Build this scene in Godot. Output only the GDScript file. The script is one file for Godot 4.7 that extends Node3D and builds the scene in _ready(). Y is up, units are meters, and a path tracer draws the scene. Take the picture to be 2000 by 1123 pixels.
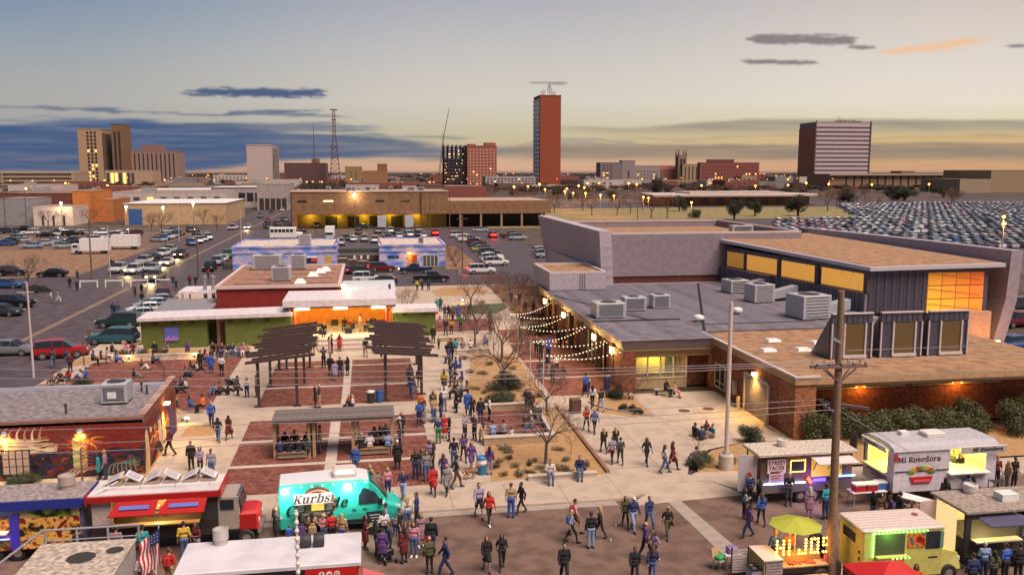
extends Node3D
# An aerial view at dusk over a downtown plaza: food trucks, a stage with a crowd, an arts centre, car parks and the skyline.
const EYE := 17.0
const HEADING := 9.4      # degrees east of the street grid's north
const EXPOSURE := 3.7
const LAMP := 0.5       # lamps are dim against that exposure
func _ready() -> void:
	# camera
	var cam := Camera3D.new()
	cam.name = "camera"
	cam.position = Vector3(0, EYE, 0)
	cam.rotation_degrees = Vector3(-7.583, -HEADING, 0)
	cam.fov = 36.38
	cam.near = 0.5
	cam.far = 12000.0
	add_child(cam)
	cam.current = true
	# sky, air and exposure
	var env := Environment.new()
	env.background_mode = Environment.BG_SKY
	var sky := Sky.new()
	var pan := PanoramaSkyMaterial.new()
	pan.panorama = ImageTexture.create_from_image(sky_image())
	sky.sky_material = pan
	env.sky = sky
	env.tonemap_mode = Environment.TONE_MAPPER_LINEAR
	env.tonemap_exposure = EXPOSURE
	env.sdfgi_enabled = true
	env.ssao_enabled = true
	env.ssil_enabled = true
	var we := WorldEnvironment.new()
	we.name = "world_environment"
	we.environment = env
	add_child(we)
	# the last daylight: broad and soft, from behind and to the right
	var sun := DirectionalLight3D.new()
	sun.name = "afterglow"
	sun.light_energy = 0.5
	sun.light_color = Color(1.0, 0.91, 0.85)
	sun.light_angular_distance = 40.0
	sun.shadow_enabled = true
	sun.rotation_degrees = Vector3(-60, 38, 0)
	add_child(sun)
	build_ground()
	build_far_city()
	build_middle_blocks()
	build_stage()
	build_museum()
	build_plaza()
	build_mural_building()
	build_trucks()
	build_plants()
	build_poles()
	build_cars()
	build_more_cars()
	build_people()
	build_dog()
# ---------------------------------------------------------------- sky
func tone(v: float, k: Array) -> Vector3:
	for i in k.size()-1:
		var a:Array=k[i]; var b:Array=k[i+1]
		if v<=a[0] and v>=b[0]:
			var t: float=(a[0]-v)/(a[0]-b[0])
			return Vector3(lerpf(a[1],b[1],t),lerpf(a[2],b[2],t),lerpf(a[3],b[3],t))
	var e:Array=k[0] if v>k[0][0] else k[-1]
	return Vector3(e[1],e[2],e[3])
func bump(x: float,a: float,b: float,soft_a: float,soft_b: float)->float:
	return smoothstep(a-soft_a,a+soft_a,x)*(1.-smoothstep(b-soft_b,b+soft_b,x))
func sky_tone(u: float,v: float,nz:FastNoiseLite)->Vector3:
	var left:=[[334,186,146,124],[318,178,146,130],[300,165,150,144],[270,158,156,157],[240,165,164,162],[200,172,171,167],[150,168,169,169],[100,156,164,172],[50,142,156,173],[0,130,148,170],[-250,104,118,142],[-900,82,96,120]]
	var mid:=[[334,214,168,140],[318,214,174,146],[300,206,178,146],[270,202,189,158],[240,206,197,176],[200,212,204,191],[150,206,200,192],[100,197,193,191],[50,186,184,188],[0,174,174,184],[-250,112,122,142],[-900,82,96,120]]
	var right:=[[334,206,160,122],[318,206,162,122],[300,210,174,124],[270,214,182,130],[240,226,212,180],[200,230,221,204],[150,228,219,206],[100,222,212,202],[50,215,205,197],[0,207,197,190],[-250,118,122,140],[-900,82,96,120]]
	var c:=tone(v,left).lerp(tone(v,mid),smoothstep(.0,1000.,u)).lerp(tone(v,right),smoothstep(900.,1900.,u))
	var w:=nz.get_noise_2d(u*.35,v*5.)*14.+nz.get_noise_2d(u*1.2+500.,v*14.)*5.
	var f:=nz.get_noise_2d(u*.5+900.,v*16.)
	var y:=v+w
	var top:=lerpf(238.,288.,smoothstep(250.,1050.,u))
	var bank:=bump(y,top,lerpf(345.,309.,smoothstep(.0,750.,u)),6.,7.)*(1.-smoothstep(1000.,1300.,u))
	var bank_c:=Vector3(72,93,132).lerp(Vector3(92,104,132),smoothstep(300.,700.,u)).lerp(Vector3(146,138,134),smoothstep(650.,1080.,u))
	c=c.lerp(bank_c,bank*clampf(.9+f*.5,.0,1.))
	for s in [[100,470,217,3.,.7],[380,660,223,4.,.75],[300,720,246,6.,.6],[560,900,262,4.,.45],[-300,130,209,2.5,.6],[-400,330,262,5.,.5],[1010,1500,278,3.,.25]]:
		var m:=bump(u,s[0],s[1],70.,70.)*exp(-pow((y-s[2]-(u-s[0])*.012)/s[3],2.))
		c=c.lerp(Vector3(88,100,128),smoothstep(.15,.9,m+f*.5*smoothstep(.0,.3,m))*s[4])
	var rag:=nz.get_noise_2d(u*2.2,v*26.)+.5*nz.get_noise_2d(u*6.+70.,v*60.)
	var lens:=bump(u,372,640,60,40)*exp(-pow((v-184.-(u-500.)*.012)/9.5,2.))
	c=c.lerp(Vector3(84,98,130),smoothstep(.32,.72,lens+rag*.45*smoothstep(.0,.35,lens)))
	var ba:=bump(v+w*.35,238.+14.*exp(-pow((u-1200.)/160.,2.))-6.*exp(-pow((u-1600.)/250.,2.)),258.,4.,12.)*smoothstep(1020.,1180.,u)
	c=c.lerp(Vector3(156,146,130),ba*clampf(.8+f*.3,.0,1.))
	var bb:=bump(v+w*.4,282.,312.,4.,8.)*smoothstep(940.,1060.,u)
	c=c.lerp(Vector3(150,132,118),bb*clampf(.82+f*.4,.0,1.))
	var bc:=exp(-pow((y-270.)/3.,2.))*smoothstep(1150.,1300.,u)*.4
	c=c.lerp(Vector3(160,146,120),bc)
	for s in [[1450,1660,82,10.],[1440,1590,125,4.5],[1640,1700,98,4.],[1040,1105,165,2.6],[1950,2080,96,3.]]:
		var m:=bump(u,s[0],s[1],22.,26.)*exp(-pow((v-s[2]-(u-s[0])*.02)/s[3],2.))
		c=c.lerp(Vector3(132,122,124),smoothstep(.3,.75,m+rag*.45*smoothstep(.0,.35,m))*.9)
	var wisp:=bump(u,1700,1930,40,50)*exp(-pow((v+w*.6-101.+(u-1760.)*.11)/9.,2.))
	c=c.lerp(Vector3(240,196,160),smoothstep(.2,1.1,wisp+rag*.4*smoothstep(.0,.4,wisp)))
	return c
func sky_image()->Image:
	var nz:=FastNoiseLite.new()
	nz.seed=21
	nz.frequency=.006
	nz.fractal_octaves=4
	var w:=4096; var h:=2048
	var lo:=Image.create(256,128,false,Image.FORMAT_RGBF)
	for pass_ in 2:
		var im:=lo
		if pass_==1:
			lo.resize(w,h,Image.INTERPOLATE_BILINEAR)
		var x0:=0; var x1:=256; var y0:=0; var y1:=128
		if pass_==1:
			x0=int((HEADING-40.)/360.*w); x1=int((HEADING+40.)/360.*w); y0=int(h*.5-13./180.*h); y1=h/2+2
		var ww:=im.get_width(); var hh:=im.get_height()
		for x in range(x0,x1):
			var az:=fposmod((x+.5)/ww*360.-HEADING+180.,360.)-180.
			var u:=1000.+1724.*(tan(deg_to_rad(clampf(az,-48.,48.)))+deg_to_rad(az-clampf(az,-48.,48.))*.8)
			var behind:=smoothstep(60.,170.,absf(az))
			for y in range(y0,y1):
				var el:=90.-(y+.5)/hh*180.
				var v:=334.-1724.*tan(deg_to_rad(clampf(el,-5.,60.)))/maxf(cos(deg_to_rad(clampf(az,-48.,48.))),.3)
				var c:=sky_tone(clampf(u,-2200.,4200.),v,nz)
				c=c.lerp(tone(v,[[334,120,112,124],[200,116,118,134],[-250,96,108,130],[-900,82,96,120]]),behind)
				var col:=Color(c.x/255.,c.y/255.,c.z/255.).srgb_to_linear()
				im.set_pixel(posmod(x,ww),y,Color(col.r/EXPOSURE,col.g/EXPOSURE,col.b/EXPOSURE))
	return lo
func V(e: float,h: float,n: float)->Vector3:
	return Vector3(e,h,-n)
func K(x: float,y: float,z: float)->Vector3:
	return Vector3(x,y,z)
class MB:
	var v:=PackedVector3Array()
	var n:=PackedVector3Array()
	var uv:=PackedVector2Array()
	var has_uv:=false
	func tri(a:Vector3,b:Vector3,c:Vector3)->void:
		var m:=(c-a).cross(b-a).normalized()
		v.append(a); v.append(b); v.append(c)
		n.append(m); n.append(m); n.append(m)
		if has_uv:
			uv.append(Vector2.ZERO); uv.append(Vector2.ZERO); uv.append(Vector2.ZERO)
	func quad(a:Vector3,b:Vector3,c:Vector3,d:Vector3)->void:
		tri(a,b,c)
		tri(a,c,d)
	func qo(a:Vector3,b:Vector3,c:Vector3,d:Vector3,inside:Vector3)->void:
		var m:=(c-a).cross(b-a)
		if m.dot((a+b+c+d)/4.-inside)<.0:
			quad(a,d,c,b)
		else:
			quad(a,b,c,d)
	func to(a:Vector3,b:Vector3,c:Vector3,inside:Vector3)->void:
		var m:=(c-a).cross(b-a)
		if m.dot((a+b+c)/3.-inside)<.0:
			tri(a,c,b)
		else:
			tri(a,b,c)
	func hexa(p: Array) -> void:
		var c:=Vector3.ZERO
		for q in p: c+=q/8.
		qo(p[0],p[1],p[2],p[3],c)
		qo(p[4],p[5],p[6],p[7],c)
		for i in 4:
			var j:=(i+1)%4
			qo(p[i],p[j],p[j+4],p[i+4],c)
	func box(c:Vector3,s:Vector3,b:=Basis.IDENTITY)->void:
		var h:=s/2.
		var p:=[]
		for y in [-1,1]:
			for q in [[-1,-1],[1,-1],[1,1],[-1,1]]:
				p.append(c+b*Vector3(q[0]*h.x,y*h.y,q[1]*h.z))
		hexa(p)
	func cbox(c: Vector3, s: Vector3, ch: float, b := Basis.IDENTITY) -> void:
		var h:=s/2.
		var ring:=func(y: float,i: float)->Array:
			var x:=h.x-i; var z:=h.z-i; var k:=ch
			var o:=[]
			for q in [[-x+k,-z],[x-k,-z],[x,-z+k],[x,z-k],[x-k,z],[-x+k,z],[-x,z-k],[-x,-z+k]]:
				o.append(c+b*Vector3(q[0],y,q[1]))
			return o
		var r0:Array=ring.call(-h.y,.0)
		var r1:Array=ring.call(h.y-ch,.0)
		var r2:Array=ring.call(h.y,ch)
		for i in 8:
			var j:=(i+1)%8
			qo(r0[i],r0[j],r1[j],r1[i],c)
			qo(r1[i],r1[j],r2[j],r2[i],c)
		for i in range(1,7):
			to(r2[0],r2[i],r2[i+1],c)
			to(r0[0],r0[i],r0[i+1],c)
	func ext(poly: Array, d: Vector3) -> void:
		var c:=Vector3.ZERO
		for q in poly: c+=q/poly.size()
		c+=d/2.
		var ax:=(poly[1]-poly[0] as Vector3).normalized()
		var nn:=d.normalized()
		var ay:=nn.cross(ax).normalized()
		if absf(nn.dot(ax))>.001:
			var m:=Vector3.ZERO
			for i in poly.size(): m+=(poly[i] as Vector3).cross(poly[(i+1)%poly.size()])
			nn=m.normalized(); ay=nn.cross(ax).normalized()
		var flat:=PackedVector2Array()
		for q in poly: flat.append(Vector2((q-poly[0]).dot(ax),(q-poly[0]).dot(ay)))
		var idx:=Geometry2D.triangulate_polygon(flat)
		for i in range(0,idx.size(),3):
			var a:Vector3=poly[idx[i]]; var b:Vector3=poly[idx[i+1]]; var e:Vector3=poly[idx[i+2]]
			var fl:=(e-a).cross(b-a).dot(d)>.0
			if fl:
				tri(a,e,b); tri(a+d,b+d,e+d)
			else:
				tri(a,b,e); tri(a+d,e+d,b+d)
		var cw:=Geometry2D.is_polygon_clockwise(flat)
		for i in poly.size():
			var j:=(i+1)%poly.size()
			var a:Vector3=poly[i]; var b:Vector3=poly[j]
			var out:=(b-a).cross(nn)*(-1. if cw else 1.)
			qo(a,b,b+d,a+d,(a+b+d)/2.-out.normalized()*.01)
	func prism(pts: Array, y0: float, y1: float) -> void:
		var p:=[]
		for q in pts: p.append(Vector3(q[0],y0,-q[1]))
		ext(p,Vector3(0,y1-y0,0))
	func tube(a:Vector3,b:Vector3,r0: float,r1: float,sides:=6,caps:=true)->void:
		var d:=b-a
		if d.length()<1e-5: return
		var dn:=d.normalized()
		var x:=dn.cross(Vector3.UP if absf(dn.y)<.95 else Vector3.RIGHT).normalized()
		var y:=dn.cross(x)
		for i in sides:
			var t0:=TAU*i/sides; var t1:=TAU*(i+1)/sides
			var n0:=x*cos(t0)+y*sin(t0); var n1:=x*cos(t1)+y*sin(t1)
			var p:=[a+n0*r0,a+n1*r0,b+n1*r1,b+n0*r1]
			var nn:=[n0,n1,n1,n0]
			var o:=[0,1,2,0,2,3]
			if (p[2]-p[0] as Vector3).cross(p[1]-p[0]).dot(n0)<.0: o=[0,2,1,0,3,2]
			for k in o:
				v.append(p[k]); n.append(nn[k])
				if has_uv: uv.append(Vector2.ZERO)
			if caps:
				to(a,p[0],p[1],(a+b)/2.)
				to(b,p[2],p[3],(a+b)/2.)
	func lathe(c: Vector3, prof: Array, sides := 12, b := Basis.IDENTITY) -> void:
		for k in prof.size()-1:
			var r0: float=prof[k][0]; var h0: float=prof[k][1]; var r1: float=prof[k+1][0]; var h1: float=prof[k+1][1]
			var sl:=Vector2(h1-h0,r0-r1).normalized()
			for i in sides:
				var t0:=TAU*i/sides; var t1:=TAU*(i+1)/sides
				var u0:=Vector3(cos(t0),0,sin(t0)); var u1:=Vector3(cos(t1),0,sin(t1))
				var p:=[c+b*(u0*r0+Vector3.UP*h0),c+b*(u1*r0+Vector3.UP*h0),c+b*(u1*r1+Vector3.UP*h1),c+b*(u0*r1+Vector3.UP*h1)]
				var n0:=b*(u0*sl.x+Vector3.UP*sl.y); var n1:=b*(u1*sl.x+Vector3.UP*sl.y)
				var nn:=[n0,n1,n1,n0]
				for q in [[0,1,2],[0,2,3]]:
					var a:Vector3=p[q[0]]; var e:Vector3=p[q[1]]; var f:Vector3=p[q[2]]
					var g:=(f-a).cross(e-a)
					if g.length()<1e-9: continue
					var o:Array=[q[0],q[1],q[2]] if g.dot(n0+n1)>0 else [q[0],q[2],q[1]]
					for z in o:
						v.append(p[z]); n.append(nn[z])
						if has_uv: uv.append(Vector2.ZERO)
	func ball(c:Vector3,r:Vector3,rings:=6,sides:=8,b:=Basis.IDENTITY)->void:
		for k in rings:
			for i in sides:
				var p:=[]; var m:=[]
				for q in [[k,i],[k,i+1],[k+1,i+1],[k+1,i]]:
					var la: float=PI*q[0]/rings; var lo: float=TAU*q[1]/sides
					var u:=Vector3(sin(la)*cos(lo),cos(la),sin(la)*sin(lo))
					p.append(c+b*(u*r)); m.append((b*(u/r)).normalized())
				for o in [[0,1,2],[0,2,3]]:
					var a:Vector3=p[o[0]]; var e:Vector3=p[o[1]]; var f:Vector3=p[o[2]]
					var g:=(f-a).cross(e-a)
					if g.length()<1e-10: continue
					var w:Array=o if g.dot(m[o[0]]+m[o[1]]+m[o[2]])>0 else [o[0],o[2],o[1]]
					for z in w:
						v.append(p[z]); n.append(m[z])
						if has_uv: uv.append(Vector2.ZERO)
	func uvquad(a: Vector3, b: Vector3, c: Vector3, d: Vector3) -> void:
		has_uv=true
		uv.resize(v.size())
		var m:=(c-a).cross(b-a).normalized()
		if (b-a).cross(d-a).dot(m)<.0: pass
		var out:=(b-a).cross(d-a).normalized()
		for q in [[a,0,1],[c,1,0],[b,1,1],[a,0,1],[d,0,0],[c,1,0]]:
			v.append(q[0]); n.append(out); uv.append(Vector2(q[1],q[2]))
	func add(o:MB,t:=Transform3D())->void:
		for p in o.v: v.append(t*p)
		for q in o.n: n.append((t.basis*q).normalized())
		if has_uv: uv.resize(v.size())
	func done(into:ArrayMesh=null)->ArrayMesh:
		var a:=[]
		a.resize(Mesh.ARRAY_MAX)
		a[Mesh.ARRAY_VERTEX]=v
		a[Mesh.ARRAY_NORMAL]=n
		if has_uv: a[Mesh.ARRAY_TEX_UV]=uv
		var m:=into if into else ArrayMesh.new()
		m.add_surface_from_arrays(Mesh.PRIMITIVE_TRIANGLES,a)
		return m
var used:={}
func N1(called:String)->String:
	var k: int=used.get(called,0)
	used[called]=k+1
	return called if k==0 else "%s_%03d"%[called,k]
func tag(o:Node,label:String,category:String,group:="",kind:="")->Node:
	if label: o.set_meta("label",label)
	if category: o.set_meta("category",category)
	if group: o.set_meta("group",group)
	if kind: o.set_meta("kind",kind)
	return o
func T(called:String,label:String,category:String,at:=Vector3.ZERO,yaw:=.0,group:="")->Node3D:
	var o:=Node3D.new()
	o.name=N1(called)
	add_child(o)
	o.position=at
	o.rotation.y=yaw
	tag(o,label,category,group)
	return o
func U(p:Node,called:String,m,material:Material,at:=Vector3.ZERO,yaw:=.0)->MeshInstance3D:
	var o:=MeshInstance3D.new()
	o.name=called
	o.mesh=m.done() if m is MB else m
	o.material_override=material
	p.add_child(o,true)
	o.position=at
	o.rotation.y=yaw
	return o
func S1(called:String,label:String,category:String,m,material:Material,at:=Vector3.ZERO,yaw:=.0,group:="",kind:="")->MeshInstance3D:
	var o:=U(self,N1(called),m,material,at,yaw)
	tag(o,label,category,group,kind)
	return o
func ground(called:String,m,material:Material)->MeshInstance3D:
	return S1(called,"","",m,material,Vector3.ZERO,.0,"","structure")
func dup(o:Node3D,at:Vector3,yaw: float,label:="",group:="")->Node3D:
	var c:Node3D=o.duplicate()
	c.name=N1(String(o.name).rstrip("0123456789").trim_suffix("_"))
	add_child(c)
	c.position=at
	c.rotation.y=yaw
	if label: c.set_meta("label",label)
	if group: c.set_meta("group",group)
	return c
func bx(c:Vector3,s:Vector3,b:=Basis.IDENTITY)->MB:
	var m:=MB.new()
	m.box(c,s,b)
	return m
func Q(e0: float, e1: float, h0: float, h1: float, n0: float, n1: float) -> MB:
	return bx(V((e0+e1)/2,(h0+h1)/2,(n0+n1)/2),Vector3(absf(e1-e0),absf(h1-h0),absf(n1-n0)))
func flat(pts: Array, h: float) -> MB:
	var m:=MB.new()
	var f:=PackedVector2Array()
	for q in pts: f.append(Vector2(q[0],q[1]))
	var idx:=Geometry2D.triangulate_polygon(f)
	for i in range(0,idx.size(),3):
		var p:=[]
		for k in 3: p.append(V(f[idx[i+k]].x,h,f[idx[i+k]].y))
		m.to(p[0],p[1],p[2],V(p[0].x,h-1.,-p[0].z))
	return m
func rect(e0: float,e1: float,n0: float,n1: float,h: float)->MB:
	return flat([[e0,n0],[e1,n0],[e1,n1],[e0,n1]],h)
var mats:={}
var texs:={}
func noise_tex(key:String,freq: float,octaves: int,lo: float,hi: float,kind:=FastNoiseLite.TYPE_SIMPLEX_SMOOTH)->Texture2D:
	if texs.has(key): return texs[key]
	var f:=FastNoiseLite.new()
	f.noise_type=kind
	f.seed=key.hash()%9973
	f.frequency=freq
	f.fractal_octaves=octaves
	var t:=NoiseTexture2D.new()
	t.width=512; t.height=512
	t.seamless=true
	t.noise=f
	var g:=Gradient.new()
	g.offsets=PackedFloat32Array([.0,1.])
	g.colors=PackedColorArray([Color(lo,lo,lo),Color(hi,hi,hi)])
	t.color_ramp=g
	texs[key]=t
	return t
func brick_tex(key:String,rows: int,cols: int,tones:Array,mortar:Color,seed_: int)->Texture2D:
	if texs.has(key): return texs[key]
	var r:=RandomNumberGenerator.new(); r.seed=seed_
	var im:=Image.create(512,512,false,Image.FORMAT_RGB8)
	im.fill(mortar)
	var rh:=512./rows; var cw:=512./cols
	for y in rows:
		for x in cols+1:
			var c:Color=tones[r.randi()%tones.size()]
			c=c*r.randf_range(.82,1.15)
			var x0:=x*cw-(cw/2. if y%2 else .0)
			im.fill_rect(Rect2i(int(x0)+1,int(y*rh)+1,int(cw)-1,int(rh)-1),c)
	texs[key]=ImageTexture.create_from_image(im)
	return texs[key]
func C(r: float, g: float, b: float) -> Color:
	return Color(r,g,b).linear_to_srgb()
func mat(c:Color,rough:=.8,metal:=.0,tex:="",size:=4.,tex2:="",size2:=.7)->StandardMaterial3D:
	var key:="%s|%s|%s|%s|%s|%s|%s"%[c.to_html(),rough,metal,tex,size,tex2,size2]
	if mats.has(key): return mats[key]
	var m:=StandardMaterial3D.new()
	m.albedo_color=c
	m.roughness=rough
	m.metallic=metal
	if tex:
		m.albedo_texture=pattern(tex)
		m.uv1_triplanar=true
		m.uv1_world_triplanar=true
		m.uv1_scale=Vector3.ONE/size
	if tex2:
		m.detail_enabled=true
		m.detail_albedo=pattern(tex2)
		m.detail_blend_mode=BaseMaterial3D.BLEND_MODE_MUL
		m.detail_uv_layer=BaseMaterial3D.DETAIL_UV_2
		m.uv2_triplanar=true
		m.uv2_world_triplanar=true
		m.uv2_scale=Vector3.ONE/size2
	mats[key]=m
	return m
func pattern(k:String)->Texture2D:
	match k:
		"blotch": return noise_tex("blotch",.012,4,.74,1.14)
		"soft": return noise_tex("soft",.01,4,.9,1.06)
		"grain": return noise_tex("grain",.11,3,.62,1.2)
		"fine": return noise_tex("fine",.25,2,.7,1.15)
		"streak": return noise_tex("streak",.014,4,.72,1.14)
		"brick": return brick_tex("brick",32,12,[Color(1,1,1),Color(.86,.84,.82),Color(.95,.86,.8),Color(.75,.72,.72)],Color(.82,.8,.78),5)
		"paver": return brick_tex("paver",24,12,[Color(1,.97,.95),Color(.9,.84,.82),Color(.78,.74,.75),Color(1,.9,.84)],Color(.66,.62,.6),9)
	return null
func glow(c:Color,e: float)->StandardMaterial3D:
	var key:="glow%s%s"%[c.to_html(),e]
	if mats.has(key): return mats[key]
	var m:=StandardMaterial3D.new()
	m.albedo_color=c
	m.emission_enabled=true
	m.emission=c
	m.emission_energy_multiplier=e*LAMP
	mats[key]=m
	return m
func glass(c:Color,a:=.35)->StandardMaterial3D:
	var key:="glass%s%s"%[c.to_html(),a]
	if mats.has(key): return mats[key]
	var m:=StandardMaterial3D.new()
	m.albedo_color=Color(c,a)
	m.transparency=BaseMaterial3D.TRANSPARENCY_ALPHA
	m.roughness=.05
	m.metallic_specular=.6
	mats[key]=m
	return m
func omni(p:Node,at:Vector3,c:Color,e: float,size:=.1)->OmniLight3D:
	var l:=OmniLight3D.new()
	l.name="lamp_light"
	l.light_color=c
	l.light_energy=e*LAMP
	l.light_size=size
	l.omni_range=60.
	l.omni_attenuation=2.
	l.shadow_enabled=true
	p.add_child(l,true)
	l.position=at
	return l
func spot(p:Node,at:Vector3,aim:Vector3,c:Color,e: float,angle:=60.,size:=.1)->SpotLight3D:
	var l:=SpotLight3D.new()
	l.name="lamp_light"
	l.light_color=c
	l.light_energy=e*LAMP
	l.light_size=size
	l.spot_range=60.
	l.spot_attenuation=2.
	l.spot_angle=angle
	l.shadow_enabled=true
	p.add_child(l,true)
	l.position=at
	l.basis=Basis.looking_at(aim-at,Vector3.UP if absf((aim-at).normalized().y)<.95 else Vector3.RIGHT)
	return l
func L1(p:Node,text:String,c:Material,height: float,at:Vector3,basis:Basis,font:="Droid Sans",depth:=.012,italic:=.0)->MeshInstance3D:
	var f:=SystemFont.new()
	f.font_names=PackedStringArray([font])
	f.font_weight=700
	var t:=TextMesh.new()
	t.text=text
	t.font=f
	t.font_size=64
	t.pixel_size=height/46.
	t.depth=depth
	t.curve_step=4.
	var o:=MeshInstance3D.new()
	o.name="lettering"
	o.mesh=t
	o.material_override=c
	p.add_child(o,true)
	o.transform=Transform3D(basis*Basis(Vector3(1,0,0),Vector3(italic,1,0),Vector3(0,0,1)),at)
	return o
var M:={}
func palette()->void:
	M.asphalt=mat(C(.205,.125,.095),.85,.0,"blotch",9.,"grain",.9)
	M.asphalt_dark=mat(C(.105,.078,.088),.62,.0,"blotch",14.,"grain",1.1)
	M.concrete=mat(C(.52,.41,.32),.85,.0,"soft",7.,"fine",.8)
	M.concrete_pale=mat(C(.60,.50,.42),.85,.0,"soft",5.,"fine",.6)
	M.kerb=mat(C(.40,.34,.28),.85,.0,"soft",3.,"fine",.5)
	M.paver=mat(C(.255,.09,.066),.85,.0,"paver",2.4,"blotch",6.)
	M.dirt=mat(C(.30,.17,.10),.95,.0,"blotch",11.,"grain",1.4)
	M.gravel=mat(C(.46,.27,.12),.95,.0,"soft",3.,"grain",.6)
	M.lawn=mat(C(.30,.24,.10),.95,.0,"blotch",20.,"grain",2.)
	M.grass=mat(C(.10,.12,.06),.95,.0,"blotch",5.,"grain",.8)
	M.earth=mat(C(.085,.062,.052),.95,.0,"blotch",160.,"blotch",37.)
	M.white=mat(C(.72,.70,.68),.5,.0,"soft",3.)
	M.paint=mat(C(.70,.66,.58),.7,.0,"grain",.8)
	M.yellow_paint=mat(C(.45,.30,.14),.8,.0,"grain",.7)
	M.black=mat(C(.012,.012,.014),.5)
	M.dark=mat(C(.03,.03,.034),.6)
	M.rubber=mat(C(.018,.018,.02),.85)
	M.chrome=mat(C(.55,.55,.56),.28,.9)
	M.steel=mat(C(.42,.42,.44),.45,.6,"soft",2.)
	M.grey=mat(C(.30,.30,.31),.7,.0,"soft",2.)
	M.wood=mat(C(.30,.20,.12),.85,.0,"streak",1.5)
	M.window=mat(C(.02,.025,.035),.08)
	M.skin=mat(C(.46,.25,.165),.6)
	M.skin_dark=mat(C(.19,.095,.06),.6)
func build_ground()->void:
	palette()
	ground("ground",rect(-5000,6000,-300,9000,-.142),M.earth)
	ground("front_road",rect(-70,90,8,42.42,-.12),M.asphalt)
	ground("west_road",rect(-47.5,-26.6,42.42,420,-.12),M.asphalt_dark)
	ground("cross_road",rect(-110,-47.5,131,152,-.12),M.asphalt_dark)
	ground("cross_road",rect(-26.6,150,130,150.2,-.12),M.asphalt_dark)
	ground("north_road",rect(20,36.5,150.2,262,-.116),M.asphalt_dark)
	ground("parking_lot",rect(-22,20,176,262,-.12),M.asphalt_dark)
	ground("parking_lot",rect(-120,-47.5,205,262,-.124),M.asphalt)
	ground("parking_lot",rect(62,460,150,470,-.128),M.asphalt_dark)
	ground("far_road",rect(-900,1200,480,500,-.128),M.asphalt_dark)
	ground("dirt_field",rect(-110,-47.5,152,205,-.128),M.dirt)
	ground("dirt_field",rect(-47.5,-120,100,131,-.126),M.dirt)
	ground("park_lawn",rect(58,330,300,395,-.116),M.lawn)
	ground("park_lawn",rect(36.5,160,262,520,-.132),M.lawn)
	for k in 2:
		ground("road_marking",rect(-35.2+k*.35,-35.05+k*.35,58,135,-.112),M.yellow_paint)
		ground("road_marking",rect(-35.2+k*.35,-35.05+k*.35,152,400,-.112),M.yellow_paint)
	ground("road_patch",flat([[15.2,42.],[15.9,42.],[16.5,35.],[15.5,35.]],-.112),M.kerb)
	var side:=MB.new()
	side.prism([[-28,42.42],[12.2,42.42],[13.4,42.55],[14.4,43.],[15.,43.6],[15.4,44.2],[15.4,45.6],[-28,45.6]],-.14,.0)
	ground("sidewalk",side,M.concrete)
	ground("gutter",rect(-28,12.5,41.85,42.42,-.112),M.kerb)
	var apron:=MB.new()
	apron.ext([V(12.9,-.116,41.6),V(19.6,-.116,42.2),V(18.4,.0,44.4),V(15.4,.0,44.4),V(14.6,-.05,43.2)],Vector3(0,-.05,0))
	ground("driveway_apron",apron,M.concrete)
	ground("driveway",flat([[15.4,44.2],[18.6,44.2],[17.6,45.4],[18.4,47.2],[20.5,49.4],[23.,50.4],[26.58,50.3],[26.58,63.2],[16.2,63.2],[13.3,60.4],[13.3,46.],[15.4,45.6]],.004),M.concrete)
	var bed:=MB.new()
	bed.prism([[18.4,44.2],[19.4,42.75],[21.5,42.45],[60,42.45],[60,45.],[27,45.],[22.,45.4],[18.2,45.6],[17.7,45.2]],-.14,.006)
	ground("sidewalk",bed,M.concrete)
	ground("gravel_bed",flat([[18.3,45.6],[22.,45.4],[60,45.],[60,50.3],[26.6,50.3],[23.,50.3],[20.6,49.2],[18.9,47.4]],.012),M.gravel)
	var slab:=MB.new()
	slab.prism([[-26.4,45.6],[15.4,45.6],[15.4,63.],[20,63.],[20,129.8],[-26.4,129.8]],-.14,-.002)
	ground("plaza",slab,M.concrete)
	for b in [[-8.2,3.5,46.1,60.3],[-8.2,3.6,63.9,79.2],[-24.4,-11.6,63.9,82.],[7.3,11.4,54.6,60.1],[13.6,20.,63.6,92.],[6.4,13.4,92.,99.5]]:
		ground("brick_paving",rect(b[0],b[1],b[2],b[3],.004),M.paver)
	for b in [[-8.2,3.5,50.5,50.95],[-8.2,3.5,55.3,55.75],[-8.2,3.6,69.3,69.75],[-8.2,3.6,76.7,77.15],[13.6,20.,69.2,69.7],[13.6,20,75.8,76.3],[13.6,20,84.,84.5]]:
		ground("paving_band",rect(b[0],b[1],b[2],b[3],.008),M.concrete_pale)
	ground("paving_band",rect(-2.75,-2.1,46.1,60.3,.012),M.concrete_pale)
	ground("paving_band",rect(-2.2,-1.6,63.9,79.2,.012),M.concrete_pale)
	var j:=MB.new()
	for k in 14: j.add(rect(-26+k*3.,-25.97+k*3.,42.5,45.6,.004))
	for k in 12: j.add(rect(-12.4,-8.2,46.+k*3.,46.03+k*3.,.004))
	for k in 18: j.add(rect(3.6,7.,46.+k*3.,46.03+k*3.,.004))
	for k in 5: j.add(rect(13.4,26.5,47.+k*3.4,47.03+k*3.4,.012))
	for k in 3: j.add(rect(16.4+k*3.3,16.43+k*3.3,46.2,63.,.012))
	ground("pavement_joints",j,mat(C(.2,.15,.12),.9))
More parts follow.
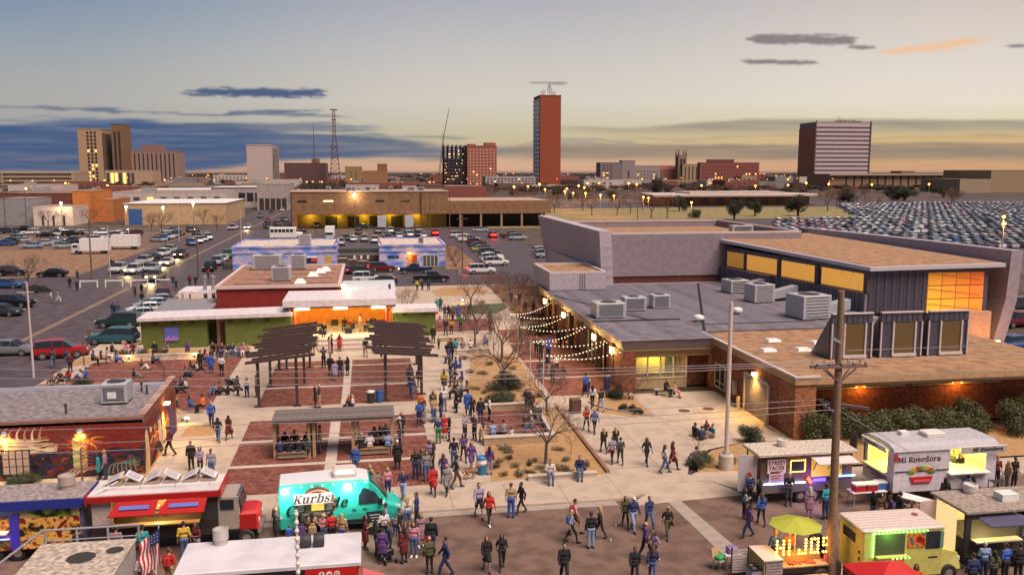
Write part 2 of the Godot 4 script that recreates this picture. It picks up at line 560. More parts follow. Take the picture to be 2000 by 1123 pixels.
	var kerbs:=[[[6.5,46.1],[13.1,46.2],[13.2,60.4],[11.6,60.4],[11.6,52.2],[6.9,52.2]],[[8.2,61.],[11.9,61.],[13.1,63.4],[13.4,79.2],[9.4,79.8],[7.4,66.],[7.2,61.]],[[9.3,119.],[12.6,118.4],[16.,120.],[17.3,124.5],[15.5,127.6],[11.,127.8],[8.8,124.]],[[-13.8,46.5],[-12.6,46.5],[-12.6,56.],[-13.8,56.]],[[15.9,58.6],[18.,57.2],[19.6,57.6],[19.6,62.8],[16.2,62.8]]]
	for q in kerbs:
		var m:=MB.new()
		m.prism(q,-.02,.016)
		ground("gravel_bed",m,M.gravel)
	ground("gravel_bed",rect(-12.2,-10.2,57.4,60.,.012),M.gravel)
	ground("lawn_patch",flat([[9.4,102.6],[15.2,103.],[17.4,107.6],[18.6,111.4],[10.2,109.4]],.012),M.grass)
	ground("gravel_bed",flat([[-26.2,80.],[-24.,83.],[-14.,82.6],[-13.5,86.8],[-22.4,87.],[-26.2,84.]],.014),M.gravel)
	ground("gravel_bed",rect(-26.3,-21.4,60.,74.,.014),M.dirt)
	ground("gravel_bed",flat([[17,96],[21,96],[25,129],[17.6,129]],.014),M.dirt)
	ground("gravel_bed",rect(13.6,20,152,200,-.10),M.dirt)
	for k in 3:
		ground("stage_steps",Q(-4.9,3.3,.0,.3*(k+1),83.4+k*.7,84.1+k*.7 if k<2 else 91.),M.concrete_pale)
	for k in 2:
		tag(U(self,N1("manhole_cover"),disc(.42),mat(C(.09,.06,.045),.7),V([22.1,24.][k],.02,[58.,58.2][k])),["rusty round manhole cover nearer the flagpole in the driveway","rusty round manhole cover nearer the roller door in the driveway"][k],"manhole cover","manhole covers in the driveway")
func disc(r: float)->MB:
	var m:=MB.new()
	m.lathe(Vector3.ZERO,[[r,-.02],[r,.0],[r-.05,.006],[r-.06,.0],[.0,.0]],16)
	return m
func W(o: Node3D, called: String, m: MB, material: Material) -> MeshInstance3D:
	return U(o,called,m,material,-o.position)
var boxes:={}
func D1(called:String,label:String,cat:String,e0: float,e1: float,n0: float,n1: float,h: float,wall:Material,group:="")->Node3D:
	var o:=T(called,label,cat,V((e0+e1)/2,-.14,n0),.0,group)
	boxes[o]=[e0,e1,n0,n1,h]
	W(o,"wall",Q(e0,e1,-.14,h,n0,n1),wall)
	var r:=MB.new()
	var t:=clampf(h*.02,.2,.9)
	for s in [[e0-t*.3,e1+t*.3,n0-t*.3,n0+t],[e0-t*.3,e1+t*.3,n1-t,n1+t*.3],[e0-t*.3,e0+t,n0+t,n1-t],[e1-t,e1+t*.3,n0+t,n1-t]]:
		r.add(Q(s[0],s[1],h+.003,h+t,s[2],s[3]))
	W(o,"parapet",r,wall)
	W(o,"roof",rect(e0+t,e1-t,n0+t,n1-t,h+.05),mat(C(.30,.22,.17),.95,.0,"blotch",9.))
	return o
func A1(o:Node3D,side:String,cols: int,rows: int,x0: float,y0: float,x1: float,y1: float,m:Material,fx: float,fy: float,lit: int)->void:
	var b:Array=boxes[o]
	var r:=RandomNumberGenerator.new()
	r.seed=int(b[0]*10.)+cols*31
	var dark:=MB.new(); var warm:=MB.new(); var n_lit:=0
	var t:=clampf(b[4]*.006,.06,.4)
	for j in rows:
		for i in cols:
			var cx:=lerpf(x0,x1,(i+.5)/cols); var cy:=lerpf(y0,y1,(j+.5)/rows)
			var hx:=(x1-x0)/cols*fx/2; var hy:=(y1-y0)/rows*fy/2
			var w:MB
			var yb: float=(cy-hy)*b[4]; var yt: float=(cy+hy)*b[4]
			if side=="S":
				var ea:=lerpf(b[0],b[1],cx-hx); var eb:=lerpf(b[0],b[1],cx+hx)
				w=Q(ea,eb,yb,yt,b[2]-t,b[2]+.2)
			else:
				var na:=lerpf(b[2],b[3],cx-hx); var nb:=lerpf(b[2],b[3],cx+hx)
				w=Q(b[1]-.2,b[1]+t,yb,yt,na,nb) if side=="E" else Q(b[0]-t,b[0]+.2,yb,yt,na,nb)
			if n_lit<lit and r.randf()<float(lit)/(cols*rows)*1.3:
				warm.add(w); n_lit+=1
			else:
				dark.add(w)
	tag(W(o,"windows",dark,m),"","","","stuff")
	if n_lit: tag(W(o,"lit_windows",warm,glow(Color(1.,.72,.4),.9)),"","","","stuff")
func R1(o:Node3D,x0: float,x1: float,y0: float,y1: float,h: float,m:Material)->void:
	var b:Array=boxes[o]
	W(o,"roof_plant_room",Q(lerpf(b[0],b[1],x0),lerpf(b[0],b[1],x1),b[4]+.055,b[4]+h,lerpf(b[2],b[3],y0),lerpf(b[2],b[3],y1)),m)
func roof_mast(o:Node3D,x: float,y: float,h: float,arms: int)->void:
	var b:Array=boxes[o]
	var m:=MB.new()
	var p:=V(lerpf(b[0],b[1],x),b[4],lerpf(b[2],b[3],y))
	m.tube(p,p+Vector3(0,h,0),.45,.2,5)
	for k in arms:
		var y2:=h*(.35+.5*k/arms)
		m.box(p+Vector3(0,y2,0),Vector3(5.-k*.8,.35,.35))
		m.box(p+Vector3(2.2-k*.4,y2+1.,0),Vector3(.5,2.,.5))
		m.box(p+Vector3(-2.2+k*.4,y2+.8,0),Vector3(.5,1.6,.5))
	W(o,"roof_mast",m,mat(C(.22,.16,.15),.6))
func tower_side_bands(o:Node3D,n: int)->void:
	var b:Array=boxes[o]
	var g:=Q(b[0]-.5,b[0]+.2,3.,b[4]-4.,b[2]+2.,b[3]-1.)
	W(o,"window_wall",g,mat(C(.05,.055,.08),.2))
	for k in n:
		var y: float=lerpf(4.,b[4]-5.,float(k)/(n-1))
		W(o,"floor_band",Q(b[0]-1.1,b[0]-.505,y,y+1.9,b[2]+2.,b[3]-1.),M.white)
func banded_front(o:Node3D,n: int)->void:
	var b:Array=boxes[o]
	for k in n:
		var y: float=lerpf(7.,b[4]-5.5,float(k)/(n-1))
		W(o,"floor_band",Q(b[0]+1.,b[1]-1.5,y,y+(3.1 if k<n-1 else 5.),b[2]-.9,b[2]-.003),mat(C(.52,.42,.44),.7,.0,"soft",16.))
	W(o,"side_wall",Q(b[0]-.6,b[0]+.9,.0,b[4]-7.,b[2]-1.1,b[3]+.4),mat(C(.40,.15,.09),.85,.0,"soft",14.))
	for e in [b[0]-.3,b[1]-.7]:
		W(o,"corner_pier",Q(e,e+1.6,.0,b[4]+3.,b[2]-1.6,b[2]-1.15),mat(C(.10,.06,.05),.8))
	var s:=MB.new()
	var r:=RandomNumberGenerator.new(); r.seed=4
	for k in 26:
		var e:=lerpf(b[0]+30.,b[0]+68.,k/25.)
		s.add(Q(e,e+r.randf_range(.5,1.1),b[4]+.9,b[4]+r.randf_range(2.2,4.5),b[2]+1.,b[2]+1.5))
	W(o,"roof_sign_frame",s,mat(C(.16,.11,.05),.7))
	W(o,"lower_storey",Q(b[0]-6.,b[1]+3.,.0,5.6,b[2]-7.,b[2]-1.7),mat(C(.42,.30,.27),.8))
	roof_mast(o,.5,.3,10.,0)
func eaves(o:Node3D,over: float,t: float,m:Material)->void:
	var b:Array=boxes[o]
	W(o,"eaves",Q(b[0]-over,b[1]+over,b[4]-t,b[4]+.6,b[2]-over,b[2]-.45),m)
func flat_roof(o:Node3D,m:Material,over: float)->void:
	var b:Array=boxes[o]
	W(o,"roof_sheet",Q(b[0]-over,b[1]+over,b[4]+.26,b[4]+.42,b[2]-over,b[3]+over),m)
func decks(o:Node3D,n: int)->void:
	var b:Array=boxes[o]
	for k in n:
		var y: float=b[4]*(k+.45)/n
		W(o,"deck_opening",Q(b[0]+1.5,b[1]-2.,y,y+b[4]/n*.42,b[2]-.2,b[2]+.3),mat(C(.05,.035,.03),.9))
	for k in 6:
		var e:=lerpf(b[0]+8,b[1]-8,k/5.)
		W(o,"deck_lamp",bx(V(e,b[4]*(.28 if k%2 else .53),b[2]-.5),Vector3(.9,.5,.3)),glow(Color(1,.65,.3),3.))
func church_tower(o:Node3D)->void:
	var m:=MB.new()
	var stone:=mat(C(.24,.16,.11),.9,.0,"soft",6.)
	var e0:=381.5; var e1:=392.5; var n0:=1044.; var n1:=1055.
	m.add(Q(e0,e1,0,36.5,n0,n1))
	W(o,"tower",m,stone)
	for p in [[e0+.8,n0+.8],[e1-.8,n0+.8],[e0+.8,n1-.8],[e1-.8,n1-.8]]:
		var t:=MB.new()
		t.lathe(V(p[0],36.5,p[1]),[[1.2,0],[1.2,3.4],[.5,6.5],[0,8.2]],6)
		W(o,"pinnacle",t,stone)
	for k in 2:
		W(o,"belfry_opening",Q(e0+2.4+k*3.8,e0+4.8+k*3.8,21.,32.,n0-.25,n0+.2),mat(C(.04,.03,.03),.9))
	var g:=MB.new()
	g.ext([V(363.5,18.9,1060.5),V(363.5,18.9,1067.5),V(363.5,24.,1064.)],Vector3(29,0,0))
	W(o,"pitched_roof",g,mat(C(.20,.05,.05),.8))
func build_far_city()->void:
	var dark_glass:=mat(C(.03,.028,.035),.25)
	var dim_glass:=mat(C(.09,.07,.075),.3)
	var slot_dark:=mat(C(.035,.025,.022),.8)
	var pale_glass:=mat(C(.55,.36,.28),.3)
	var ta:=D1("office_tower","tall tan concrete tower with dark window columns far off beside a darker lift shaft","office tower",-375.7,-345.8,1250,1296,72.,mat(C(.42,.27,.16),.85,.0,"soft",14.))
	A1(ta,"S",3,14,.34,.04,.80,.97,dark_glass,.55,.6,9)
	A1(ta,"E",9,1,.02,.04,.98,.93,slot_dark,.45,1.,0)
	var tb:=D1("office_tower","dark brown stair tower rising above the tan tower it adjoins","office tower",-336.5,-322.9,1262,1307,78.9,mat(C(.20,.115,.06),.85,.0,"soft",14.))
	A1(tb,"S",2,1,.1,.02,.9,.88,slot_dark,.5,1.,0)
	var tc:=D1("office_block","broad pinkish brown office block with dark vertical window slots and a roof plant room","office block",-322.6,-261.5,1300,1353,44.6,mat(C(.30,.19,.16),.85,.0,"soft",14.))
	A1(tc,"S",10,1,.03,.02,.97,.93,slot_dark,.3,1.,0)
	R1(tc,.2,.62,.2,.7,9.,mat(C(.22,.13,.11),.9))
	var td:=D1("office_block","plain pale windowless block with dark ribs on its side","office block",-134.9,-107.1,1050,1135,46.1,mat(C(.50,.40,.37),.85,.0,"soft",14.))
	A1(td,"E",5,1,.1,.0,.95,.95,slot_dark,.4,1.,0)
	var te:=D1("brick_building","dark purple brick building of six storeys below a radio mast","building",-89.9,-45.4,1010,1091,25.5,mat(C(.13,.06,.06),.85,.0,"soft",14.))
	A1(te,"S",12,5,.05,.12,.95,.86,dim_glass,.5,.45,4)
	R1(te,.65,.8,.2,.8,5.5,mat(C(.2,.1,.07),.9))
	var tf:=D1("brick_building","small square tan building between the lattice mast and the low ochre hall","building",-22.3,-4.5,960,1050,21.3,mat(C(.30,.19,.09),.85,.0,"soft",14.))
	A1(tf,"S",2,3,.2,.3,.8,.8,dim_glass,.3,.35,1)
	var tg:=D1("brick_building","low ochre hall with a square tower at one end","building",-3.6,23.6,980,1045,17.,mat(C(.30,.16,.08),.85,.0,"soft",14.))
	R1(tg,.6,.98,.1,.6,8.,mat(C(.22,.10,.05),.9))
	var ti:=D1("brick_building","pinkish red brick hotel with a regular grid of pale windows","hotel",102.4,133.,900,926,41.9,mat(C(.34,.11,.08),.85,.0,"soft",14.))
	A1(ti,"S",8,12,.04,.05,.96,.95,pale_glass,.42,.5,8)
	R1(ti,.62,.98,.1,.6,4.,mat(C(.3,.1,.07),.9))
	R1(ti,.05,.3,.1,.6,2.6,mat(C(.3,.1,.07),.9))
	var tj:=D1("apartment_block","long pale apartment block with small square windows beside the red tower","apartment block",111.8,160.3,830,852,11.7,mat(C(.38,.33,.34),.85,.0,"soft",14.))
	A1(tj,"S",14,4,.02,.12,.98,.9,dark_glass,.5,.5,6)
	var tk:=D1("office_tower","tall slim red brick tower slab with banded white side and roof aerials","office tower",184.3,207.1,930,966,96.3,mat(C(.34,.075,.032),.85,.0,"grain",9.))
	tower_side_bands(tk,20)
	roof_mast(tk,.5,.2,15.,4)
	roof_mast(tk,.3,.5,9.,2)
	roof_mast(tk,.75,.4,7.,2)
	var tl:=D1("office_block","grey concrete block with stepped dark balconies at its corner","office block",270.2,295.6,1000,1019,26.5,mat(C(.20,.16,.17),.85,.0,"soft",14.))
	A1(tl,"S",3,8,.08,.06,.6,.94,dim_glass,.6,.35,4)
	var tm:=D1("office_block","taller plain grey block joined to a lower grey wing","office block",299.1,315.5,1010,1021,29.,mat(C(.27,.22,.22),.85,.0,"soft",14.))
	A1(tm,"S",1,4,.42,.3,.62,.6,slot_dark,.5,.9,0)
	var tn:=D1("office_block","grey flat roofed wing in front of a dark red church roof","office block",317.1,348.3,1015,1027,23.1,mat(C(.30,.25,.24),.85,.0,"soft",14.))
	A1(tn,"S",7,3,.06,.3,.95,.8,dim_glass,.4,.35,3)
	var to:=D1("church","church nave with a dark red roof joined to a pinnacled stone tower","church",363.9,392.7,1060,1068,18.9,mat(C(.26,.11,.09),.85,.0,"soft",14.))
	church_tower(to)
	var tp:=D1("church_hall","tan stone hall with tall narrow windows beside the church tower","hall",385.8,407.7,1040,1048,25.1,mat(C(.36,.25,.15),.85,.0,"soft",14.))
	A1(tp,"S",4,1,.06,.25,.94,.9,slot_dark,.28,1.,0)
	var tq:=D1("brick_building","long dark red brick building of five storeys with a low roof block","building",384.7,458.3,980,988,26.5,mat(C(.25,.07,.05),.85,.0,"soft",14.))
	A1(tq,"S",18,5,.03,.1,.97,.92,dim_glass,.4,.45,12)
	R1(tq,.14,.58,.2,.8,4.,mat(C(.12,.05,.05),.9))
	var tr:=D1("office_tower","broad white banded office tower with a plain brick side wall","office tower",618.8,702.3,1150,1195,83.7,mat(C(.27,.21,.22),.85,.0,"soft",14.))
	banded_front(tr,13)
	var ts:=D1("civic_building","long flat roofed brown building with paired dark window slots","civic building",426.6,545.2,760,805,14.1,mat(C(.29,.17,.11),.85,.0,"soft",14.))
	A1(ts,"S",13,1,.10,.12,.97,.9,slot_dark,.22,1.,0)
	eaves(ts,2.5,1.2,mat(C(.36,.27,.22),.8))
	R1(ts,.68,.8,.3,.7,3.,mat(C(.2,.12,.1),.9))
	var tt:=D1("civic_building","blank sandy stone block of an arena beyond the big car park","civic building",499.1,530.6,640,700,17.4,mat(C(.33,.24,.15),.85,.0,"streak",9.))
	var tu:=D1("civic_building","lower pale stone wing of the sandy arena beyond the big car park","civic building",464.3,491.8,630,680,10.6,mat(C(.36,.27,.19),.85,.0,"streak",9.))
	var tv:=D1("parking_garage","long open parking garage with tan parapets and dark decks","parking garage",-340.5,-276.3,900,950,15.1,mat(C(.40,.29,.19),.85,.0,"soft",14.))
	decks(tv,4)
	var tw:=D1("office_block","flat pale modern building below the brown office block","office block",-289.4,-238.2,1050,1090,17.6,mat(C(.44,.30,.20),.85,.0,"soft",14.))
	A1(tw,"S",7,1,.02,.15,.62,.85,dim_glass,.7,1.,3)
	var la:=D1("brick_warehouse","old red brick warehouse wall with a dark tarred roof beside an orange building","warehouse",-122.,-98.4,318,344,9.5,mat(C(.20,.075,.05),.9,.0,"brick",3.))
	var lb:=D1("workshop","grey rendered workshop with two dark poles before it","workshop",-115.3,-104.8,300,317,8.3,mat(C(.27,.25,.27),.85,.0,"soft",14.))
	var lc:=D1("workshop","small white rendered workshop with dark doors under a bright wall lamp","workshop",-103.5,-91.8,296,316,5.7,mat(C(.62,.50,.44),.85,.0,"soft",14.))
	A1(lc,"S",3,1,.1,.0,.9,.55,slot_dark,.2,1.,0)
	var ld:=D1("workshop","narrow bright orange building catching lamp light","workshop",-96.6,-91.,312,337,10.2,mat(C(.52,.18,.045),.85,.0,"soft",14.))
	var le:=D1("workshop","low orange lean-to beside the narrow orange building","workshop",-93.,-85.6,318,340,7.2,mat(C(.46,.16,.05),.85,.0,"soft",14.))
	var lf:=D1("warehouse","tan warehouse with a white flat roof and a blue roller door","warehouse",-76.4,-45.2,296,340,6.4,mat(C(.46,.31,.18),.85,.0,"soft",14.))
	flat_roof(lf,M.white,.25)
	W(lf,"roller_door",Q(-75.2,-71.1,.0,5.,295.9,296.2),mat(C(.03,.09,.27),.6))
	var lg:=D1("warehouse","long low pale building with a row of dark clerestory windows","warehouse",-72.,-36.8,430,460,9.1,mat(C(.40,.34,.33),.85,.0,"soft",14.))
	A1(lg,"S",9,1,.02,.3,.98,.75,dark_glass,.8,1.,0)
	flat_roof(lg,M.white,.3)
	var lh:=D1("warehouse","low white roofed shed behind the orange lean-to","warehouse",-115.7,-76.5,470,510,7.2,mat(C(.42,.34,.33),.85,.0,"soft",14.))
	flat_roof(lh,M.white,.3)
	var li:=D1("canopy_building","drive-in bank with a flat white canopy beside the busy street","building",-47.7,-34.2,400,434,11.2,mat(C(.36,.30,.28),.85,.0,"soft",14.))
	A1(li,"S",5,1,.05,.0,.95,.45,slot_dark,.8,1.,0)
	var lj:=D1("brick_building","low dark brick shop row behind the tan warehouse roof","shop row",43.9,76.1,560,600,7.3,mat(C(.22,.07,.055),.85,.0,"soft",14.))
	var lk:=D1("brick_building","low brown shed roof behind the long tan depot","shed",25.3,37.7,430,450,10.3,mat(C(.13,.07,.055),.85,.0,"soft",14.))
	var f:=T("building_frame","open dark steel frame of a tower under construction beside the pink hotel","building site",V(90,-.14,905))
	var cols:=MB.new(); var lights:=MB.new()
	for i in 6:
		for j in 3: cols.add(Q(79+i*4.4,79.8+i*4.4,0,43.5,905+j*9,905.8+j*9))
	tag(W(f,"columns",cols,mat(C(.05,.045,.05),.7)),"","","","stuff")
	for k in 13: W(f,"floor_slab",Q(78.8,101.8,3.2*k+2.6,3.2*k+(3.2 if k<10 else 2.95),904.8,924),mat(C(.07,.06,.07),.8))
	W(f,"end_wall",Q(99.5,102,0,41,905.1,923.5),mat(C(.05,.04,.045),.8))
	W(f,"curtain_wall",Q(79.9,99.4,0,30,906.5,906.7),mat(C(.11,.12,.15),.15))
	var r:=RandomNumberGenerator.new()
	r.seed=77
	for k in 34:
		lights.add(bx(V(r.randf_range(80,99),r.randi_range(0,11)*3.2+2.2,904.6),K(.5,.5,.3)))
	tag(W(f,"site_lights",lights,glow(Color(1.,.75,.45),2.5)),"","","","stuff")
	var mast:=T("lattice_mast","red lattice radio mast with round platforms standing above downtown","radio mast",V(-34,0,1000))
	var leg:=MB.new()
	for q in [[-1,-1],[1,-1],[1,1],[-1,1]]:
		leg.tube(K(q[0]*6.2,0,q[1]*4.),K(q[0]*1.4,60,q[1]*1.4),.35,.3,4)
		leg.tube(K(q[0]*1.4,60,q[1]*1.4),K(q[0]*1.2,84,q[1]*1.2),.3,.25,4)
	for k in 17:
		var y:=k*5.; var y2:=y+5.
		var w:=lerpf(6.2,1.3,minf(y/60.,1.)); var w2:=lerpf(6.2,1.3,minf(y2/60.,1.))
		for s in [-1,1]:
			leg.tube(K(-w,y,s*w*.65),K(w2,y2,s*w2*.65),.18,.18,3)
			leg.tube(K(w,y,s*w*.65),K(-w2,y2,s*w2*.65),.18,.18,3)
			leg.tube(K(-w,y,s*w*.65),K(w,y,s*w*.65),.2,.2,3)
	U(mast,"lattice",leg,mat(C(.16,.06,.05),.7))
	for k in 4:
		U(mast,"platform",bx(K(0,[84.,73.,43.,32.][k],0),K([8.,5.,9.,8.][k],.9,4.)),mat(C(.10,.06,.06),.7))
	var thin:=MB.new()
	thin.tube(V(-57,25,1012),V(-57,70,1012),.7,.25,4)
	for k in 8: thin.box(V(-57,28+k*3.,1012),K(1.6,.3,.3))
	S1("radio_mast","thin guyed radio mast on the roof of the dark purple brick building","radio mast",thin,mat(C(.14,.10,.10),.7))
	var crane:=T("mobile_crane","tall mobile crane with its lattice boom leaning over the building frame","crane",V(76.3,0,950))
	var boom:=MB.new()
	for s in [-.7,.7]:
		boom.tube(K(s,2,0),K(6.6+s*.7,54,0),.3,.25,4)
		boom.tube(K(s,2,1.2),K(6.6+s*.7,54,1.),.3,.25,4)
	for k in 22:
		var a:=K(6.6*k/22.,2+52.*k/22.,0); var b:=K(6.6*(k+1)/22.,2+52.*(k+1)/22.,0)
		boom.tube(a+K(-.7,0,0),b+K(.7,0,0),.15,.15,3)
	U(crane,"boom",boom,mat(C(.30,.20,.10),.6))
	var jib:=MB.new()
	jib.tube(K(6.6,54,0),K(12.8,83,0),.45,.3,4)
	jib.tube(K(6.6,54,0),K(4.6,57,0),.25,.2,4)
	U(crane,"jib",jib,mat(C(.20,.15,.13),.6))
	U(crane,"carrier",bx(K(0,1.2,0),K(9,2.4,3)),mat(C(.35,.22,.06),.6))
	var lib:=T("library_building","low library under a broad white roof with lamplit orange walls in the park","library",V(180,-.12,420))
	W(lib,"wall",Q(146,224,-.12,4.4,419,452),mat(C(.46,.22,.08),.85,.0,"soft",8.))
	var lr:=MB.new()
	lr.prism([[138,411],[224,411],[231,424],[229,458],[146,458]],4.5,5.4)
	W(lib,"roof",lr,mat(C(.50,.41,.36),.8,.0,"soft",9.))
	var lr2:=MB.new()
	lr2.prism([[163,428],[215,428],[215,450],[163,450]],5.403,6.4)
	W(lib,"upper_roof",lr2,mat(C(.46,.38,.34),.8,.0,"soft",9.))
	for k in 9: W(lib,"window",Q(150+k*8.,153.5+k*8.,.6,3.8,418.8,419.1),dim_glass)
	var cols2:=[["tan",C(.36,.25,.16)],["brown",C(.17,.10,.075)],["white",C(.52,.44,.40)],["red brick",C(.24,.08,.055)],["grey",C(.24,.21,.21)]]
	var taken:=[]
	for o in boxes: taken.append(boxes[o])
	var made:=0
	var tries:=0
	while made<170 and tries<4000:
		tries+=1
		var n:=r.randf_range(350,1500)
		var u:=r.randf_range(-.42,.78)
		var e:=n*u
		var w:=r.randf_range(16,52); var d:=r.randf_range(14,36); var h:=r.randf_range(3.4,9.)*(1. if n<900 else 1.25)
		if absf(n-490)<26: continue
		if u>.10 and n<720: continue
		var clash:=false
		for t in taken:
			if e+w/2+6>t[0] and e-w/2-6<t[1] and n+d+8>t[2] and n-8<t[3]: clash=true
		for t in [[-52,-22,300,900],[-22,145,840,1000],[330,420,1030,1070],[120,240,400,470]]:
			if e+w/2>t[0] and e-w/2<t[1] and n+d>t[2] and n<t[3]: clash=true
		if clash: continue
		taken.append([e-w/2,e+w/2,n,n+d,h])
		var c:Array=cols2[r.randi()%cols2.size()]
		var near:="before the skyline" if n<900 else "near the horizon"
		var b:=D1("low_building","low flat roofed %s building among the downtown blocks %s"%[c[0],near],"building",e-w/2,e+w/2,n,n+d,h,mat(c[1],.9,.0,"soft",12.),"low %s buildings %s"%[c[0],near])
		if r.randf()<.6: A1(b,"S",int(w/5.),1 if h<6.5 else 2,.03,.2,.97,.85,dim_glass,.45,.5,r.randi_range(0,2))
		if r.randf()<.5: R1(b,.2,.2+5./w,.3,.5,1.8,M.grey)
		made+=1
	var crown:=MB.new()
	crown.add(leaf_blob(77,260,.13),Transform3D(Basis(),K(0,-.6,0)))
	var mm:=MultiMesh.new()
	mm.transform_format=MultiMesh.TRANSFORM_3D
	mm.mesh=crown.done()
	mm.instance_count=4200
	for k in 4200:
		var n:=r.randf_range(1100,4600) if k>900 else r.randf_range(640,1100)
		var e:=n*r.randf_range(-.5,.85)
		var h:=r.randf_range(3.,6.)
		mm.set_instance_transform(k,Transform3D(Basis(Vector3.UP,r.randf()*TAU).scaled(K(h*r.randf_range(.9,1.9),h*.75,h*r.randf_range(.9,1.9))),V(e,h*.85,n)))
	var far:=MultiMeshInstance3D.new()
	far.name="distant_trees"
	far.multimesh=mm
	far.material_override=mat(C(.060,.040,.030),.95)
	add_child(far)
	tag(far,"dark band of distant trees spreading to the horizon beyond downtown","trees","","stuff")
	var pts:=MB.new()
	for k in 170:
		var n:=r.randf_range(620,2600)
		pts.ball(V(n*r.randf_range(-.42,.8),r.randf_range(7,11),n),Vector3.ONE*.00042*n,3,5)
	S1("distant_street_lamps","scatter of small orange street lamps glimmering across the far city","street lamps",pts,glow(Color(1.,.55,.22),4.),Vector3.ZERO,.0,"","stuff")
func cloud_paint() -> Material:
	if mats.has("cloud_paint"): return mats["cloud_paint"]
	var f:=FastNoiseLite.new()
	f.seed=8; f.frequency=.006; f.fractal_octaves=2
	var t:=NoiseTexture2D.new()
	t.width=512; t.height=512; t.seamless=true; t.noise=f
	var g:=Gradient.new()
	g.offsets=PackedFloat32Array([.0,.3,.45,.6,.75,1.])
	g.colors=PackedColorArray([Color(.34,.47,.80),Color(.46,.55,.83),Color(.66,.66,.82),Color(.80,.72,.78),Color(.56,.62,.84),Color(.78,.71,.80)])
	t.color_ramp=g
	var m:=StandardMaterial3D.new()
	m.albedo_texture=t
	m.roughness=.85
	m.uv1_triplanar=true; m.uv1_world_triplanar=true
	m.uv1_scale=K(.07,.16,.07)
	mats["cloud_paint"]=m
	return m
func ac_unit(called:String,label:String,e: float,h: float,n: float,s:Vector3,group:="",yaw:=.0)->Node3D:
	var o:=T(called,label,"air conditioner",V(e,h,n),yaw,group)
	var b:=MB.new()
	b.cbox(K(0,s.y/2+.12,0),s,.04)
	U(o,"casing",b,mat(C(.42,.41,.44),.55,.1,"soft",2.))
	var l:=MB.new()
	for k in 7: l.box(K(0,.3+(s.y-.35)*k/6.,s.z/2+.012),K(s.x*.8,.045,.03))
	U(o,"louvres",l,M.dark)
	U(o,"curb",bx(K(0,.06,0),K(s.x*.9,.118,s.z*.9)),M.dark)
	var d:=disc(minf(s.x,s.z)*.36)
	U(o,"fan_grille",d,M.dark,K(0,s.y+.15,0))
	return o
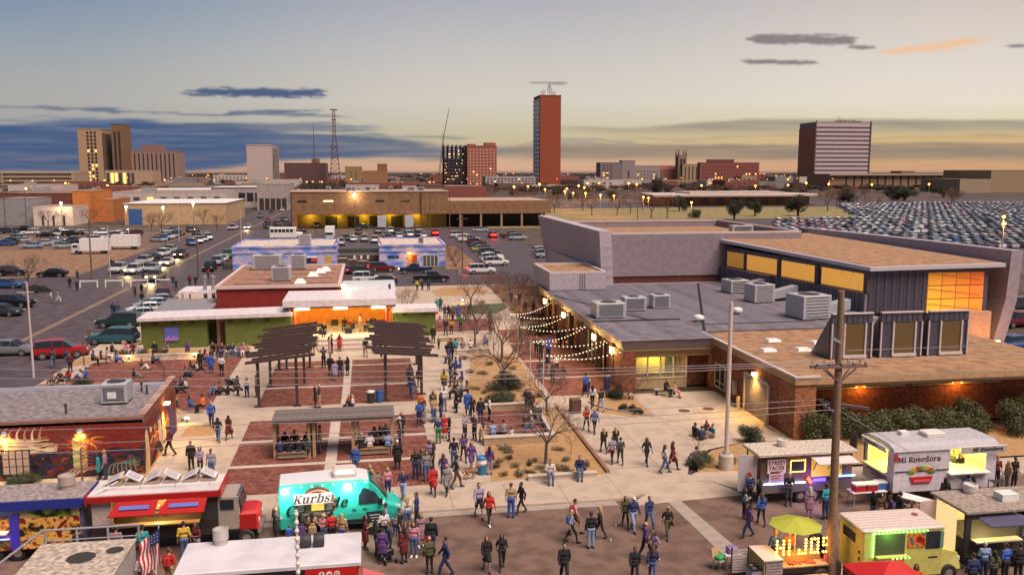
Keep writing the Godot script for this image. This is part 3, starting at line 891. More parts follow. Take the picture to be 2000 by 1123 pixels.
func build_middle_blocks()->void:
	var brick:=mat(C(.34,.195,.105),.88,.0,"brick",3.2,"soft",9.)
	var d:=T("depot_building","long tan brick depot with slit windows over yellow lit loading bays","depot",V(1,-.12,270))
	W(d,"upper_wall",Q(-22.3,24.4,4.1,10.8,267,303),brick)
	W(d,"recessed_wall",Q(-22.3,24.4,-.12,4.09,273,302),mat(C(.50,.38,.10),.85,.0,"soft",6.))
	W(d,"end_pier",Q(-22.3,-20.6,-.12,4.095,267.02,272.99),brick)
	W(d,"corner_pipe",Q(-22.2,-21.9,0,10.6,266.6,266.98),mat(C(.1,.05,.04),.8))
	W(d,"corner_pipe",Q(16.1,16.4,0,10.7,266.6,266.98),mat(C(.1,.05,.04),.8))
	W(d,"low_wing_wall",Q(24.42,56.7,4.,7.9,268,300),brick)
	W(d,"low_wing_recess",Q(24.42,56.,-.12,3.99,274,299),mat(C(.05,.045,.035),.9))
	for k in 5: W(d,"wing_column",Q(28+k*6.4,28.6+k*6.4,-.12,3.99,268.1,268.8),mat(C(.30,.2,.13),.85))
	W(d,"roof",rect(-22.,24.2,267.3,302.7,10.86),mat(C(.42,.30,.24),.95,.0,"blotch",9.))
	W(d,"low_wing_roof",rect(24.6,56.4,268.3,299.7,7.96),mat(C(.46,.30,.22),.95,.0,"blotch",9.))
	var rim:=MB.new()
	for s in [[-22.5,24.6,266.8,267.25],[-22.5,-22.05,267.25,303],[24.2,24.6,267.25,303]]: rim.add(Q(s[0],s[1],10.81,11.05,s[2],s[3]))
	W(d,"coping",rim,mat(C(.52,.40,.30),.8))
	for k in 4:
		var lit:=k==1
		W(d,"slit_window",Q([-20.3,-12.75,2.6,10.1][k],[-17.6,-9.9,5.2,12.8][k],7.85,8.35,266.9,267.2),glow(Color(1,.85,.55),1.2) if lit else M.window)
	for k in 4:
		W(d,"bay_door",Q(-12.5+k*6.6,-9.+k*6.6,-.12,3.2,272.9,273.2),mat(C(.06,.055,.04),.8))
	for k in 5:
		var e:=-17.+k*8.
		W(d,"bay_lamp",bx(V(e,3.95,271.5),K(1.6,.12,.3)),glow(Color(1.,.85,.35),4.))
		omni(d,V(e,3.6,271.4)-d.position,Color(1.,.82,.3),2.4,.3)
	var vents:=RandomNumberGenerator.new(); vents.seed=3
	for k in 7:
		ac_unit("roof_unit","small grey air unit on the roof of the long tan depot",vents.randf_range(-19,20),10.87,vents.randf_range(272,295),K(vents.randf_range(1.2,2.6),vents.randf_range(.8,1.4),1.6),"air units on the depot roof")
	var paint:=cloud_paint()
	for k in 2:
		var e0: float=[-23.4,2.][k]; var e1: float=[-5.6,13.9][k]
		var o:=T("painted_building",["long low building painted in blue and pink cloud patches with a yellow door","short low building painted in blue and pink cloud patches with a glazed roller door"][k],"building",V((e0+e1)/2,-.12,158))
		W(o,"wall",Q(e0,e1,-.12,3.55,158,175),paint)
		W(o,"fascia",Q(e0-.08,e1+.08,2.62,2.74,157.9,158.2),mat(C(.2,.25,.5),.8))
		var cap:=MB.new()
		for s in [[e0-.1,e1+.1,157.88,158.3],[e0-.1,e1+.1,174.8,175.1],[e0-.1,e0+.3,158.3,174.8],[e1-.3,e1+.1,158.3,174.8]]: cap.add(Q(s[0],s[1],3.553,3.9,s[2],s[3]))
		W(o,"parapet",cap,paint)
		W(o,"roof",rect(e0+.3,e1-.3,158.3,174.8,3.7),mat(C(.62,.52,.44),.9,.0,"soft",5.,"blotch",7.))
		if k==0:
			W(o,"door",Q(-7.45,-6.5,.0,2.05,157.93,158.05),mat(C(.55,.36,.04),.6))
			W(o,"awning",Q(-12.6,-8.9,1.85,2.05,156.9,157.98),M.white)
			W(o,"awning_end",Q(-9.9,-8.85,1.2,1.849,156.9,157.97),mat(C(.5,.06,.03),.7))
		else:
			W(o,"door_recess",Q(7.,8.75,-.1,2.1,157.95,158.1),mat(C(.62,.26,.05),.8))
			W(o,"door",Q(7.9,8.7,-.1,2.,157.88,157.94),mat(C(.3,.05,.02),.6))
			W(o,"door_lamp",bx(V(7.5,2.3,157.8),K(.2,.2,.2)),glow(Color(1,.7,.3),5))
			omni(o,V(7.5,2.1,157.3)-o.position,Color(1,.7,.3),1.2,.15)
			W(o,"strip_window",Q(3.5,5.5,1.55,1.9,157.93,158.05),M.window)
			var rd:=W(o,"roller_door",Q(9.75,12.6,-.1,2.,157.93,158.05),M.white)
			for i in 4:
				for j in 5: U(rd,"pane",Q(9.85+i*.69,10.42+i*.69,.02+j*.39,.32+j*.39,157.9,157.925),M.window)
	ac_unit("rooftop_unit","square brown air unit on the longer cloud painted building",-11.2,3.72,162.,K(2.2,1.8,1.8))
	ac_unit("rooftop_unit","small air unit on the shorter cloud painted building",9.8,3.72,163.,K(.9,1.,.9))
	var g:=T("yard_gate","dark iron and timber yard gate under two curved beams between the painted buildings","gate",V(-1.8,-.12,160))
	for k in 4:
		var p:=W(g,"gate_panel",Q(-5.4+k*1.84,-3.7+k*1.84,-.05,1.9,160,160.06),mat(C(.05,.04,.04),.8))
		for i in 7:
			U(p,"slat",Q(-5.35+k*1.84,-3.75+k*1.84,.02+i*.27,.16+i*.27,159.93,159.99),mat(C(.14,.085,.06),.85) if (k+i)%5 else M.white)
	for s in 2:
		var b:=MB.new()
		for i in 8:
			var t0:=i/8.; var t1:=(i+1)/8.
			var sx: float=[-5.5,1.9][s]; var dx: float=[-.9,.9][s]
			b.tube(V(sx+dx*t0*t0,4.6-1.5*t0*t0,166-t0*6),V(sx+dx*t1*t1,4.6-1.5*t1*t1,166-t1*6),.14,.14,5)
		W(g,"curved_beam",b,mat(C(.22,.09,.05),.7))
	W(g,"upper_fence",Q(-5.4,1.8,2.15,2.9,162.,162.05),mat(C(.05,.06,.05),.6))
	for k in 3: W(g,"poster",Q(-2.6+k*1.2,-2.2+k*1.2,1.2,1.9,159.86,159.9),M.white)
func build_stage()->void:
	var green:=mat(C(.135,.175,.035),.8,.0,"grain",1.2,"soft",4.)
	var fascia:=mat(C(.66,.60,.62),.5,.0,"soft",4.)
	var o:=T("stage_building","plaza stage with orange back wall, white canopy, green wings and a big red box behind","stage",V(-6,0,87.4))
	W(o,"wing_wall",Q(-21.7,-15.6,0,2.75,87.4,91.),green)
	W(o,"wing_wall",Q(-13.9,-7.62,0,2.85,87.4,91.),green)
	W(o,"doorway_side",Q(-15.6,-14.9,0,2.75,88.9,91),mat(C(.03,.04,.02),.9))
	W(o,"doorway_wall",Q(-14.9,-13.9,0,2.75,88.6,91),mat(C(.42,.30,.22),.85))
	W(o,"door",Q(-14.55,-13.95,.05,2.3,88.5,88.59),mat(C(.13,.025,.015),.6))
	var wr:=MB.new()
	wr.hexa([V(-21.9,2.76,86.9),V(-7.5,2.9,86.9),V(-7.5,2.9,91.2),V(-21.9,2.76,91.2),V(-21.9,3.05,86.9),V(-7.5,3.28,86.9),V(-7.5,3.28,91.2),V(-21.9,3.05,91.2)])
	W(o,"wing_roof",wr,fascia)
	for k in 7:
		W(o,"wall_lamp",Q(-20.6+k*1.75,-20.2+k*1.75,2.45,2.53,87.2,87.395),M.dark)
	var mural:=W(o,"wall_panel",Q(-19.55,-18.25,.72,2.05,87.3,87.39),mat(C(.11,.13,.50),.7,.0,"soft",.9))
	for k in 8:
		U(mural,"painted_figure",Q(-19.5+k*.155,-19.4+k*.155,.78,1.+.12*(k%3),87.285,87.298),mat(C(.5,.2,.55),.7))
	W(o,"wing_wall",Q(2.45,6.8,0,2.6,89.6,92.4),green)
	W(o,"wing_roof",Q(2.3,7.,2.61,3.,89.2,92.6),fascia)
	for k in 2: W(o,"wall_lamp",Q(3.4+k*2.,3.8+k*2.,2.3,2.38,89.4,89.595),M.dark)
	W(o,"stage_floor",Q(-7.6,2.4,0,.9,91.01,93.6),M.concrete_pale)
	W(o,"stage_floor",Q(-7.6,-4.92,0,.9,86.6,91.),M.concrete_pale)
	W(o,"stage_floor",Q(3.32,3.9,0,.9,86.6,89.5),M.concrete_pale)
	W(o,"back_wall",Q(-7.6,2.4,.9,3.75,93.61,94.),mat(C(.68,.23,.025),.75,.0,"soft",4.))
	W(o,"side_wall",Q(-7.62,-7.3,.9,3.7,91.,93.6),mat(C(.68,.23,.025),.75))
	W(o,"side_wall",Q(2.1,2.4,.9,3.7,91.6,93.6),mat(C(.68,.23,.025),.75))
	W(o,"canopy",Q(-8.35,2.68,3.78,4.42,86.9,94.2),fascia)
	W(o,"canopy_edge",Q(-8.3,2.63,3.6,3.775,87.1,94.1),M.dark)
	for k in 2:
		var e: float=[-7.35,1.75][k]
		var c:=MB.new()
		c.tube(V(e,.0,87.6),V(e,3.6,87.6),.16,.16,10)
		for s in [-1,1]: c.tube(V(e,2.9,87.6),V(e+s*.6,3.6,87.6),.06,.06,6)
		W(o,"column",c,mat(C(.5,.055,.025),.5))
	for k in 3:
		var e: float=[-6.5,-2.8,.9][k]
		W(o,"stage_light",bx(V(e,3.56,86.95),K(1.35,.14,.16)),glow(Color(1.,.93,.72),9.))
		omni(o,V(e,3.35,87.3)-o.position,Color(1.,.88,.58),4.2,.3)
		omni(o,V(e,3.3,91.4)-o.position,Color(1.,.84,.5),1.9,.3)
	var red:=mat(C(.30,.022,.016),.8,.0,"grain",1.5,"soft",5.)
	W(o,"red_box",Q(-15.8,-3.1,0,4.7,94.7,116),red)
	var cap:=MB.new()
	for s in [[-16,-2.95,94.5,94.9],[-16,-2.95,115.8,116.2],[-16,-15.6,94.9,115.8],[-3.3,-2.95,94.9,115.8]]: cap.add(Q(s[0],s[1],4.703,5.,s[2],s[3]))
	W(o,"coping",cap,mat(C(.55,.42,.38),.7))
	W(o,"roof",rect(-15.6,-3.3,94.9,115.8,4.82),mat(C(.40,.21,.145),.95,.0,"blotch",6.,"grain",.8))
	var seam:=MB.new()
	for k in 4: seam.add(Q(-14.5+k*.6,-4.,4.83,4.86,97.5+k*4.4,97.6+k*4.4))
	W(o,"roof_seams",seam,M.dark)
	var rib:=MB.new()
	var low:=MB.new()
	low.hexa([V(-21.4,2.9,91.25),V(-15.85,2.9,91.25),V(-15.85,3.1,98),V(-21.4,3.1,98),V(-21.4,3.1,91.25),V(-15.85,3.1,91.25),V(-15.85,3.32,98),V(-21.4,3.32,98)])
	W(o,"metal_roof",low,mat(C(.34,.33,.35),.5,.3,"soft",4.))
	for k in 14: rib.add(bx(V(-21.2+k*.4,3.25,94.6),K(.05,.06,6.7),Basis(Vector3.RIGHT,.032)))
	tag(W(o,"roof_ribs",rib,mat(C(.30,.29,.31),.5,.3)),"","","","stuff")
	W(o,"low_roof_wall",Q(-21.2,-15.85,0,2.89,91.3,97.8),green)
	W(o,"porch_roof",Q(-20.3,-15.85,3.85,4.1,97.9,102.6),fascia)
	for k in 4: W(o,"porch_post",Q(-20.+(k%2)*3.6,-19.85+(k%2)*3.6,0,3.84,98.2+(k/2)*4.,98.35+(k/2)*4.),M.white)
	for k in 2:
		var f:=MB.new()
		f.lathe(V(-17.6+k*.85,3.2,98.6),[[.2,0],[.2,2.2],[.28,2.22],[.28,2.5],[.0,2.6]],10)
		W(o,"flue",f,M.steel)
	var arch:=MB.new()
	for i in 8:
		var t0:=i/8.; var t1:=(i+1)/8.
		arch.hexa([V(-2.9,3.9+sin(t0*PI*.75)*.5,95+t0*7),V(2.9,3.9+sin(t0*PI*.75)*.5,95+t0*7),V(2.9,3.9+sin(t1*PI*.75)*.5,95+t1*7),V(-2.9,3.9+sin(t1*PI*.75)*.5,95+t1*7),V(-2.9,4.1+sin(t0*PI*.75)*.5,95+t0*7),V(2.9,4.1+sin(t0*PI*.75)*.5,95+t0*7),V(2.9,4.1+sin(t1*PI*.75)*.5,95+t1*7),V(-2.9,4.1+sin(t1*PI*.75)*.5,95+t1*7)])
	W(o,"curved_roof",arch,mat(C(.62,.62,.66),.4,.1,"soft",5.))
	W(o,"vent_slot",Q(2.1,2.35,4.,4.9,94.25,94.6),M.dark)
	var glo:=W(o,"roof_lamp",bx(V(-2.7,4.75,94.9),K(.35,.3,.25)),glow(Color(1,.9,.65),9.))
	omni(o,V(-2.2,4.9,95.3)-o.position,Color(1,.88,.6),1.6,.15)
	for k in 2: ac_unit("rooftop_unit",["purple grey air unit nearer the front of the red stage box roof","large air unit at the back edge of the red stage box roof"][k],[-9.6,-12.4][k],4.83,[100.2,112.5][k],K(2.1,1.5,1.9) if k==0 else K(3.6,1.7,2.2))
	ac_unit("rooftop_unit","second air unit beside the large one at the back of the red stage box roof",-8.6,4.83,112.,K(1.8,1.7,1.9))
	for k in 4:
		var m:=MB.new()
		m.hexa([K(-.65,0,-.65),K(.65,0,-.65),K(.65,0,.65),K(-.65,0,.65),K(-.3,.5,-.3),K(.3,.5,-.3),K(.3,.5,.3),K(-.3,.5,.3)])
		S1("roof_skylight","white pyramid skylight on the red stage box roof","skylight",m,M.white,V([-7.4,-6.4,-5.7,-5.2][k],4.83,[97.6,104.,107.4,109.5][k]),.0,"skylights on the red box roof")
	for k in 5:
		var m:=MB.new()
		m.cbox(K(0,.3,0),K(.7,.6,.45),.04)
		var a:=S1("stage_speaker",["black floor speaker before the seated guitarist","black speaker box in the middle of the stage front","black amplifier at the back of the stage","black amplifier behind the drummer","black case by the right end of the stage"][k],"speaker",m,M.black,V([-4.6,-2.1,-3.6,.4,1.2][k],.9,[87.6,87.8,92.6,92.6,91.6][k]))
		U(a,"speaker_grille",bx(K(0,.3,.235),K(.58,.46,.02)),M.dark)
	var dr:=T("drum_kit","small drum kit at the back of the stage","drums",V(-1.9,.9,91.6))
	for q in [[0,.3,0,.3,.4],[-.5,.45,.2,.18,.3],[.5,.45,.2,.18,.3]]:
		var m:=MB.new()
		m.lathe(K(q[0],q[1]-q[4]/2,q[2]),[[0,0],[q[3],0],[q[3],q[4]],[0,q[4]]],12)
		U(dr,"drum",m,mat(C(.3,.05,.04),.4))
	for q in [[-.8,.9],[.8,.95]]:
		var m:=MB.new()
		m.tube(K(q[0],0,-.2),K(q[0],q[1],-.2),.012,.012,5)
		m.lathe(K(q[0],q[1],-.2),[[.2,0],[0,.03]],12)
		U(dr,"cymbal",m,mat(C(.55,.38,.1),.3,.8))
	for k in 2:
		var e0: float=[-8.7,.02][k]; var e1: float=[-4.2,4.62][k]
		var h0: float=[3.55,4.][k]; var h1: float=[4.,3.6][k]
		var s:=T("slatted_shade",["rust brown steel shade of thirteen slats tilting up towards the stage middle on its left","rust brown steel shade of thirteen slats tilting up towards the stage middle on its right"][k],"shade structure",V((e0+e1)/2,0,69))
		var rust:=mat(C(.055,.03,.028),.7,.0,"soft",1.)
		for i in 13:
			var n:=62.4+i*1.11
			var m:=MB.new()
			var j0:=.35*sin(i*1.9+k) ; var j1:=.3*cos(i*2.3)
			m.hexa([V(e0+j0,h0-.04,n),V(e1+j1,h1-.04,n+.15),V(e1+j1,h1-.04,n+.4),V(e0+j0,h0-.04,n+.25),V(e0+j0,h0+.14,n),V(e1+j1,h1+.14,n+.15),V(e1+j1,h1+.14,n+.4),V(e0+j0,h0+.14,n+.25)])
			W(s,"slat",m,rust)
		for q in ([[-8.05,64.05],[-7.87,70.2],[-7.76,76.2],[-5.33,63.9],[-5.26,70.45],[-5.21,76.7]] if k==0 else [[1.08,64.3],[1.25,71.6],[1.4,78.6],[3.85,65.8],[3.95,71.2],[4.05,76.4]]):
			var top:=lerpf(h0,h1,(q[0]-e0)/(e1-e0))-.24
			var p:=W(s,"post",Q(q[0]-.1,q[0]+.1,.05,top,q[1]-.1,q[1]+.1),rust)
			U(p,"base_plate",Q(q[0]-.32,q[0]+.32,.005,.055,q[1]-.22,q[1]+.22),rust)
		for b in 2:
			var e:=lerpf(e0,e1,[.17,.77][b]); var h:=lerpf(h0,h1,[.17,.77][b])
			W(s,"beam",Q(e-.07,e+.07,h-.24,h-.05,62.6,76.6),rust)
	var w:=T("picnic_shelter","weathered timber shelter with a flat plank roof over two picnic booths","shelter",V(-2.2,0,52.7))
	for i in 10:
		var n:=51.35+i*.26
		W(w,"plank",Q(-5.8+.03*sin(i*3.),1.35+.04*cos(i*2.),2.4+.008*(i%3),2.46+.008*(i%3),n,n+.235),mat(C(.20,.165,.15)*(.85+.05*(i*7%5)),.9,.0,"streak",1.3))
	for q in [-5.7,-3.72,-3.42,-1.12,-.86,1.22]:
		for n in [51.9,53.55]: W(w,"post",Q(q-.09,q+.09,.005,2.39,n-.09,n+.09),mat(C(.46,.30,.17),.85,.0,"streak",1.2))
	for n in [51.9,53.55]: W(w,"beam",Q(-5.8,1.35,2.2,2.385,n-.14,n-.1),mat(C(.40,.27,.16),.85,.0,"streak",1.2))
	for k in 2:
		var e0: float=[-5.55,-.75][k]; var e1: float=[-3.85,1.05][k]
		W(w,"tabletop",Q(e0,e1,.70,.76,52.4,53.1),M.wood)
		for n in [51.75,53.4]:
			W(w,"bench",Q(e0,e1,.40,.46,n-.2,n+.2),M.wood)
		W(w,"end_board",Q(e0,e1,.1,.38,51.62,51.66),mat(C(.36,.27,.18),.9,.0,"streak",1.2))
func build_museum()->void:
	var brick:=mat(C(.30,.105,.055),.88,.0,"brick",2.6,"soft",5.)
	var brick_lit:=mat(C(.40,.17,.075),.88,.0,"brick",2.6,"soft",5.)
	var metal_roof:=mat(C(.25,.225,.265),.6,.0,"soft",6.,"blotch",9.)
	var stucco:=mat(C(.31,.25,.285),.92,.0,"grain",1.1,"soft",5.)
	var concrete:=mat(C(.48,.42,.48),.85,.0,"soft",3.,"fine",.8)
	var roofing:=mat(C(.42,.24,.13),.95,.0,"grain",1.3,"blotch",8.)
	var clad:=mat(C(.105,.105,.15),.4,.45,"soft",2.)
	var clad2:=mat(C(.13,.12,.165),.4,.45,"soft",2.)
	var trim:=mat(C(.56,.48,.47),.6,.0,"soft",3.)
	var o:=T("arts_centre","sprawling arts centre of brick, ribbed metal roofs, grey stucco box and slanted concrete wall","arts centre",V(33,0,75))
	W(o,"hall_wall",Q(19.9,41.,0,3.2,66.5,97),brick)
	W(o,"hall_soffit",Q(19.3,41.3,3.2,3.34,63.9,97),mat(C(.40,.28,.16),.8))
	var fas:=MB.new()
	fas.hexa([V(19.25,3.35,63.85),V(26.9,3.35,63.85),V(26.9,3.35,97),V(19.25,3.35,97),V(19.,4.08,63.6),V(26.9,4.08,63.6),V(26.9,4.08,97),V(19.,4.08,97)])
	fas.add(Q(26.9,45,3.35,4.08,66.4,98))
	W(o,"hall_fascia",fas,mat(C(.23,.18,.18),.7,.0,"soft",2.5))
	W(o,"hall_roof",flat([[18.9,63.5],[26.95,63.5],[26.95,66.35],[45.,66.35],[44.6,75],[41.6,98],[28.,98],[18.9,91.5]],4.1),metal_roof)
	var rib:=MB.new()
	for k in 62:
		var n:=63.9+k*.52
		rib.add(Q(18.95,26.9 if n<66.5 else 44.4-(n-66)*.085,4.1,4.16,n,n+.06))
	tag(W(o,"roof_ribs",rib,metal_roof),"","","","stuff")
	var ln:=MB.new()
	ln.add(Q(18.95,26.9,4.16,4.2,72.1,72.25))
	ln.add(Q(27.,38.,4.16,4.2,69.1,69.25))
	ln.tube(V(26.9,4.2,66.5),V(37.5,4.2,95),.09,.09,5)
	ln.tube(V(19.,4.2,88),V(24.,4.2,72),.04,.04,5)
	W(o,"roof_pipe",ln,M.dark)
	for k in 6:
		W(o,"pier",Q(19.15,19.6,0,3.34,66.3+k*5.1,66.75+k*5.1),mat(C(.10,.06,.06),.8))
	W(o,"glass_doors",Q(19.7,19.88,.05,2.7,70.9,76.2),M.window)
	for k in 5: W(o,"door_frame",Q(19.6,19.69,.05,2.75,70.85+k*1.3,70.98+k*1.3),mat(C(.5,.44,.4),.6))
	for n in [66.4,72.,83.9,93.2]:
		var l:=T("wall_lamp","glowing shell lamp on the patio wall, %s the lit picture window"%{66.4: "next to",72.: "second from",83.9: "third from",93.2: "farthest from"}[n],"wall lamp",V(19.,2.95,n),.0,"patio wall lamps")
		U(l,"lamp_shade",bx(K(.12,.16,0),K(.24,.06,.5)),M.grey)
		U(l,"lamp_bulb",bx(K(.08,.02,0),K(.22,.22,.46)),glow(Color(1.,.86,.5),8.))
		U(l,"lamp_bulb",bx(K(.08,-.26,0),K(.22,.22,.46)),glow(Color(1.,.86,.5),8.))
		omni(l,K(-.25,-.1,0),Color(1.,.8,.45),3.,.2)
	W(o,"bay_pier",Q(19.25,20.35,0,3.19,63.9,66.49),brick)
	W(o,"bay_pier",Q(24.75,26.59,0,3.19,65.2,66.49),brick)
	W(o,"bay_lintel",Q(20.36,26.58,2.62,3.19,64.3,64.9),mat(C(.46,.33,.17),.8,.0,"soft",2.))
	W(o,"bay_panel",Q(20.36,24.74,0,.78,64.6,64.9),mat(C(.46,.34,.17),.8,.0,"soft",2.))
	var fr:=MB.new()
	for k in 5: fr.add(Q(20.4+k*1.06,20.5+k*1.06,.79,2.61,64.55,64.7))
	for h in [.79,1.22,2.53]: fr.add(Q(20.51,24.63,h,h+.08,64.56,64.69))
	W(o,"window_frame",fr,mat(C(.5,.42,.3),.6))
	for k in 4: W(o,"pane",Q(20.5+k*1.06,21.46+k*1.06,.87,2.52,64.62,64.635),glass(Color(.8,.8,.7),.15))
	W(o,"room_wall",Q(20.36,24.74,.79,2.61,66.3,66.48),mat(C(.52,.46,.16),.85))
	W(o,"room_screen",Q(23.4,24.3,.9,2.5,65.9,66.),M.dark)
	W(o,"ceiling_lamp",bx(V(22.4,3.1,65.6),K(2.6,.06,.6)),glow(Color(1.,.92,.5),4.))
	omni(o,V(22.4,2.5,65.7)-o.position,Color(1.,.9,.45),2.2,.3)
	W(o,"block_wall",Q(26.6,47.5,0,3.55,52.6,66.3),brick)
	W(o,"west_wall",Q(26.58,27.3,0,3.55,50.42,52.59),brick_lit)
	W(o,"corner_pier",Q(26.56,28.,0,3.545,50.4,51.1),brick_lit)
	W(o,"block_fascia",Q(26.5,47.8,3.56,4.,50.3,66.35),mat(C(.42,.27,.15),.85,.0,"soft",3.))
	W(o,"block_roof",rect(26.65,47.6,50.45,66.3,4.02),roofing)
	var ed:=MB.new()
	for s in [[26.45,26.7,50.25,66.3],[26.7,28.2,50.25,50.5]]: ed.add(Q(s[0],s[1],4.003,4.12,s[2],s[3]))
	W(o,"roof_edge",ed,trim)
	var sof:=MB.new()
	sof.add(Q(28.3,47.6,3.2,3.555,50.9,52.59))
	W(o,"soffit",sof,mat(C(.42,.32,.2),.85))
	W(o,"roller_door",Q(26.5,26.578,0,2.65,54.,57.6),mat(C(.30,.24,.22),.6,.0,"soft",2.))
	var sl:=MB.new()
	for k in 18: sl.add(Q(26.47,26.498,.06+k*.145,.15+k*.145,54.05,57.55))
	tag(W(o,"door_slats",sl,mat(C(.27,.21,.2),.6)),"","","","stuff")
	var jm:=MB.new()
	for s in [[53.85,53.99],[57.61,57.8]]: jm.add(Q(26.42,26.575,0,2.72,s[0],s[1]))
	jm.add(Q(26.42,26.575,2.66,2.8,53.99,57.6))
	W(o,"door_frame",jm,trim)
	for n in [53.5,58.1]:
		var b:=MB.new()
		b.lathe(V(26.2,0,n),[[.14,0],[.14,.8],[.08,.9],[0,.92]],10)
		W(o,"bollard",b,mat(C(.55,.42,.24),.6))
	W(o,"wall_lamp",bx(V(26.35,3.02,55.9),K(.3,.16,.3)),glow(Color(1,.86,.5),9.))
	spot(o,V(26.15,2.9,55.9)-o.position,V(25.6,0,55.9)-o.position,Color(1,.8,.42),12.,75.,.15)
	var wf:=MB.new()
	for k in 3: wf.add(Q(26.48,26.578,.4,2.3,61.2+k*.95,61.32+k*.95))
	for h in [.4,.85,2.22]: wf.add(Q(26.49,26.575,h,h+.09,61.33,63.1))
	W(o,"window_frame",wf,mat(C(.5,.42,.32),.6))
	for k in 2: W(o,"pane",Q(26.54,26.577,.5,2.21,61.33+k*.95,62.14+k*.95),M.window)
	W(o,"meter_box",Q(26.3,26.577,.7,1.7,59.2,59.5),M.grey)
	for k in 4:
		var m:=MB.new()
		m.hexa([K(-.55,0,-.45),K(.55,0,-.45),K(.55,0,.45),K(-.55,0,.45),K(-.45,.18,-.35),K(.45,.18,-.35),K(.45,.18,.35),K(-.45,.18,.35)])
		S1("roof_skylight","small white dome skylight on the tan roof of the arts centre garage","skylight",m,M.white,V([28.6,31.2,33.6,30.6][k],4.03,[58.6,58.4,60.6,62.][k]),.0,"skylights on the garage roof")
	for k in 4:
		var e0: float=[28.9,32.4,36.,39.6][k]+.2
		var sill:=W(o,"strip_window",Q(e0,e0+3.,2.62,3.18,52.5,52.63),mat(C(.46,.36,.24),.7))
		for i in 3: U(sill,"pane",Q(e0+.08+i*.98,e0+.92+i*.98,2.7,3.14,52.46,52.49),M.window if (i+k)%3 else mat(C(.14,.13,.06),.2))
	for e in [32.25,39.45]:
		W(o,"soffit_lamp",bx(V(e,3.16,52.1),K(.3,.08,.25)),glow(Color(1,.75,.4),9.))
		omni(o,V(e,2.95,52.15)-o.position,Color(1,.68,.3),1.8,.12)
	for k in 3:
		var e0: float=[31.5,35.2,38.85][k]; var e1: float=[34.6,38.4,42.][k]
		var m:=MB.new()
		m.ext([V(e0,4.03,55.1),V(e0,7.2,55.1),V(e0,4.03,57.7)],K(e1-e0,0,0))
		var d:=W(o,"roof_monitor",m,clad)
		for i in 8:
			var ee:=lerpf(e0,e1,i/8.)
			U(d,"panel",Q(ee+.02,ee+(e1-e0)/8.-.03,6.55,7.18,55.04,55.095),clad2 if i%2 else clad)
		for i in 6:
			var nn:=55.25+i*.4
			var top:=7.2-(nn-55.1)/2.6*3.17
			U(d,"panel",Q(e0-.045,e0-.003,4.05,top-.45,nn,nn+.36),clad2)
		U(d,"window_sill",Q(e0+.9,e1-.45,4.1,4.3,54.9,55.094),trim)
		U(d,"pane",Q(e0+1.05,e1-.6,4.31,6.5,55.06,55.097),mat(C(.13,.09,.04),.12))
		var ff:=MB.new()
		for s in [[e0,e0+.1],[e1-.1,e1],[e0+.92,e0+1.04],[e1-.59,e1-.47]]: ff.add(Q(s[0],s[1],4.1,6.54,54.98,55.09))
		ff.add(Q(e0,e1,7.19,7.28,54.95,55.2))
		U(d,"window_frame",ff,trim)
	var up:=MB.new()
	var q:=[[41.4,98],[45.2,73],[57.4,73],[55.,104]]
	up.prism(q,4.,8.1)
	W(o,"upper_hall",up,mat(C(.11,.10,.135),.5,.2))
	var rf:=MB.new()
	rf.hexa([V(40.6,8.75,98.6),V(44.9,8.,72.3),V(58.6,8.15,72.3),V(56.4,8.7,105.5),V(40.6,9.1,98.6),V(44.9,8.35,72.3),V(58.6,8.5,72.3),V(56.4,9.05,105.5)])
	W(o,"upper_roof",rf,mat(C(.50,.46,.50),.55))
	var rs:=MB.new()
	rs.hexa([V(41.2,9.,98.2),V(45.2,8.3,72.7),V(58.3,8.4,72.7),V(56.1,9.,105.1),V(41.2,9.12,98.2),V(45.2,8.4,72.7),V(58.3,8.54,72.7),V(56.1,9.09,105.1)])
	W(o,"roof_sheet",rs,roofing)
	var dir:=K(3.8,0,25).normalized()
	var yaw:=Basis(Vector3.UP,atan2(3.8,25.))
	for i in 40:
		var t:=(i+.5)/40.
		var p:=V(lerpf(41.4,45.2,t),0,lerpf(98.,73.,t))
		var out:=K(-25,0,3.8).normalized()*(.75 if t<.42 else .35)
		W(o,"panel",bx(p+out+K(0,4.95,0),K(.07,1.75,.55),yaw),clad if i%2 else clad2)
		W(o,"panel",bx(p+K(-.06,8.-t*.5,0),K(.07,.55,.55),yaw),clad2 if i%2 else clad)
	for s in [[.0,.42,.42],[.42,1.,.2]]:
		var a:=V(lerpf(41.4,45.2,s[0]),0,lerpf(98.,73.,s[0])); var b:=V(lerpf(41.4,45.2,s[1]),0,lerpf(98.,73.,s[1]))
		var w:=K(-25,0,3.8).normalized()
		var l:=MB.new()
		var off: float=.72 if s[0]==.0 else .32
		l.hexa([a+K(0,4.1,0),b+K(0,4.1,0),b+w*off+K(0,4.1,0),a+w*off+K(0,4.1,0),a+K(0,5.95,0),b+K(0,5.95,0),b+w*off+K(0,5.85,0),a+w*off+K(0,5.85,0)])
		W(o,"ledge",l,mat(C(.24,.20,.24),.5,.2))
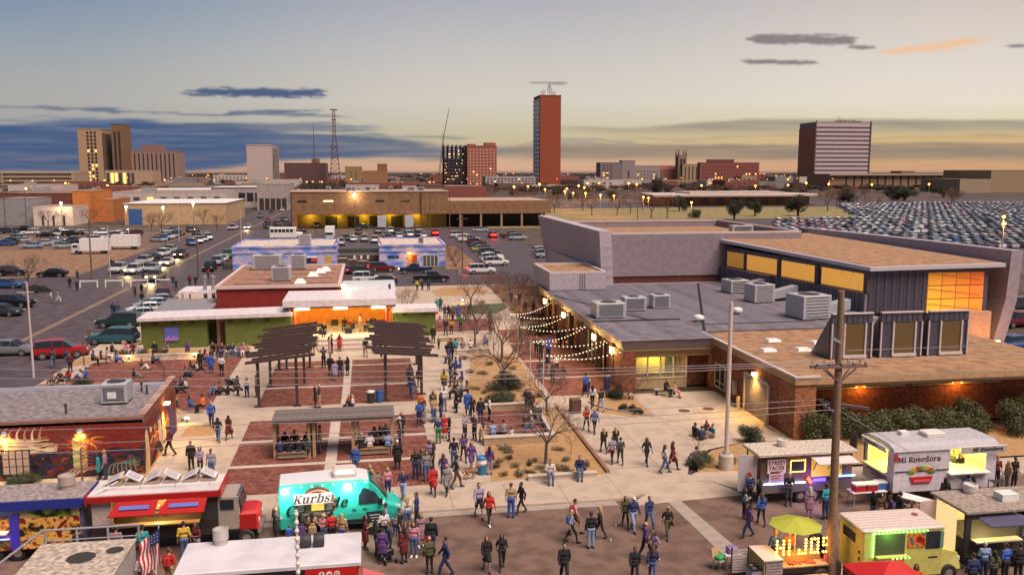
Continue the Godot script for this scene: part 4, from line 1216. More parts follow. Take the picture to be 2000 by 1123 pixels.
	for g in [[.06,.2,2,.35],[.22,.45,4,.9],[.48,.70,4,1.],[.74,.98,4,1.05]]:
		for i in g[2]:
			var t: float=lerpf(g[0],g[1],(i+.5)/g[2])
			var p:=V(lerpf(41.4,45.2,t),0,lerpf(98.,73.,t))
			var hh: float=1.72-t*.1
			W(o,"lit_pane",bx(p+K(-.08,6.+hh/2,0),K(.06,hh,(g[1]-g[0])*25.3/g[2]-.07),yaw),glow(Color(.92,.66,.30),.30*g[3]))
		var pt: float=g[1]+.015
		W(o,"window_post",bx(V(lerpf(41.4,45.2,pt),6.9,lerpf(98.,73.,pt))+K(-.1,0,0),K(.25,1.9,.5),yaw),mat(C(.09,.06,.07),.6))
	for i in 15:
		W(o,"panel",Q(45.25+i*.385,45.6+i*.385,4.05,8.,72.9+.03*(i%2),72.995),clad if i%2 else clad2)
	W(o,"panel",Q(51.1,57.3,7.7,8.05,72.93,72.996),clad)
	for k in 12:
		var r: int=k/4; var c:=k%4
		var x0:=51.15+c*1.45; var y0:=3.95+r*1.25
		W(o,"lit_pane",Q(x0+.04,x0+1.41,y0+.04,y0+1.21,72.94,72.997),glow(Color(.90,.60-.045*c+.04*(2-r),.20),.24-.025*c+.05*(2-r)))
	for k in 3: W(o,"window_bar",bx(V(53.8,4.5+k*1.4,72.9),K(5.6,.05,.05),Basis(Vector3.BACK,-.12)),mat(C(.6,.3,.1),.6))
	var lean:=MB.new()
	for i in 6:
		var t0:=i/6.; var t1:=(i+1)/6.
		var s0:=sin(t0*PI)*.6; var s1:=sin(t1*PI)*.6
		var b0:=lerpf(57.6,54.6,t0)+s0; var b1:=lerpf(57.6,54.6,t1)+s1
		var n0:=lerpf(72.4,107.,t0); var n1:=lerpf(72.4,107.,t1)
		lean.hexa([V(b0,-.1,n0),V(b0+1.2,-.1,n0),V(b1+1.2,-.1,n1),V(b1,-.1,n1),V(b0+1.3,5.,n0),V(b0+2.5,5.,n0),V(b1+2.5,5.,n1),V(b1+1.3,5.,n1)])
		lean.hexa([V(b0+1.3,5.003,n0),V(b0+2.5,5.003,n0),V(b1+2.5,5.003,n1),V(b1+1.3,5.003,n1),V(b0+1.6,9.65,n0),V(b0+2.8,9.65,n0),V(b1+2.8,9.65,n1),V(b1+1.6,9.65,n1)])
	W(o,"leaning_wall",lean,mat(C(.40,.34,.40),.9,.0,"grain",1.,"soft",5.))
	W(o,"entrance_wall",Q(51.,57.5,0,3.99,72.35,72.9),mat(C(.40,.28,.22),.85,.0,"soft",3.))
	W(o,"entrance_lamp",bx(V(56.6,1.5,70.2),K(.4,.3,.2)),glow(Color(1,.75,.35),9.))
	omni(o,V(56.4,1.8,69.8)-o.position,Color(1,.62,.22),6.,.2)
	W(o,"stucco_box",Q(27.7,51.,4.9,8.94,97.,122),stucco)
	W(o,"brick_base",Q(27.7,41.4,3.9,4.89,97.1,121.9),mat(C(.13,.03,.022),.85,.0,"brick",2.6))
	W(o,"box_roof",rect(27.8,50.6,97.4,121.6,9.),roofing)
	var par:=MB.new()
	for s in [[27.7,51.,97.,97.4],[27.7,51.,121.6,122.],[50.6,51.,97.4,121.6]]: par.add(Q(s[0],s[1],9.753,9.95,s[2],s[3]))
	var pw:=MB.new()
	for s in [[27.7,51.,97.,97.35],[27.7,51.,121.65,122.],[50.65,51.,97.36,121.64]]: pw.add(Q(s[0],s[1],8.943,9.75,s[2],s[3]))
	W(o,"parapet_wall",pw,stucco)
	W(o,"coping",par,trim)
	var wl:=MB.new()
	wl.hexa([V(26.4,-.1,95.4),V(27.7,-.1,95.4),V(27.7,-.1,124),V(26.4,-.1,124),V(25.9,10.25,95.9),V(27.3,10.25,95.9),V(26.2,10.6,125.5),V(24.6,10.6,125.5)])
	W(o,"west_wall",wl,concrete)
	W(o,"wall_plinth",Q(25.6,26.38,0,5.9,96,123),mat(C(.48,.43,.45),.85,.0,"soft",3.))
	var fb:=MB.new()
	for k in 5: fb.add(Q(26.3,27.75,4.3+k*1.15,4.33+k*1.15,95.33,95.42))
	W(o,"shutter_lines",fb,M.grey)
	W(o,"corner_block",Q(19.3,25.6,4.2,6.,91.7,101),concrete)
	W(o,"corner_block_roof",rect(19.6,25.3,92.,100.7,6.02),roofing)
	var cp:=MB.new()
	for s in [[19.3,25.6,91.7,92.],[19.3,25.6,100.7,101],[19.3,19.6,92,100.7],[25.3,25.6,92,100.7]]: cp.add(Q(s[0],s[1],6.003,6.2,s[2],s[3]))
	W(o,"coping",cp,trim)
	W(o,"corner_wall",Q(20.2,25.5,0,4.19,92,100.5),brick)
	for k in 3: W(o,"downpipe",Q(22.7+k*.25,22.8+k*.25,4.25,6.,91.6,91.69),M.grey)
	for k in 3: ac_unit("roof_machine",["boxy grey air unit nearest the patio edge of the ribbed roof","middle air unit of three near the patio edge of the ribbed roof","air unit farthest from the patio of the three in a row on the ribbed roof"][k],[21.,24.3,27.2][k],4.12,[74.4,77.6,78.6][k],[K(2.7,1.25,2.),K(2.1,1.2,1.5),K(1.7,1.2,1.4)][k])
	for k in 3:
		var u:=ac_unit("roof_machine",["large air handler beside the clad wall next to the stucco box","large air handler with a long slanting duct beside the clad wall","large air handler nearest the roof monitors beside the clad wall"][k],[38.7,38.3,38.4][k],4.12,[87.6,80.8,71.2][k],[K(2.2,1.3,2.),K(2.3,1.7,1.9),K(2.9,2.,2.6)][k],"",.15)
		var du:=MB.new()
		du.hexa([K(1.1,.2,-.6),K(4.2,.6,-.6),K(4.2,.6,.4),K(1.1,.2,.4),K(1.1,.9,-.6),K(4.2,1.5,-.6),K(4.2,1.5,.4),K(1.1,.9,.4)])
		U(u,"duct",du,mat(C(.40,.42,.46),.45,.3))
	for k in 2:
		var m:=MB.new()
		m.lathe(Vector3.ZERO,[[.2,0],[.2,.25],[.48,.3],[.45,.5],[.25,.62],[0,.64]],14)
		S1("roof_vent",["white mushroom vent behind the three air units on the ribbed roof","white mushroom vent in the middle of the ribbed roof"][k],"vent",m,M.white,V([28.,33.][k],4.12,[70.6,74.][k]))
	var bigac:=ac_unit("roof_machine","pale louvred unit inside the parapet of the stucco box",46.5,9.02,104.,K(2.8,1.1,1.2))
func bin(label:String,e: float,n: float,body:Material,lid:Material,h:=.95,bag:=false)->void:
	var o:=T("litter_bin",label,"litter bin",V(e,0,n))
	var m:=MB.new()
	m.lathe(Vector3.ZERO,[[.24,0],[.28,h*.5],[.29,h*.86]],14)
	U(o,"body",m,body)
	var l:=MB.new()
	l.lathe(K(0,h*.86,0),[[.31,0],[.31,.06],[.24,.12],[.0,.15]],14)
	U(o,"lid",l,lid)
	if bag:
		var b:=MB.new()
		b.lathe(K(0,h*.55,0),[[.3,0],[.33,.1],[.31,.22],[.32,.3]],14)
		U(o,"liner_bag",b,M.white)
func seat_wall(label:String,e0: float,e1: float,n0: float,n1: float,h: float,face:Material)->void:
	var o:=T("seat_wall",label,"seat wall",V((e0+e1)/2,0,(n0+n1)/2))
	W(o,"wall",Q(e0,e1,.0,h-.08,n0,n1),face)
	var c:=MB.new()
	c.cbox(V((e0+e1)/2,h-.04,(n0+n1)/2),K(e1-e0+.06,.078,n1-n0+.06),.015)
	W(o,"coping",c,M.concrete_pale)
func build_plaza()->void:
	var stone:=mat(C(.42,.30,.17),.9,.0,"soft",1.5)
	seat_wall("tan seat wall in front of the brick nook, above the gravel bed",6.9,11.6,52.3,52.75,.55,stone)
	seat_wall("pale seat wall behind the brick nook, below the dark shrubs",7.5,11.4,60.15,60.55,.5,stone)
	seat_wall("low kerb wall along the sidewalk in front of the gravel bed",8.5,12.4,45.75,46.05,.3,M.concrete_pale)
	seat_wall("long seat wall under the green stage wing",-23.6,-9.4,82.4,82.75,.45,M.concrete_pale)
	seat_wall("seat wall at the far side of the planted bed with four people on it",8.,11.2,79.9,80.3,.45,M.concrete_pale)
	seat_wall("seat wall beside the right green stage wing",6.9,9.3,86.3,86.7,.45,stone)
	for k in 2:
		var side:=MB.new()
		var a:=[V(11.3,0,53.),V(13.1,0,46.3)][k] as Vector3; var b:=[V(11.5,0,60.),V(13.2,0,60.4)][k] as Vector3
		side.ext([a,a+K(.22,0,0),b+K(.22,0,0),b],K(0,[.42,.16][k],0))
		S1("garden_edging",["low pale wall at the east end of the brick nook","thin brown kerb between the gravel bed and the driveway"][k],"edging",side,[M.concrete_pale,mat(C(.24,.11,.07),.9)][k])
	var cv:=MB.new()
	for i in 6:
		var t0:=i/6.; var t1:=(i+1)/6.
		var p:=func(t: float)->Vector3: return V(15.9+3.4*t*t,0,61.4-4.4*t)
		var a:Vector3=p.call(t0); var b:Vector3=p.call(t1)
		cv.ext([a,b,b+K(.18,0,.1),a+K(.18,0,.1)],K(0,.14,0))
	S1("garden_edging","curved pale kerb round the shrub bed below the picture window","edging",cv,M.concrete_pale)
	bin("white topped litter bin beside the blue one under the slatted shade",-.02,63.87,M.dark,M.white)
	bin("plain blue litter bin under the slatted shade",.62,63.95,mat(C(.03,.10,.32),.5),mat(C(.02,.07,.24),.5))
	bin("blue litter bin with a white bag beside the front gravel bed",6.1,47.3,mat(C(.03,.16,.30),.5),mat(C(.03,.18,.42),.5),1.1,true)
	bin("dark blue litter bin near the brick patio and the bare shrub",18.3,64.9,mat(C(.02,.05,.15),.5),mat(C(.02,.05,.15),.5),1.15)
	bin("grey topped litter bin beside the dark blue one on the patio",16.6,64.6,M.dark,M.grey)
	var box:=T("utility_box","brown square utility box standing at the patio edge","utility box",V(14.3,0,58.9))
	var bm:=MB.new(); bm.cbox(K(0,.5,0),K(.75,1.,.7),.03)
	U(box,"cabinet",bm,mat(C(.085,.035,.025),.6))
	U(box,"door",bx(K(0,.5,.36),K(.6,.8,.015)),mat(C(.10,.045,.03),.6))
	var be:=T("bench","flat grey bench under the lit picture window","bench",V(22.3,.005,62.6))
	U(be,"seat",bx(K(0,.43,0),K(1.8,.06,.45)),M.grey)
	for s in [-.7,.7]: U(be,"leg",bx(K(s,.2,0),K(.08,.4,.38)),M.dark)
	var posts:=[[13.4,83.4],[13.2,76.5],[13.,69.4],[13.,63.9]]
	for k in 4:
		var p:=MB.new()
		p.tube(V(posts[k][0],0,posts[k][1]),V(posts[k][0],3.3,posts[k][1]),.05,.045,8)
		S1("string_light_post",["pale thin post of the string lights, the farthest from the road","pale thin post of the string lights, second farthest from the road","pale thin post of the string lights, second nearest the road","pale thin post of the string lights, the nearest to the road"][k],"post",p,mat(C(.5,.46,.46),.5))
	var ends:=[[0,90.],[0,82.5],[1,82.],[1,75.5],[2,75.2],[2,68.6],[3,68.],[3,64.2]]
	for q in ends.size():
		var a:=V(posts[ends[q][0]][0],3.2,posts[ends[q][0]][1]); var b:=V(19.1,3.15,ends[q][1])
		var o:=T("string_light","drooping strand of white bulbs between patio post and arts centre wall","string light",a,.0,"string lights over the patio")
		var w:=MB.new(); var bu:=MB.new()
		for i in 18:
			var t0:=i/18.; var t1:=(i+1)/18.
			var p0:=a.lerp(b,t0)-K(0,sin(t0*PI)*.45,0); var p1:=a.lerp(b,t1)-K(0,sin(t1*PI)*.45,0)
			w.tube(p0,p1,.008,.008,3,false)
			bu.ball(p1-K(0,.06,0),Vector3.ONE*.034,4,6)
		W(o,"wire",w,M.dark)
		tag(W(o,"bulbs",bu,glow(Color(1.,.90,.74),2.6)),"","","","stuff")
		omni(o,a.lerp(b,.5)-K(0,.6,0)-o.position,Color(1,.8,.55),.35,.4)
	for k in 5:
		var q:Array=[[-21.6,82.35],[-15.9,82.35],[-12.4,60.6],[9.3,103.4],[12.,112.]][k]
		var l:=T("path_light",["low glowing wall light at the west end of the seat wall","low glowing wall light in the middle of the long seat wall","low glowing light at the corner of the mural building","short path bollard light at the tip of the lawn","short path bollard light deep in the garden"][k],"path light",V(q[0],.0,q[1]))
		U(l,"stem",bx(K(0,.16,0),K(.1,.3,.1)),M.dark)
		U(l,"lamp_bulb",bx(K(0,.36,0),K(.26,.1,.14)),glow(Color(1.,.82,.45),9.))
		omni(l,K(0,.46,.14),Color(1.,.78,.38),.7,.08)
	for k in 4:
		var e:=-41.+k*3.55
		var o:=T("barricade","white plastic barricade closing the street, %s"%["the westernmost of four","the second from the west end","the third, before the car headlights","the easternmost, beside the red pickup"][k],"barricade",V(e,-.12,137.2),.0,"barricades across the street")
		U(o,"rail",bx(K(0,.95,0),K(2.6,.2,.08)),M.white)
		for s in [-1.2,1.2]:
			U(o,"leg",bx(K(s,.42,.12),K(.1,.86,.06),Basis(Vector3.RIGHT,-.2)),M.white)
			U(o,"leg",bx(K(s,.42,-.12),K(.1,.86,.06),Basis(Vector3.RIGHT,.2)),M.white)
	for k in 2:
		var o:=T("planter_box",["red planter box behind the right stage wing","red planter box beside the other one, nearer the garden"][k],"planter",V([5.,7.2][k],0,104.))
		U(o,"box",bx(K(0,.4,0),K(1.9,.8,.9)),mat(C(.35,.03,.03),.7))
		var s:=MB.new()
		for i in 9: s.ball(K(-.8+i*.2,.86,.15*sin(i*2.)),K(.22,.18,.25),4,6)
		U(o,"plants",s,mat(C(.035,.04,.02),.9))
	for k in 3:
		var c:=MB.new(); c.lathe(Vector3.ZERO,[[0,0],[.04,0],[.055,.12]],8)
		S1("paper_cup","white paper cup dropped on the brown road","cup",c,M.white,V([10.9,8.4,11.6][k],-.115,[37.6,34.2,39.2][k]),.0,"cups on the road")
func stroke(im:Image,pts:Array,w0: float,w1: float,c:Color)->void:
	var cv:=Curve2D.new()
	for i in pts.size():
		var p:=Vector2(pts[i][0],pts[i][1])
		var a:=Vector2(pts[maxi(i-1,0)][0],pts[maxi(i-1,0)][1]); var b:=Vector2(pts[mini(i+1,pts.size()-1)][0],pts[mini(i+1,pts.size()-1)][1])
		cv.add_point(p,(a-b)/5.,(b-a)/5.)
	var len:=cv.get_baked_length()
	var n:=int(len/2.)+1
	for i in n+1:
		var t:=float(i)/n
		var p:=cv.sample_baked(len*t)
		var r:=lerpf(w0,w1,t)
		for y in range(int(-r),int(r)+1):
			var hw:=sqrt(maxf(r*r-y*y,.0))
			im.fill_rect(Rect2i(int(p.x-hw),int(p.y+y),maxi(int(hw*2.),1),1),c)
func mural_front() -> Texture2D:
	var im:=Image.create(840,330,false,Image.FORMAT_RGB8)
	var r:=RandomNumberGenerator.new(); r.seed=12
	for y in 33:
		for x in 84:
			var c:=Color(.46,.13,.09) if y<17+2.*sin(x*.35) else Color(.16,.11,.16)
			im.fill_rect(Rect2i(x*10,y*10,10,10),c*r.randf_range(.85,1.15))
	for k in 240:
		var x:=r.randf_range(0,840); var y:=r.randf_range(170,330)
		stroke(im,[[x,y],[x+r.randf_range(-40,40),y+r.randf_range(-20,20)],[x+r.randf_range(-50,50),y+r.randf_range(-30,30)]],r.randf_range(3,9),1,[Color(.42,.10,.10),Color(.10,.12,.32),Color(.10,.22,.16),Color(.30,.10,.28),Color(.06,.06,.08),Color(.5,.24,.12)][r.randi()%6])
	var pale:=Color(.86,.78,.64); var tan_:=Color(.66,.54,.42)
	for k in 12:
		var y:=88+k*8.
		stroke(im,[[0,y+6*sin(k)],[80,y-14+8*sin(k*2.)],[170,y-2],[250,y+4-k],[330+k*4,y-10+14*sin(k*1.7)]],6,2,pale if k%3 else tan_)
	for k in 7:
		stroke(im,[[60+k*38,92],[50+k*40,60],[70+k*38,30],[92+k*36,14+6*(k%3)]],8,1,pale if k%2 else tan_)
		stroke(im,[[230+k*16,130+k*6],[280+k*14,152+k*2],[330+k*8,140],[320+k*9,118]],5,1,pale)
	stroke(im,[[96,96],[110,130],[106,150]],16,10,Color(.93,.86,.70))
	for k in 9:
		stroke(im,[[470,300-k*24],[508,290-k*24],[520,275-k*24],[480,270-k*24]],15,11,Color(.55,.60,.40) if k%2 else Color(.74,.68,.52))
		stroke(im,[[500,290-k*22],[540,270-k*20],[560,282-k*22]],4,1,Color(.70,.22,.12))
	for k in 8:
		stroke(im,[[530,120],[530+70*cos(k*.8),120+40*sin(k*.8)],[530+110*cos(k*.8+.3),120+60*sin(k*.8+.3)]],9,1,Color(.80,.52,.20) if k%2 else Color(.72,.34,.12))
	for k in 7:
		stroke(im,[[640+k*25,318-k*3],[660+k*20,268-k*5],[720+k*14,252+5*k],[760+k*9,226]],4,1,Color(.42,.52,.42))
		stroke(im,[[400+k*12,320],[440+k*16,284-k*2],[520+k*12,292]],4,2,Color(.70,.56,.50) if k%2 else Color(.45,.26,.26))
	return ImageTexture.create_from_image(im)
func mural_side() -> Texture2D:
	var im:=Image.create(512,256,false,Image.FORMAT_RGB8)
	im.fill(Color(.40,.11,.09))
	var c:=[Color(.90,.78,.56),Color(.62,.16,.08),Color(.88,.34,.08),Color(.80,.70,.66),Color(.92,.82,.66),Color(.86,.48,.12),Color(.14,.28,.62)]
	for k in 7:
		var x:=30+k*66.
		stroke(im,[[x,250],[x+12,150],[x+4,60+12*(k%3)]],34,20,c[k])
		for j in 5: stroke(im,[[x-22+j*11,246],[x-14+j*9,150],[x-6+j*5,80]],3,1,c[k]*.62)
		stroke(im,[[x+4,46+12*(k%3)],[x+6,52+12*(k%3)]],15,13,c[(k+3)%7])
	for k in 5: stroke(im,[[90+k*60,130],[130+k*60,110],[160+k*58,128]],5,2,Color(.95,.86,.5))
	stroke(im,[[110,250],[190,190],[260,256]],30,20,Color(.10,.07,.06))
	return ImageTexture.create_from_image(im)
func build_mural_building()->void:
	var brick:=mat(C(.26,.075,.05),.88,.0,"brick",2.4)
	var o:=T("mural_building","brick building painted with a swirling mural, with an air unit on its stained grey roof","building",V(-16.5,0,50.5))
	W(o,"wall",Q(-24.5,-12.72,0,3.,50.52,59.),brick)
	var tm:=StandardMaterial3D.new()
	tm.albedo_texture=mural_front(); tm.roughness=.8
	var q:=MB.new()
	q.uvquad(V(-21.,.02,50.5),V(-12.72,.02,50.5),V(-12.72,3.16,50.5),V(-21.,3.16,50.5))
	W(o,"front_mural",q,tm)
	var ts:=StandardMaterial3D.new()
	ts.albedo_texture=mural_side(); ts.roughness=.8
	var q2:=MB.new()
	q2.uvquad(V(-12.7,.02,50.55),V(-12.7,.02,58.6),V(-12.7,2.75,58.6),V(-12.7,2.75,50.55))
	W(o,"side_mural",q2,ts)
	var roof:=MB.new()
	roof.hexa([V(-24.5,3.,50.9),V(-12.9,3.,50.9),V(-12.9,3.,59),V(-24.5,3.,59),V(-24.5,3.12,50.9),V(-12.9,3.12,50.9),V(-12.9,3.1,58.8),V(-24.5,3.1,58.8)])
	W(o,"roof",roof,mat(C(.27,.235,.25),.8,.0,"streak",3.,"blotch",4.))
	var par:=MB.new()
	par.add(Q(-24.5,-12.7,3.,3.32,50.5,50.85))
	W(o,"parapet",par,mat(C(.22,.11,.09),.9,.0,"soft",2.))
	var par2:=MB.new()
	par2.hexa([V(-13.,3.,50.86),V(-12.7,3.,50.86),V(-12.7,3.,59),V(-13.,3.,59),V(-13.,3.32,50.86),V(-12.7,3.32,50.86),V(-12.7,3.62,59),V(-13.,3.62,59)])
	W(o,"side_parapet",par2,mat(C(.28,.07,.045),.9,.0,"brick",2.4))
	for k in 16: W(o,"coping_tile",bx(V(-12.85,3.36+k*.0192,51.1+k*.51),K(.4,.06,.42)),mat(C(.42,.27,.22)*(.9+.05*(k%4)),.85))
	W(o,"rear_flashing",Q(-24.5,-13.05,3.11,3.3,58.75,59.),mat(C(.44,.46,.55),.5,.2))
	var win:=W(o,"window",Q(-20.15,-18.7,.35,1.75,50.38,50.49),mat(C(.05,.03,.03),.6))
	for i in 4:
		for j in 3: U(win,"pane",Q(-20.08+i*.35,-19.8+i*.35,.42+j*.44,.81+j*.44,50.35,50.378),mat(C(.46,.33,.27),.35))
	for k in 2:
		var l:=T("wall_lamp",["shaded wall lamp over the pale swirls of the mural","shaded wall lamp over the golden petals of the mural"][k],"wall lamp",V([-19.9,-16.][k],2.7,50.3))
		var s:=MB.new(); s.lathe(Vector3.ZERO,[[.2,0],[.1,.14],[.04,.16]],12)
		U(l,"lamp_shade",s,M.grey)
		U(l,"bracket",bx(K(0,.17,-.1),K(.04,.04,.22)),M.dark)
		U(l,"lamp_bulb",bx(K(0,.0,0),K(.16,.08,.16)),glow(Color(1,.86,.55),8.))
		spot(l,K(0,-.06,.05),K(0,-1.5,-.12),Color(1,.80,.42),3.,70.,.1)
	spot(o,V(-12.3,2.6,55.5)-o.position,V(-11.6,0,55.)-o.position,Color(1,.8,.42),4.5,78.,.2)
	W(o,"eaves_lamp",bx(V(-12.5,2.75,55.5),K(.3,.1,.5)),glow(Color(1,.84,.5),7.))
	var ac:=ac_unit("rooftop_unit","cream cube air unit with a dark round fan on the mural building roof",-15.2,3.13,54.9,K(1.5,1.15,1.5))
	U(ac,"service_panel",bx(K(-.1,.6,.77),K(.5,.4,.02)),M.white)
	for k in 3:
		var m:=MB.new(); m.tube(Vector3.ZERO,K(0,.5,0),.06,.06,8)
		m.lathe(K(0,.5,0),[[.1,0],[.1,.08],[0,.1]],8)
		S1("roof_vent","short dark vent pipe on the stained roof of the mural building","vent",m,M.dark,V([-17.4,-13.9,-14.4][k],3.1,[52.6,56.6,57.4][k]),.0,"vent pipes on the mural building")
func wheel(p:Node,at:Vector3,r:=.36,w:=.22)->void:
	var t:=MB.new()
	var b:=Basis(Vector3.BACK,PI/2)
	t.lathe(at,[[r*.55,-w/2],[r*.93,-w/2],[r,-w*.32],[r,w*.32],[r*.93,w/2],[r*.55,w/2]],16,Basis(Vector3.RIGHT,PI/2))
	var ty:=U(p,"wheel",t,M.rubber)
	var m:=MB.new()
	m.lathe(at,[[0,-w*.42],[r*.3,-w*.46],[r*.56,-w*.38],[r*.56,w*.38],[r*.3,w*.46],[0,w*.42]],10,Basis(Vector3.RIGHT,PI/2))
	U(ty,"rim",m,M.chrome)
func cooler(label:String,e: float,h: float,n: float,c:Material)->void:
	var o:=T("cool_box",label,"cool box",V(e,h,n))
	var b:=MB.new(); b.cbox(K(0,.17,0),K(.62,.34,.42),.03)
	U(o,"box",b,c)
	var l:=MB.new(); l.cbox(K(0,.385,0),K(.64,.088,.44),.02)
	U(o,"lid",l,M.white)
func table(label:String,e: float,n: float,s:Vector3,yaw:=.0,top:Material=null)->void:
	var o:=T("folding_table",label,"table",V(e,-.12,n),yaw)
	U(o,"tabletop",bx(K(0,s.y,0),K(s.x,.04,s.z)),top if top else M.white)
	for q in [[-1,-1],[1,-1],[1,1],[-1,1]]:
		U(o,"leg",bx(K(q[0]*(s.x/2-.08),s.y/2-.02,q[1]*(s.z/2-.06)),K(.035,s.y-.04,.035)),M.grey)
func drum_vent(p:Node,at:Vector3,r: float,h: float,m:Material)->void:
	var v:=MB.new()
	v.lathe(at,[[r*.85,0],[r*.85,h*.3],[r,h*.34],[r,h],[r*.82,h+.02],[r*.78,h-.06],[0,h-.05]],18)
	U(p,"roof_vent",v,m)
func noise_wrap(key: String, cols: Array) -> Material:
	if mats.has(key): return mats[key]
	var f:=FastNoiseLite.new(); f.seed=key.hash()%999; f.frequency=.012; f.fractal_octaves=4
	var t:=NoiseTexture2D.new(); t.width=256; t.height=256; t.seamless=true; t.noise=f
	var g:=Gradient.new()
	var o:=PackedFloat32Array(); var c:=PackedColorArray()
	for i in cols.size():
		o.append(.2+.6*i/(cols.size()-1)); c.append(cols[i])
	g.offsets=o; g.colors=c; t.color_ramp=g
	var m:=StandardMaterial3D.new()
	m.albedo_texture=t; m.roughness=.4
	m.uv1_triplanar=true; m.uv1_scale=Vector3.ONE*.45
	mats[key]=m
	return m
func build_trucks()->void:
	var blue:=mat(C(.015,.03,.22),.4)
	var red:=mat(C(.36,.012,.012),.35)
	var a:=T("food_trailer","blue roofed food trailer with a picture wrap and a neon stripe under the mural building","food trailer",V(-15.2,-.12,40.6))
	W(a,"body",Q(-18.6,-12.85,.45,1.35,39.75,41.6),noise_wrap("wrap_food",[Color(.05,.05,.18),Color(.62,.34,.10),Color(.86,.62,.28),Color(.30,.36,.12),Color(.60,.10,.06)]))
	W(a,"picture_panel",Q(-15.35,-12.86,.5,1.9,39.66,39.745),noise_wrap("wrap_taco",[Color(.10,.10,.04),Color(.80,.56,.22),Color(.88,.70,.40),Color(.45,.12,.06)]))
	W(a,"corner_post",Q(-15.75,-15.36,.5,2.1,39.64,39.745),mat(C(.05,.04,.42),.4))
	W(a,"upper_panel",Q(-15.3,-12.86,1.91,2.45,39.68,39.75),noise_wrap("wrap_leaf",[Color(.05,.08,.04),Color(.30,.40,.14),Color(.62,.66,.30),Color(.7,.6,.45)]))
	W(a,"back_wall",Q(-18.6,-12.85,1.35,2.6,41.3,41.6),blue)
	W(a,"end_wall",Q(-12.95,-12.75,.45,2.62,39.75,41.6),mat(C(.10,.09,.22),.5,.0,"blotch",1.5))
	W(a,"roof",Q(-18.8,-12.65,2.62,2.74,39.6,41.8),mat(C(.36,.30,.29),.7,.0,"streak",2.2,"blotch",1.7))
	W(a,"fascia",Q(-18.8,-12.7,2.32,2.72,39.5,39.595),blue)
	W(a,"side_fascia",Q(-12.645,-12.6,2.4,2.72,39.5,41.8),blue)
	W(a,"counter",Q(-18.6,-15.8,1.3,1.36,39.35,39.75),M.white)
	W(a,"neon_tube",bx(V(-17.2,1.05,39.55),K(2.9,.05,.05)),glow(Color(.30,.35,1.),5.))
	W(a,"ceiling_lamp",bx(V(-17.,2.5,40.6),K(1.6,.06,.3)),glow(Color(1,.85,.55),4.))
	omni(a,V(-17.,2.3,40.4)-a.position,Color(1,.85,.55),1.2,.2)
	wheel(a,V(-15.6,.2,39.95)-a.position+K(0,.04,0))
	wheel(a,V(-16.5,.2,39.95)-a.position+K(0,.04,0))
	drum_vent(a,V(-13.7,2.745,40.9)-a.position,.36,.62,mat(C(.42,.34,.30),.6,.2))
	var b:=T("food_truck","red food truck with white roof hatches propped open and two red awnings","food truck",V(-9.8,-.12,40.7))
	W(b,"body",Q(-12.4,-7.,.55,1.3,39.85,41.7),mat(C(.03,.02,.02),.5))
	W(b,"end_panel",Q(-12.4,-11.55,1.3,2.55,39.85,39.95),mat(C(.50,.40,.36),.6,.0,"soft",1.))
	W(b,"rear_wall",Q(-12.42,-12.3,1.3,2.55,39.96,41.7),red)
	W(b,"back_wall",Q(-12.3,-7.,1.3,2.55,41.5,41.7),mat(C(.45,.35,.26),.6,.0,"soft",1.))
	W(b,"side_panel",Q(-7.75,-7.,1.3,2.55,39.85,39.95),M.dark)
	W(b,"roof",Q(-12.5,-6.9,2.56,2.72,39.7,41.8),mat(C(.60,.55,.54),.6,.0,"soft",8.))
	W(b,"fascia",Q(-12.5,-6.9,2.42,2.68,39.6,39.695),red)
	W(b,"side_fascia",Q(-6.895,-6.8,2.42,2.74,39.6,41.8),red)
	W(b,"rear_fascia",Q(-12.6,-12.505,2.3,2.7,39.6,40.5),red)
	W(b,"counter",Q(-11.5,-7.8,1.25,1.32,39.5,39.849),mat(C(.50,.38,.26),.4,.3))
	for k in 2:
		var e0: float=[-11.4,-9.3][k]
		var m:=MB.new()
		m.hexa([V(e0+.15,2.38,39.59),V(e0+1.9,2.38,39.59),V(e0+1.85,1.98,38.9),V(e0-.1,1.98,38.9),V(e0+.15,2.42,39.59),V(e0+1.9,2.42,39.59),V(e0+1.85,2.02,38.9),V(e0-.1,2.02,38.9)])
		var aw:=W(b,"awning",m,red)
		U(aw,"awning_sign",bx(V(e0+.95,2.27,39.22),K(1.25,.02,.22),Basis(Vector3.RIGHT,.526)),mat(C(.12,.16,.50),.5,.0,"blotch",.5))
	W(b,"ceiling_lamp",bx(V(-9.6,2.5,40.6),K(2.6,.05,.3)),glow(Color(1,.82,.5),5.))
	omni(b,V(-9.6,2.3,40.4)-b.position,Color(1,.8,.45),2.,.3)
	for k in 6:
		var e:=-11.7+k*.83
		var t:=Basis(Vector3.BACK,-.5 if k%2 else .45)
		var hatch:=W(b,"roof_hatch",bx(V(e,3.02+.03*(k%2),41.2),K(.72,.07,.7),t),mat(C(.60,.58,.60),.5))
		U(hatch,"hatch_panel",bx(V(e,3.06+.03*(k%2),41.2)+t*K(0,.03,0),K(.5,.03,.48),t),mat(C(.46,.40,.42),.5))
		W(b,"hatch_curb",Q(e-.33,e+.33,2.725,2.84,40.85,41.55),mat(C(.34,.22,.15),.8))
	var rail:=MB.new()
	for h in [2.98]:
		rail.tube(V(-12.,h,40.3),V(-7.2,h,40.3),.025,.025,5)
		rail.tube(V(-12.3,2.73,39.9),V(-11.4,h+.1,40.5),.025,.025,5)
	for k in 4: rail.tube(V(-11.9+k*1.5,2.72,40.3),V(-11.9+k*1.5,2.98,40.3),.02,.02,5)
	W(b,"roof_rail",rail,M.chrome)
	W(b,"cab",bx(V(-6.55,1.5,40.75),K(.9,1.5,1.75)),mat(C(.34,.28,.25),.5,.0,"soft",1.))
